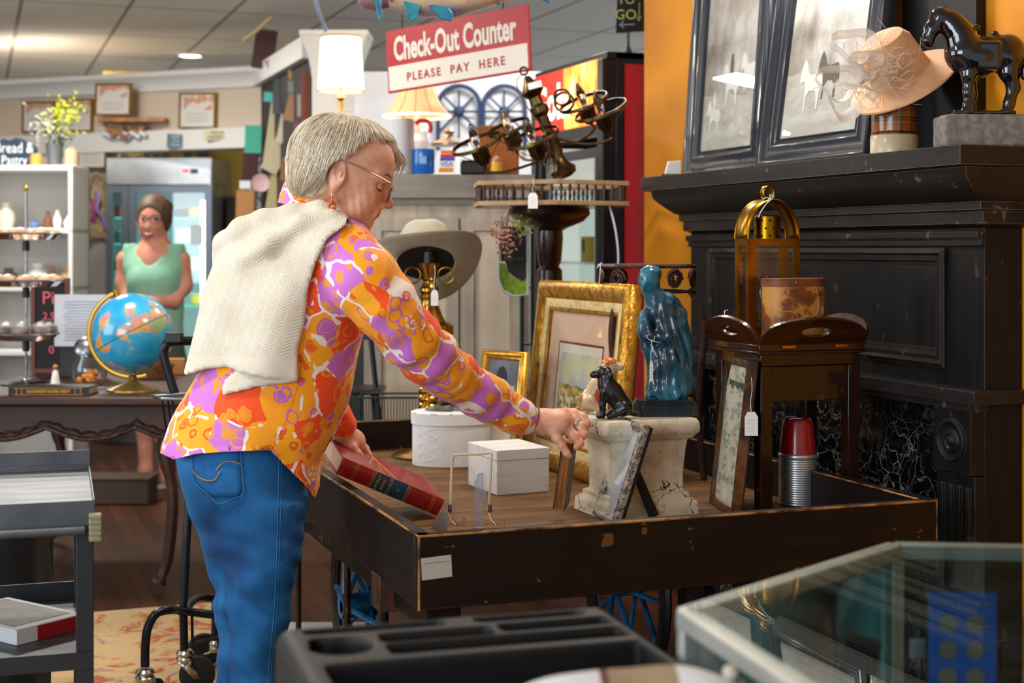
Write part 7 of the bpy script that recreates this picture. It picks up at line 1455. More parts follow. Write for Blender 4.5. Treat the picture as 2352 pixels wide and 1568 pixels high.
for y in (-1, 1): s.ell((.104, y*.0125, -.029), (.0095, .0075, .0075), .006); s.ell((.108, y*.0055, -.0345), (.004, .0028, .003), .003, sub=True)
s.ell((.092, 0, -.046), (.014, .022, .014), .012)
for y in (-1, 1): s.ell((.099, y*.040, .006), (.023, .021, .0135), .008, sub=True)
for y in (-1, 1): s.ell((.0755, y*.031, .005), (.0118, .0118, .0118), .003); s.ell((.078, y*.032, -.010), (.012, .013, .006), .006); s.ell((.080, y*.032, .018), (.014, .016, .006), .008); s.cap((.088, y*.018, -.012), (.080, y*.044, -.010), .0045, .004, .008)
s.ell((.1005, 0, -.0475), (.0060, .0200, .0048), .004); s.ell((.0985, 0, -.0565), (.0065, .0185, .0052), .004); s.cap((.1075, -.020, -.0520), (.1075, .020, -.0520), .0016, .0016, .003, sub=True)
s.cap((.090, -.024, -.054), (.086, -.026, -.062), .003, .002, .004, sub=True)
s.chain([((-.030, 0, -.030), .052), (tuple(nb_*.55+np.array((-.02, 0, -.05))*.45), .050), (tuple(nb_), .046)], .035); s.chain([((.02, 0, -.05), .038), (tuple(nb2), .040)], .03)
for y in (-1, 1):
    s.ell((-.010, y*.077, -.001), (.0195, .0085, .0335), .006, (0, -12, y*14)); s.ell((-.006, y*.0845, .006), (.0115, .0055, .0200), .004, (0, -12, y*14), sub=True); s.ell((-.003, y*.082, .001), (.0045, .006, .008), .004); s.ell((-.005, y*.0765, -.032), (.009, .006, .010), .005)
def head_f(p):
    d = s_head(p); ck = np.clip((-p[:, 2]+.02)*12, 0, 1)*np.clip((p[:, 0]-.0)*20, 0, 1)*np.clip((.092-p[:, 0])*30, 0, 1)*np.clip(np.abs(p[:, 1])*30-.6, 0, 1)
    nk = np.clip((.03-p[:, 0])*30, 0, 1)*np.clip((-p[:, 2]-.02)*20, 0, 1)
    return d+.0009*ck*np.sin(p[:, 0]*330+p[:, 2]*170)+.0008*nk*np.sin(p[:, 0]*300-p[:, 2]*260)
s_head = s; hv, hf = snet(head_f, (-.15, -.105, -.21), (.14, .105, .14), .0030); hl = h2l(hv)
s = S(); W0 = L(1190, 956, 3.69)
s.chain([(L(1120, 915, 3.64), .030), (W0, .0285), (L(1222, 964, 3.705), .0275), (L(1245, 967, 3.71), .0295)], .012); s.ell(L(1268, 972, 3.715), (.046, .036, .034), .018, (0, 12, 0)); s.ell(L(1288, 966, 3.72), (.028, .036, .030), .014, (0, 30, 0))
FG = [[(1300, 949, 3.745), (1318, 950, 3.745), (1338, 958, 3.742), (1347, 972, 3.735), (1342, 985, 3.728)], [(1300, 960, 3.73), (1315, 965, 3.73), (1333, 979, 3.725), (1340, 997, 3.715), (1333, 1008, 3.71)], [(1292, 975, 3.71), (1303, 985, 3.71), (1322, 1003, 3.702), (1332, 1018, 3.695), (1324, 1027, 3.692)], [(1270, 992, 3.69), (1280, 1007, 3.688), (1292, 1024, 3.684), (1302, 1040, 3.682), (1308, 1046, 3.682)]]
for i, fg in enumerate(FG): s.chain([(L(*q_), r) for q_, r in zip(fg, (.0135, .0125, .0125, .0108, .0088) if i < 3 else (.0125, .0112, .0105, .0095, .0082))], .004, .010); s.ell(L(*fg[1]), (.0135, .0125, .0120), .006)
s.chain([(L(1245, 985, 3.74), .017), (L(1272, 1004, 3.765), .0135), (L(1296, 1018, 3.772), .0115), (L(1312, 1030, 3.770), .0095)], .006, .014)
tend = [(L(1240, 955, 3.685)+np.array((0, 0, 0)), L(*fg[1])) for fg in FG]
def hand_f(p):
    d = s_hr(p); u = p[:, 0]-W0[0]; wr = np.exp(-((u-.035)/.018)**2); return d+.0007*wr*np.sin(u*900)+wob(p, 51, 110, .00035)+wob(p, 52, 45, .0006)
s_hr = s; rv, rf = snet(hand_f, L(1150, 1060, 3.62)-.012, L(1362, 915, 3.80)+.012, .0021)
s = S(); s.chain([(L(752, 950, 3.89), .034), (L(780, 985, 3.91), .0275), (L(795, 1003, 3.93), .029)], .012); s.ell(L(808, 1018, 3.95), (.036, .030, .040), .018, (0, 35, 0))
for i, fg in enumerate([[(805, 1000, 3.965), (822, 1010, 3.975), (840, 1030, 3.985), (850, 1052, 3.985)], [(812, 1010, 3.96), (832, 1028, 3.97), (846, 1046, 3.98), (850, 1065, 3.975)], [(806, 1022, 3.955), (824, 1042, 3.965), (836, 1060, 3.97), (838, 1074, 3.965)], [(800, 1030, 3.95), (812, 1050, 3.955), (822, 1068, 3.96), (824, 1080, 3.955)]]): s.chain([(L(*q_), r) for q_, r in zip(fg, (.012, .0112, .0100, .0085))], .004, .010)
s.chain([(L(800, 1012, 3.925), .016), (L(812, 1030, 3.905), .012), (L(822, 1042, 3.900), .0105), (L(828, 1048, 3.905), .009)], .006, .012)
s_hl = s; lv_, lf_ = snet(s_hl, L(740, 1095, 3.84)-.012, L(862, 935, 4.02)+.012, .0024)
s = S(); s.chain([(L(722, 500, 3.56), .042), (L(690, 570, 3.56), .085), (L(655, 700, 3.56), .11), (L(610, 880, 3.56), .12), (L(570, 1020, 3.56), .13)], .03)
s.chain([(L(775, 585, 3.47), .055), (L(885, 706, 3.41), .045), (L(985, 822, 3.49), .038), (L(1125, 917, 3.64), .030)], .03); s.chain([(L(655, 570, 3.68), .05), (L(722, 850, 3.84), .04), (L(765, 965, 3.90), .03)], .03)
for px, d_ in ((590, 3.52), (549, 3.66)): s.chain([(L(px, 1100, d_), .055), (L(px, 1400, d_), .036), (L(px-5, 1780, d_), .028)], .03)
bv_, bf_ = snet(s, L(430, 1830, 3.3)*np.array([1, 0, 1])+np.array([0, -.3, 0]), L(1160, 440, 3.7)*np.array([1, 0, 1])+np.array([0, .45, 0]), .016)
def skin():
    t = NT('weathered_skin'); n = t.noise(18, 4); f = t.noise(55, 3); sp = t.n('SeparateXYZ'); t.l(t.co(), sp.inputs[0])
    c = t.ramp(n, [(.35, '#cc8a6a'), (.5, '#dca488'), (.68, '#e6b79e')]); c = t.mix(t.math('MULTIPLY', t.math('GREATER_THAN', f, .66), .28), c, '#9c5440'); t.col(c); t.b.inputs['Roughness'].default_value = .5; t.b.inputs['Subsurface Weight'].default_value = .12; t.b.inputs['Subsurface Radius'].default_value = (.01, .004, .002); t.b.inputs['Subsurface Scale'].default_value = .5
    t.bump(t.math('ADD', t.noise(110, 4), t.math('MULTIPLY', t.noise(40, 3, t.co((1, 1, .4))), 1.2)), .45, .0016); return t.mat
lipc = M('natural_lips', '#b8705c', .5)
vv = np.concatenate([hl, rv, lv_, bv_]); o1, o2, o3 = len(hl), len(hl)+len(rv), len(hl)+len(rv)+len(lv_); ff = np.concatenate([hf, rf+o1, lf_+o2, bf_+o3])
hc_ = hv[hf].mean(axis=1); mi_ = np.zeros(len(ff), int); mi_[:len(hf)] = (((hc_[:, 0]-.1005)/.0085)**2+(hc_[:, 1]/.020)**2+((hc_[:, 2]+.052)/.0095)**2 < 1)
body = from_arr('body', vv, ff, [skin(), lipc], wm_, matfn=lambda c: mi_)
# eyes, lids, brows
for y in (-1, 1):
    eo = MB().ball((0, 0, 0), .0132, 20).build('eye', M('eye_white', '#d9cfc6', .15), wm_); eo.matrix_local = hM @ TR((.0775, y*.031, .004))
    ir = MB(); ir.ball((.0095, y*.001, -.0038), (.0048, .0056, .0056), 14); ir.build('iris', M('iris_blue_grey', '#3a4650', .1, coat=1), eo)
    lid = S(); lid.ell((0, 0, 0), (.0152, .0158, .0150), 0); f0 = lid.ops[0][0]
    def lf2(p, f0=f0): return np.maximum(np.maximum(f0(p), -(f0(p)+.0016)), -(np.maximum(p[:, 2]+.0022-.25*(p[:, 0]-.010), -p[:, 2]-.0072)))
    lo_ = sdf('eyelid', lf2, (-.019, -.019, -.019), (.019, .019, .019), .0013, body.data.materials[0], wm_); lo_.matrix_local = hM @ TR((.0775, y*.031, .004)) @ R3(0, 18, 0)
for y in (-1, 1):
    mE = hM @ TR((.0775, y*.031, .004)) @ R3(0, 18, 0); MB().tube([mE @ Vector((.0156*math.cos(a), .0162*math.sin(a), -.0026+.25*(.0156*math.cos(a)-.010))) for a in [math.radians(-100+200*i/16) for i in range(17)]], .0009, 5).build('eyelashes', M('lash_brown', '#3a2a22', .7), wm_)
b = MB(); rn = random.Random(6)
for y in (-1, 1):
    for i in range(46):
        u = rn.random(); p = Vector((.1045-.018*u**1.5, y*(.016+.034*u), .0290+.006*math.sin(u*2.6)+rn.gauss(0, .0012))); q_ = p+Vector((-.003, y*.0065, .0012)); b.tube([hM @ p, hM @ q_], [.0005, .0002], 3)
b.build('eyebrows', M('brow_hair', '#8a7460', .8), wm_)
# ---- hair
Sh = S(); Sh.ell((-.016, 0, .034), (.115, .093, .098), .02); Sh.ell((-.062, 0, -.026), (.050, .072, .056), .03); Sh.ell((.038, .012, .088), (.056, .064, .038), .03)
def face_cut(p):
    x, y, z = p[:, 0], p[:, 1], p[:, 2]; sh_ = np.where(y > .0, .012, 0)
    g = np.where(x < .035, .033+1.55*(x+.012), .106+.02*(x-.035))-sh_*2.0-z; return np.maximum(-g/1.5, -(x+.014))
EARC = np.array((-.004, -.080, -.004))
def ear_cut(p): q_ = (p-EARC)*np.array([1, .5, .8]); return np.linalg.norm(q_, axis=1)-.030
def hair_f(p): return -smin(-Sh(p), np.minimum(face_cut(p), ear_cut(p)), .008)+.0016*np.sin(p[:, 1]*150+p[:, 0]*60)*np.sin(p[:, 0]*40)
hgold = '#b39a76'
hairm = M('grey_blond_hair', '#b8a68a', .45, 0, '#e0d2ba', 60, .35, .6, st=(1.2, 1.2, .35), sheen=.2)
hmats = [hairm, M('hair_strand_light', '#eadfcc', .4), M('hair_strand_mid', '#cab799', .45), M('hair_strand_dark', '#8f7b5c', .5)]
v1, f1 = snet(hair_f, (-.15, -.115, -.10), (.13, .115, .155), .0036); v1 = h2l(v1)
rng = np.random.RandomState(5); N = 4600; K = 14
u = rng.normal(size=(N, 3)); u /= np.linalg.norm(u, axis=1)[:, None]; u[:, 2] = np.abs(u[:, 2])*1.1-.45; u[:, 1] = np.where(rng.rand(N) < .72, -np.abs(u[:, 1]), np.abs(u[:, 1]))
p = np.array([-.016, 0, .034])+u*np.array([.115, .093, .098])
def grad(f, p, e=.0012): 
    g = np.stack([f(p+np.eye(3)[i]*e)-f(p-np.eye(3)[i]*e) for i in range(3)], 1); return g/np.maximum(np.linalg.norm(g, axis=1), 1e-9)[:, None]
offs = rng.uniform(-.001, .0045, N); ok = (face_cut(p) > .002) & (ear_cut(p) > .002); p, offs = p[ok], offs[ok]; N = len(p); crown = np.array([-.060, .012, .128]); tr = [p]; alive = np.ones(N, bool); jit = rng.normal(size=(N, 3))*.16; lim = rng.uniform(-.004, .012, N); dpx = None
part = np.array([.05, .045, .12])
for s_ in range(K-1):
    g = grad(Sh, p); away = p-crown; away /= np.maximum(np.linalg.norm(away, axis=1), 1e-6)[:, None]; side = np.stack([-.55*np.ones(N)*(p[:, 0] < .05), np.sign(p[:, 1]-.03)*.25, np.zeros(N)], 1)
    fw = np.clip((p[:, 0]-.0)*12, 0, 1)[:, None]; dr = away*.9+np.array([0, 0, -.75])+side*(1-fw)*.5+fw*np.array([.35, 0, .1])+jit
    dr = dr-g*(dr*g).sum(1)[:, None]; dr /= np.maximum(np.linalg.norm(dr, axis=1), 1e-6)[:, None]
    if dpx is not None: dr = dr*.6+dpx*.4; dr /= np.linalg.norm(dr, axis=1)[:, None]
    dpx = dr; q_ = p+dr*.0068; q_ = q_-grad(Sh, q_)*(Sh(q_)-offs)[:, None]*.8
    alive &= (face_cut(q_) > -lim) & (q_[:, 2] > -.084) & (ear_cut(q_) > -.003); p = np.where(alive[:, None], q_, p); tr.append(p)
tr = np.stack(tr, 1)
NF = 150; t0 = np.stack([rng.uniform(.060, .092, NF), rng.uniform(.0, .062, NF), np.full(NF, .104)], 1); t1 = t0+np.stack([rng.uniform(.018, .034, NF), rng.normal(size=NF)*.005, rng.uniform(-.062, -.036, NF)], 1); uu = np.linspace(0, 1, K)[None, :, None]; fr_ = t0[:, None]*(1-uu)+t1[:, None]*uu; fr_[..., 0] += (np.sin(uu*math.pi)*.012)[..., 0]; tr = np.concatenate([tr, fr_]); ln_ = np.linalg.norm(tr[:, -1]-tr[:, 0], axis=1); ok = ln_ > .018; tr = tr[ok]; N = len(tr)
tl_ = tr @ hm4[:3, :3].T+hm4[:3, 3]; T_ = np.gradient(tl_, axis=1); T_ /= np.maximum(np.linalg.norm(T_, axis=2), 1e-9)[..., None]; A_1 = np.cross(T_, rng.normal(size=(N, 1, 3))); A_1 /= np.maximum(np.linalg.norm(A_1, axis=2), 1e-9)[..., None]; B_1 = np.cross(T_, A_1)
rad = (.00070*(1-.65*np.linspace(0, 1, K)**2))[None, :, None]*rng.uniform(.6, 1.3, (N, 1, 1)); rows = np.stack([tl_+rad*(math.cos(a)*A_1+math.sin(a)*B_1) for a in (0, 2.1, 4.2)], 2)
base = len(v1); vstr = rows.reshape(-1, 3); ids = np.arange(N*K*3).reshape(N, K, 3)+base; fq = np.concatenate([np.stack([ids[:, :-1, j], ids[:, :-1, (j+1) % 3], ids[:, 1:, (j+1) % 3], ids[:, 1:, j]], -1).reshape(-1, 4) for j in range(3)])
# tone: darker roots on top, lighter at the nape and front ends
r0 = tr[:, 3]; cl_ = wob(r0, 77, 60, .5)+rng.normal(size=N)*.35-np.clip((r0[:, 0]-.0)*9, 0, 1)*np.clip((r0[:, 2]-.07)*12, 0, 1)*.7; tone = np.where(cl_ > -.05, 1, np.where(cl_ > -.75, 2, 3)); tn = np.concatenate([np.repeat(tone, K-1)]*3); mi2 = np.concatenate([np.zeros(len(f1), int), tn])
from_arr('hair', np.concatenate([v1, vstr]), np.concatenate([f1, fq]), hmats, wm_, matfn=lambda c: mi2)
# ---- glasses, earring, jewellery
gm = M('rose_gold_wire', '#b98862', .3, .8); b = MB()
for y in (-1, 1): b.tube(cr([hM @ Vector(q_) for q_ in ((-.002, y*.083, .030), (.03, y*.082, .028), (.07, y*.078, .024), (.104, y*.072, .019))], 5), .0016, 6)
b.build('temple_arms', gm, wm_)
for y in (-1, 1):
    lp_ = [hM @ Vector((.112-abs(math.cos(a))*.003*(1 if y*math.cos(a) > 0 else .2), y*.038+.030*math.cos(a), -.001+.021*math.sin(a)*(1 if math.sin(a) < 0 else .85))) for a in [2*math.pi*i/28 for i in range(28)]]
    g_ = MB().tube(lp_, .0014, 6, closed=True).build('glasses_rim', M('dark_lens_rim', '#2a2a38', .3), wm_); bb = MB(); bb.add(lp_, [tuple(range(28))]); bb.build('lens', pane, g_)
MB().tube([hM @ Vector((.112, -.010, .008)), hM @ Vector((.116, 0, .011)), hM @ Vector((.112, .010, .008))], .0014, 6).build('glasses_bridge', gm, wm_)
amb = M('amber_link', '#c8571a', .2, coat=.6); e0 = hM @ Vector((-.008, -.083, -.040)); er = MB().tube([e0, e0+Vector((0, -.001, -.014))], .0008, 5).build('earring', steel, wm_)
for i, (r_, z_) in enumerate(((.0085, -.024), (.0100, -.037), (.0115, -.052))): MB().ring(tuple(e0+Vector((.001*i, -.002, z_))), (r_*.72, r_), .0026, (math.cos(i*1.5), math.sin(i*1.5)+.4, .1), 20, 8).build('link', amb, er)
wax = Vector(L(1245, 967, 3.71)-L(1190, 956, 3.69)).normalized(); wc_ = Vector(L(1225, 964, 3.705)); qq = (wax+Vector((0, 0, -.15))).to_track_quat('Z', 'Y'); b = MB()
for i in range(34): a = 2*math.pi*i/34; b.ball(tuple(wc_+qq @ Vector((.0315*math.cos(a), .0315*math.sin(a), .0))), .0021, 6)
br_o = b.build('bead_bracelet', M('bronze_bead', '#8a6a4a', .3, .7), wm_); MB().ball(tuple(wc_+Vector((.002, -.031, -.006))), .0034, 8).build('crystal_bead', M('violet_crystal', '#8f9be0', .1, coat=1), br_o)
rc2 = Vector(L(1325, 972, 3.727)); MB().ring(tuple(rc2), .0135, .0016, tuple(Vector(L(1333, 979, 3.725)-L(1315, 965, 3.73)).normalized()), 20, 6).build('ring', M('silver_ring', '#c9c9cc', .2, 1), wm_); MB().box(tuple(rc2+Vector((-.002, -.0145, .001))), (.010, .004, .010), R=R3(0, 30, 0)).build('ring_stone', M('ring_stone', '#cfd0d2', .15, .6), wm_, bevel=.002)
wc3 = Vector(L(783, 986, 3.913)); b = MB(); ax3 = Vector(L(795, 1003, 3.93)-L(760, 958, 3.89)).normalized(); q3_ = ax3.to_track_quat('Z', 'Y')
for i in range(26): a = 2*math.pi*i/26; b.ball(tuple(wc3+q3_ @ Vector((.030*math.cos(a), .030*math.sin(a), 0))), .0032, 6)
b.build('white_bead_bracelet', M('white_beads_dark', '#b9b4bc', .4, 0, '#3a3a44', 90, .48, .52), wm_)
# ---- old book held upright in the reaching hand
ob0 = CF((1283-CX)/F*3.72, 3.72, H+(HY-1171)/F*3.72); obk = thing('old_book', 'small old book with browned page edges held upright in the reaching hand', 'book', ob0, CR-math.radians(4)); obk.rotation_euler = Euler((0, math.radians(7.5), CR-math.radians(8)))
T_b, H_b, W_b = .031, .172, .115
cv = M('worn_dark_cover', '#33302a', .6, 0, '#5a4a34', 30); MB().bx(-T_b/2, -T_b/2+.0028, 0, W_b, 0, H_b).build('cover', cv, obk, bevel=.0008); MB().bx(T_b/2-.0028, T_b/2, 0, W_b, 0, H_b).build('cover', cv, obk, bevel=.0008); MB().bx(-T_b/2, T_b/2, W_b-.003, W_b+.001, 0, H_b).build('spine', cv, obk, bevel=.001)
MB().bx(-T_b/2+.003, T_b/2-.003, .003, W_b-.004, .003, H_b-.003).build('page_block', M('browned_pages', '#9c6428', .8, 0, '#6d3f14', 70, .4, .6, st=(3, 3, .12), bs=200, bstr=.5), obk)
# ================================================================ foreground
# ---- stainless cart, left
CZ = .80; c1 = PZ(218, 1148, CZ); c2 = PZ(205, 1058, CZ); sdir = (c2-c1); sdir.z = 0; dep = .50; rzc = math.atan2(sdir.y, sdir.x)-math.pi/2
sc_ = thing('stainless_cart', 'stainless steel utility cart with a lower shelf at the left edge', 'utility cart', (c1.x, c1.y, 0), rzc)
stl = M('scratched_stainless', '#5f6368', .52, .9, '#72767a', 4, bs=70, bstr=.06, st=(1, 6, 1)); dks = M('dark_steel', '#43464b', .4, .8); WL = .95
MB().bx(-WL, 0, 0, dep, CZ-.012, CZ-.008).build('top_shelf', stl, sc_, bevel=.001)
b = MB(); b.bx(-WL, 0, -.002, .003, CZ-.05, CZ); b.bx(-WL, 0, dep-.003, dep+.002, CZ-.03, CZ+.035); b.bx(-WL, 0, dep-.02, dep-.003, CZ-.008, CZ+.004); b.build('shelf_lip', stl, sc_, bevel=.001)
b = MB(); b.bx(-.004, 0, 0, dep, CZ-.03, CZ+.002); b.build('end_lip', stl, sc_, bevel=.001)
MB().tube([(-WL, -.022, CZ-.055), (-.02, -.022, CZ-.055)], .009, 12).build('push_rail', stl, sc_)
for x in (-.036, -WL+.01):
    for y in (.004, dep-.03): b = MB(); b.bx(x, x+.034, y, y+.003, .06, CZ-.03); b.bx(x+.031, x+.034, y, y+.03, .06, CZ-.03); b.build('corner_post', dks, sc_, bevel=.0008)
LZ = .50; MB().bx(-WL, -.003, .006, dep-.006, LZ-.010, LZ-.006).build('lower_shelf', stl, sc_); b = MB(); b.bx(-WL, -.003, .0, .005, LZ-.035, LZ); b.bx(-WL, -.003, dep-.006, dep-.001, LZ-.02, LZ+.035); b.build('lower_shelf_lip', dks, sc_, bevel=.001)
MB().bx(-WL, -.003, .006, dep-.006, .14, .145).build('bottom_shelf', stl, sc_)
b = MB(); [b.bx(-.012, .012, -.035, -.004, CZ-.032-.011*k, CZ-.024-.011*k) for k in range(5)]; b.bx(-.010, .010, -.033, -.004, CZ-.076, CZ-.026); b.build('rubber_bumper', M('cream_rubber', '#8f8b70', .7), sc_, bevel=.002)
for x in (-.04, -WL+.04):
    for y in (.04, dep-.04): w_ = MB(); w_.cyl((x-.012, y, .05), (x+.012, y, .05), .049, n=24); w_.build('caster_wheel', black_pl, sc_)
bp_ = P(60, 1500, 3.12); bp_.z = LZ-.005
pb = thing('picture_book', 'white picture book with red spine band on the lower shelf of the stainless cart', 'book', CF((38-CX)/F*3.0, 3.0, LZ-.0045), CR-math.radians(35))
MB().bx(-.26, 0, 0, .17, .0, .003).build('cover', M('book_white', '#c9c9cb', .5), pb); MB().bx(-.26, 0, 0, .17, .027, .030).build('cover', M('book_white', '#c9c9cb', .5), pb); MB().bx(-.258, -.002, .002, .168, .0032, .0268).build('page_block', M('white_pages', '#c3c3c6', .8), pb); MB().bx(-.003, .001, 0, .17, 0, .030).build('spine', M('book_white', '#c9c9cb', .5), pb)
MB().bx(.001, .0018, .05, .17, .0, .030).build('red_spine_band', M('red_spine', '#8e0f1c', .5), pb)
MB().bx(-.25, -.03, .015, .155, .0302, .0308).build('cover_picture', M('landscape_photo', '#282c24', .5, 0, '#5c5f52', 14), pb)
# dark thing behind the cart posts
t = thing('dark_bag', 'black bag on the floor behind the stainless cart', 'bag', CF(-1.35, 3.95, 0), CR); s = S(); s.box((0, 0, .32), (.10, .12, .31), .05, 0); f0 = s.ops[0][0]; s.ops = [(lambda p: f0(p)+wob(p, 61, 12, .008), 0, False)]; sdf('bag_body', s, (-.2, -.2, 0.003), (.2, .2, .7), .015, M('black_fabric', '#0c0b0b', .9), t); MB().tube(cr([(-.05, 0, .62), (-.05, 0, .72), (.05, 0, .72), (.05, 0, .62)], 5), .01, 6).build('handle', M('black_fabric', '#0c0b0b', .9), t)
# ---- black tubular rolling rack behind the shopper
DK = 4.35; rk = thing('rolling_rack', 'black tubular rolling rack with caster wheels behind the shopper', 'rack', CF((430-CX)/F*DK, DK, 0), CR); XK = (430-CX)/F*DK
q = lambda px, py, d: Vector(((px-CX)/F*d-XK, d-DK, H+(HY-py)/F*d)); tb_ = M('black_steel_tube', '#22282e', .32, .5)
MB().tube(cr([q(402, 905, 4.30), q(385, 850, 4.30), q(376, 812, 4.30), q(384, 788, 4.30), q(405, 783, 4.32), q(470, 783, 4.36), q(540, 785, 4.4)], 6), .0135, 12).build('handle', tb_, rk)
MB().tube([q(462, 900, 4.45), q(440, 1050, 4.4), q(428, 1250, 4.36), q(421, 1400, 4.33)], .0125, 12).build('upright', tb_, rk); MB().tube([q(421, 1400, 4.33), q(423, 1490, 4.33)], .0125, 12).build('lower_leg', tb_, rk)
MB().tube(cr([q(333, 1530, 4.08), q(334, 1480, 4.08), q(340, 1440, 4.08), q(360, 1408, 4.10), q(395, 1400, 4.16), q(421, 1403, 4.32), q(520, 1415, 4.38), q(600, 1425, 4.45)], 6), .0125, 12).build('front_tube', tb_, rk)
MB().tube(cr([q(432, 1402, 4.45), q(438, 1385, 4.5), q(460, 1373, 4.6), q(500, 1375, 4.65), q(600, 1382, 4.7)], 6), .0125, 12).build('rear_tube', tb_, rk); MB().tube([q(495, 1378, 4.6), q(494, 1470, 4.6)], .0125, 12).build('rear_leg', tb_, rk)
MB().tube([q(441, 1412, 4.34), q(442, 1474, 4.34), q(446, 1476, 4.34), q(505, 1461, 4.5)], .0045, 8).build('wire_guard', tb_, rk)
b = MB(); b.tube([q(352, 910, 4.25), q(420, 905, 4.25), q(520, 905, 4.3), q(530, 918, 4.2), q(370, 916, 4.18)], .005, 8, closed=True); b.build('basket_rim', steel, rk)
b = MB()
for x in (372, 385, 395): b.tube([q(x, 912, 4.22), q(x+10, 990, 4.25), q(x+28, 1060, 4.3)], .003, 6)
b.build('basket_wires', tb_, rk)
MB().box(q(400, 775, 4.30), (.05, .03, .03)).build('handle_clamp', black_pl, rk, bevel=.004)
chrome = M('zinc_plated', '#b9b9ae', .25, 1)
def caster(px, py, d, ang, R_=.052):
    c = q(px, py, d); zt_ = c.z; f = MB(); f.lathe([(.001, zt_), (.020, zt_), (.026, zt_-.008), (.026, zt_-.014), (.022, zt_-.018), (.027, zt_-.024), (.024, zt_-.036), (.001, zt_-.036)], 20, T=TR((c.x, c.y, 0))); 
    dx, dy = math.cos(ang), math.sin(ang); wz = R_+.002
    for sg in (-1, 1): ox, oy = -dy*.018*sg, dx*.018*sg; f.add([(c.x+ox-dx*.02, c.y+oy-dy*.02, zt_-.03), (c.x+ox+dx*.02, c.y+oy+dy*.02, zt_-.03), (c.x+ox+dx*.045, c.y+oy+dy*.045, wz-.008), (c.x+ox+dx*.028, c.y+oy+dy*.028, wz-.01)], [(0, 1, 2, 3)])
    cs_ = f.build('caster', chrome, rk); m_ = cs_.modifiers.new('s', 'SOLIDIFY'); m_.thickness = .003; w_ = MB(); cc = Vector((c.x+dx*.035, c.y+dy*.035, wz)); n_ = Vector((-dy, dx, 0)); w_.tube([cc-n_*.013, cc-n_*.011, cc+n_*.011, cc+n_*.013], [R_*.9, R_, R_, R_*.9], 28); w_.build('wheel', black_pl, cs_)
MB().tube([q(600, 1425, 4.45), (q(600, 1425, 4.45).x, q(600, 1425, 4.45).y, .10)], .0125, 12).build('front_leg', tb_, rk); MB().tube([q(600, 1382, 4.7), (q(600, 1382, 4.7).x, q(600, 1382, 4.7).y, .10)], .0125, 12).build('rear_leg', tb_, rk); MB().tube([q(540, 785, 4.4), q(570, 1000, 4.42), q(600, 1425, 4.45)], .0125, 12).build('upright', tb_, rk)
caster(600, 1478, 4.45, 1.0); caster(600, 1440, 4.7, 2.0)
caster(425, 1492, 4.33, math.radians(8)); caster(333, 1535, 4.08, math.radians(70)); caster(494, 1468, 4.6, math.radians(200)); 
# things on the floor behind the cart wheels
b = MB(); b.box((0, 0, .035), (.34, .26, .05)); fs_ = thing('floor_scale', 'flat grey and white appliance on the floor under the cart', 'appliance', CF(-.62, 4.75, 0), CR); b.build('base', M('grey_plastic', '#8f9296', .5), fs_, bevel=.01); MB().box((0, 0, .068), (.30, .22, .014)).build('lid', M('white_plastic', '#a9acae', .4), fs_, bevel=.006)
# ---- black plastic utility cart top in the very foreground
TZ2 = .80; o2_ = PZ(628, 1440, TZ2); o3_ = PZ(1385, 1385, TZ2); xd = (o3_-o2_); xd.z = 0; W2 = xd.length; rz2 = math.atan2(xd.y, xd.x)
uc = thing('black_utility_cart', 'black moulded plastic utility cart with compartment top, closest to the camera', 'utility cart', (o2_.x, o2_.y, 0), rz2)
s = S(); Dp2 = .56; s.box((W2/2, -Dp2/2, TZ2-.05), (W2/2, Dp2/2, .05), .022, 0)
def rec(x0, x1, y0, y1, dz, rr=.008): s.box(((x0+x1)/2, -(y0+y1)/2, TZ2-dz/2+.03), ((x1-x0)/2, (y1-y0)/2, dz/2+.03), rr, .006, sub=True)
rec(.035, .225, .020, .050, .022, .012); rec(.265, .42, .020, .050, .022, .012)
rec(.125, .275, .072, .112, .05); rec(.287, .44, .066, .105, .05); rec(.125, .44, .122, .170, .05); rec(.035, .44, .195, Dp2-.03, .06)
s.cap((.070, -.115, TZ2-.035), (.070, -.115, TZ2+.02), .040, .040, .006, sub=True); s.cap((.035, -.078, TZ2-.02), (.06, -.09, TZ2+.0), .014, .014, .006, sub=True)
sdf('moulded_top', s, (-.012, -Dp2-.012, TZ2-.11), (W2+.012, .012, TZ2+.012), .0042, M('matte_black_plastic', '#060607', .6, 0, '#0a0a0b', 120, bs=300, bstr=.2), uc)
for x in (.04, W2-.04):
    for y in (-.04, -Dp2+.04): MB().tube([(x, y, .10), (x, y, TZ2-.095)], .026, 14).build('leg', black_pl, uc); w_ = MB(); w_.cyl((x-.014, y, .05), (x+.014, y, .05), .05, n=22); w_.build('caster_wheel', black_pl, uc)
MB().bx(.01, W2-.01, -Dp2+.01, -.01, .10, .15).build('lower_tray', black_pl, uc, bevel=.01)
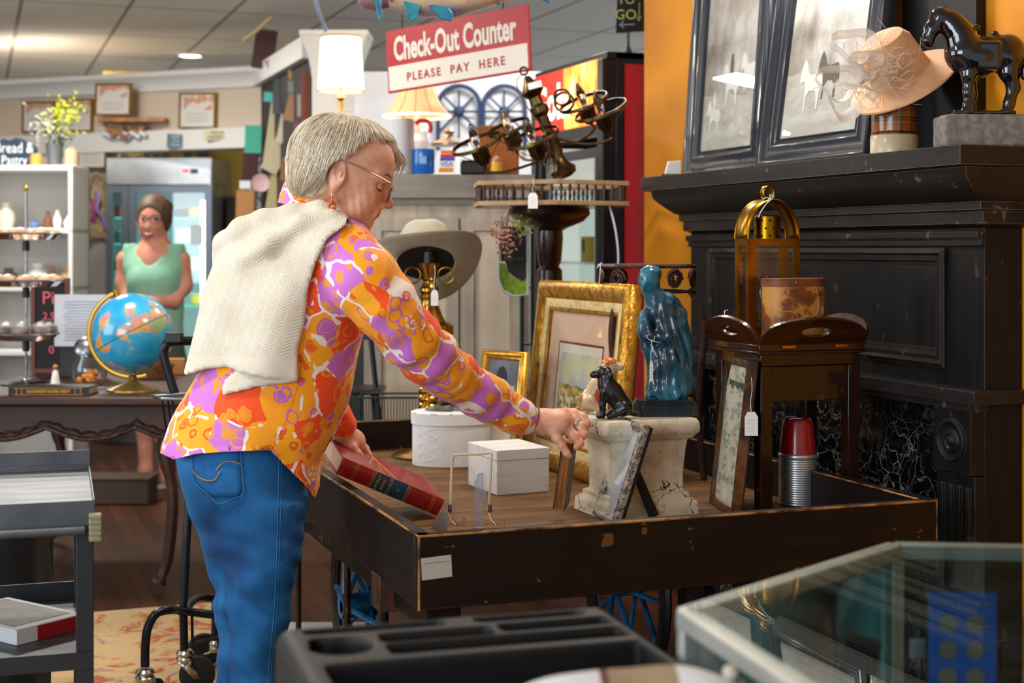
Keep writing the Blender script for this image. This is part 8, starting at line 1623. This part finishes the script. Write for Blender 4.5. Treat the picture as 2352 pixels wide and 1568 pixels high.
# white bundled cloth doll on the cart top
cl = thing('white_cloth_bundle', 'rumpled white cloth bundle with blue and tan patches at the bottom edge', 'cloth bundle', CF(.155, 1.55, .775), CR)
s = S(); s.ell((-.05, 0, .03), (.115, .08, .048), .02); s.ell((.03, .0, .035), (.07, .07, .045), .02); s.ell((.065, .01, .02), (.06, .06, .04), .02); f0 = S(); f0.ops = list(s.ops); fb_ = lambda p: f0(p)+wob(p, 71, 38, .0045)
sdf('white_cloth', fb_, (-.2, -.12, -.03), (.16, .12, .11), .0045, [M('white_cotton', '#d9dade', .9, bs=200, bstr=.3), M('blue_patch', '#7fb2dc', .8), M('tan_fur', '#9c8468', .9), M('dark_red_patch', '#5c2a2c', .8)], cl, lambda c: np.where((c[:, 0] > -.052+(c[:, 1]+.05)*.2) & (c[:, 0] < .002) & (c[:, 1] < -.012) & (c[:, 2] < .068), 1, np.where((c[:, 0] > -.052) & (c[:, 0] < .018), 2, np.where((c[:, 0] > -.064) & (c[:, 0] <= -.052) & (c[:, 2] > .03), 3, 0))))
MB().ball((.072, -.01, .084), (.008, .008, .008), 12).build('cream_button', M('cream_pompom', '#c9bfae', .8), cl); b = MB(); b.prism([(.105, .02), (.145, .02), (.143, .056), (.125, .048), (.11, .035)], -.02, -.005, T=STAND); b.build('folded_corner', M('white_cotton2', '#dcdde0', .9), cl, bevel=.004)
# ---- glass display case, right foreground
GZ = .85; Q = [PZ(1576, 1402, GZ), PZ(2058, 1250, GZ), PZ(2700, 1262, GZ), PZ(2700, 1900, GZ), PZ(1930, 1625, GZ)]; c0_ = sum(Q, Vector())/len(Q); gcse = thing('glass_display_case', 'glass display case with brushed aluminium frame in the right foreground', 'display case', (c0_.x, c0_.y, 0), 0)
ql = [Vector((p.x-c0_.x, p.y-c0_.y, p.z)) for p in Q]; al = M('brushed_aluminium', '#b3b5b0', .42, .5, '#c3c3bc', 5); GB = .42
for lvl, nm_ in ((GZ, 'top_rail'), (GB, 'bottom_rail')):
    for i in range(5):
        a, b_ = ql[i].copy(), ql[(i+1) % 5].copy(); a.z = b_.z = lvl; d = (b_-a); l_ = d.length; T = TR((a+b_)/2-UPV*.009) @ Matrix.Rotation(math.atan2(d.y, d.x), 4, 'Z'); MB().box((0, 0, 0), (l_, .028, .022), T=T).build(nm_, al, gcse, bevel=.002)
for i in range(5): MB().bx(ql[i].x-.009, ql[i].x+.009, ql[i].y-.009, ql[i].y+.009, GB, GZ-.005).build('corner_post', al, gcse, bevel=.002)
cg = pane_mat('case_glass', (.86, .93, .91)); MB().prism([(p.x, p.y) for p in ql], GZ+.0005, GZ+.006).build('glass_top', cg, gcse)
for i in range(5):
    a, b_ = ql[i], ql[(i+1) % 5]; MB().add([(a.x, a.y, GB), (b_.x, b_.y, GB), (b_.x, b_.y, GZ-.02), (a.x, a.y, GZ-.02)], [(0, 1, 2, 3)]).build('glass_side', cg, gcse, solid=.004)
MB().prism([(p.x*.96, p.y*.96) for p in ql], .645, .651).build('glass_shelf', cg, gcse)
MB().prism([(p.x*.98, p.y*.98) for p in ql], .0, GB-.01).build('base_cabinet', M('case_base', '#2a2c2c', .6), gcse)
MB().prism([(p.x*.95, p.y*.95) for p in ql], GB-.009, GB).build('case_floor', M('grey_felt_lining', '#3d4444', .9), gcse)
MB().bx(*( (PZ(2050, 1262, GZ).x-c0_.x)+k for k in (-.006, .006)), ql[1].y-.022, ql[1].y-.010, GB, GZ-.01).build('inner_glass_edge', M('teal_glass_edge', '#3f7f86', .15, coat=.5), gcse)
# coin board and contents
cb = P(2210, 1500, 1.98); cbo = thing('coin_board', 'blue coin collection board with round coins inside the glass display case', 'coin board', cb, CR-.05); k = 1.98/F; cbo.location.z = .652; zc = lambda y: H+(HY-y)*k-.652
MB().bx(-75*k, 78*k, -.003, .003, .001, zc(1360)).build('board', M('coin_board_blue', '#0f62cc', .4, coat=.2), cbo, bevel=.002); MB().bx(-82*k, 85*k, .0035, .006, .0, zc(1352)).build('backing', M('brown_sleeve', '#4a3f38', .6), cbo)
cm_ = M('old_coin', '#8f8a7c', .5, .5)
for y in (1430, 1490, 1552):
    for x in (-34, 28): b = MB(); b.cyl((x*k, -.0055, zc(y)), (x*k, -.003, zc(y)), 21*k, n=28); b.build('coin', cm_, cbo, bevel=.0006)
lt2 = M('board_print', '#7d98c0', .6); txt('Names  &  Holdings', .0092, lt2, cbo, TR((0, -.0036, zc(1383))) @ STAND); txt('Serial of 1800', .0065, lt2, cbo, TR((0, -.0036, zc(1397))) @ STAND)
t = thing('price_card', 'small white price card beside the coin board inside the display case', 'price card', P(2112, 1508, 2.0), CR); t.location.z = .652; zc2 = lambda y: H+(HY-y)*(2.0/F)-.652; MB().bx(-.013, .013, -.001, .001, zc2(1510), zc2(1467)).build('card', M('white_card', '#9fa6b0', .8), t); MB().tube([(0, .002, .0), (0, .002, zc2(1510)+.003)], .001, 6).build('clip_wire', steel, t); b = MB(); [b.bx(-.009, .009, -.0014, -.001, zc2(1505-8*i), zc2(1503-8*i)) for i in range(4)]; b.build('handwriting', M('blue_ink', '#4a5a9a', .8), t)
t = thing('cigar_box', 'dark leaning book or case inside the display case', 'case', P(1965, 1480, 2.05), CR-.35); t.location.z = .652; t['label'] = 'dark upright case standing inside the display case left of the coin board'; MB().box((0, 0, .055), (.05, .03, .11), R=R3(0, 12, 0)).build('case_body', M('near_black_case', '#15181a', .5), t, bevel=.003); MB().box((-.004, -.016, .06), (.03, .002, .07), R=R3(0, 12, 0)).build('case_front', M('dark_blue_panel', '#1a2630', .4), t)
t = thing('glass_dish', 'small yellow and clear glass dish inside the display case near its left end', 'dish', P(1890, 1545, 1.9), 0); t.location.z = .652; MB().lathe([(.001, .001), (.020, .002), (.030, .018), (.031, .019), (.020, .005), (.001, .004)], 28).build('bowl', M('amber_glass', '#b08a2c', .15, alpha=.8), t); MB().ring((0, 0, .019), .031, .0012, n=28).build('rim', steel, t)
t = thing('lidded_tin', 'small round dark tin inside the display case in front of the amber dish', 'tin', P(1800, 1560, 1.75), 0); t.location.z = .652; MB().cyl((0, 0, .001), (0, 0, .022), .028, n=28).build('tin_body', M('brown_tin', '#4a3a2c', .4, .5), t, bevel=.001); MB().cyl((0, 0, .0225), (0, 0, .028), .029, n=28).build('lid', M('grey_tin_lid', '#6d6f6c', .35, .7), t, bevel=.001)
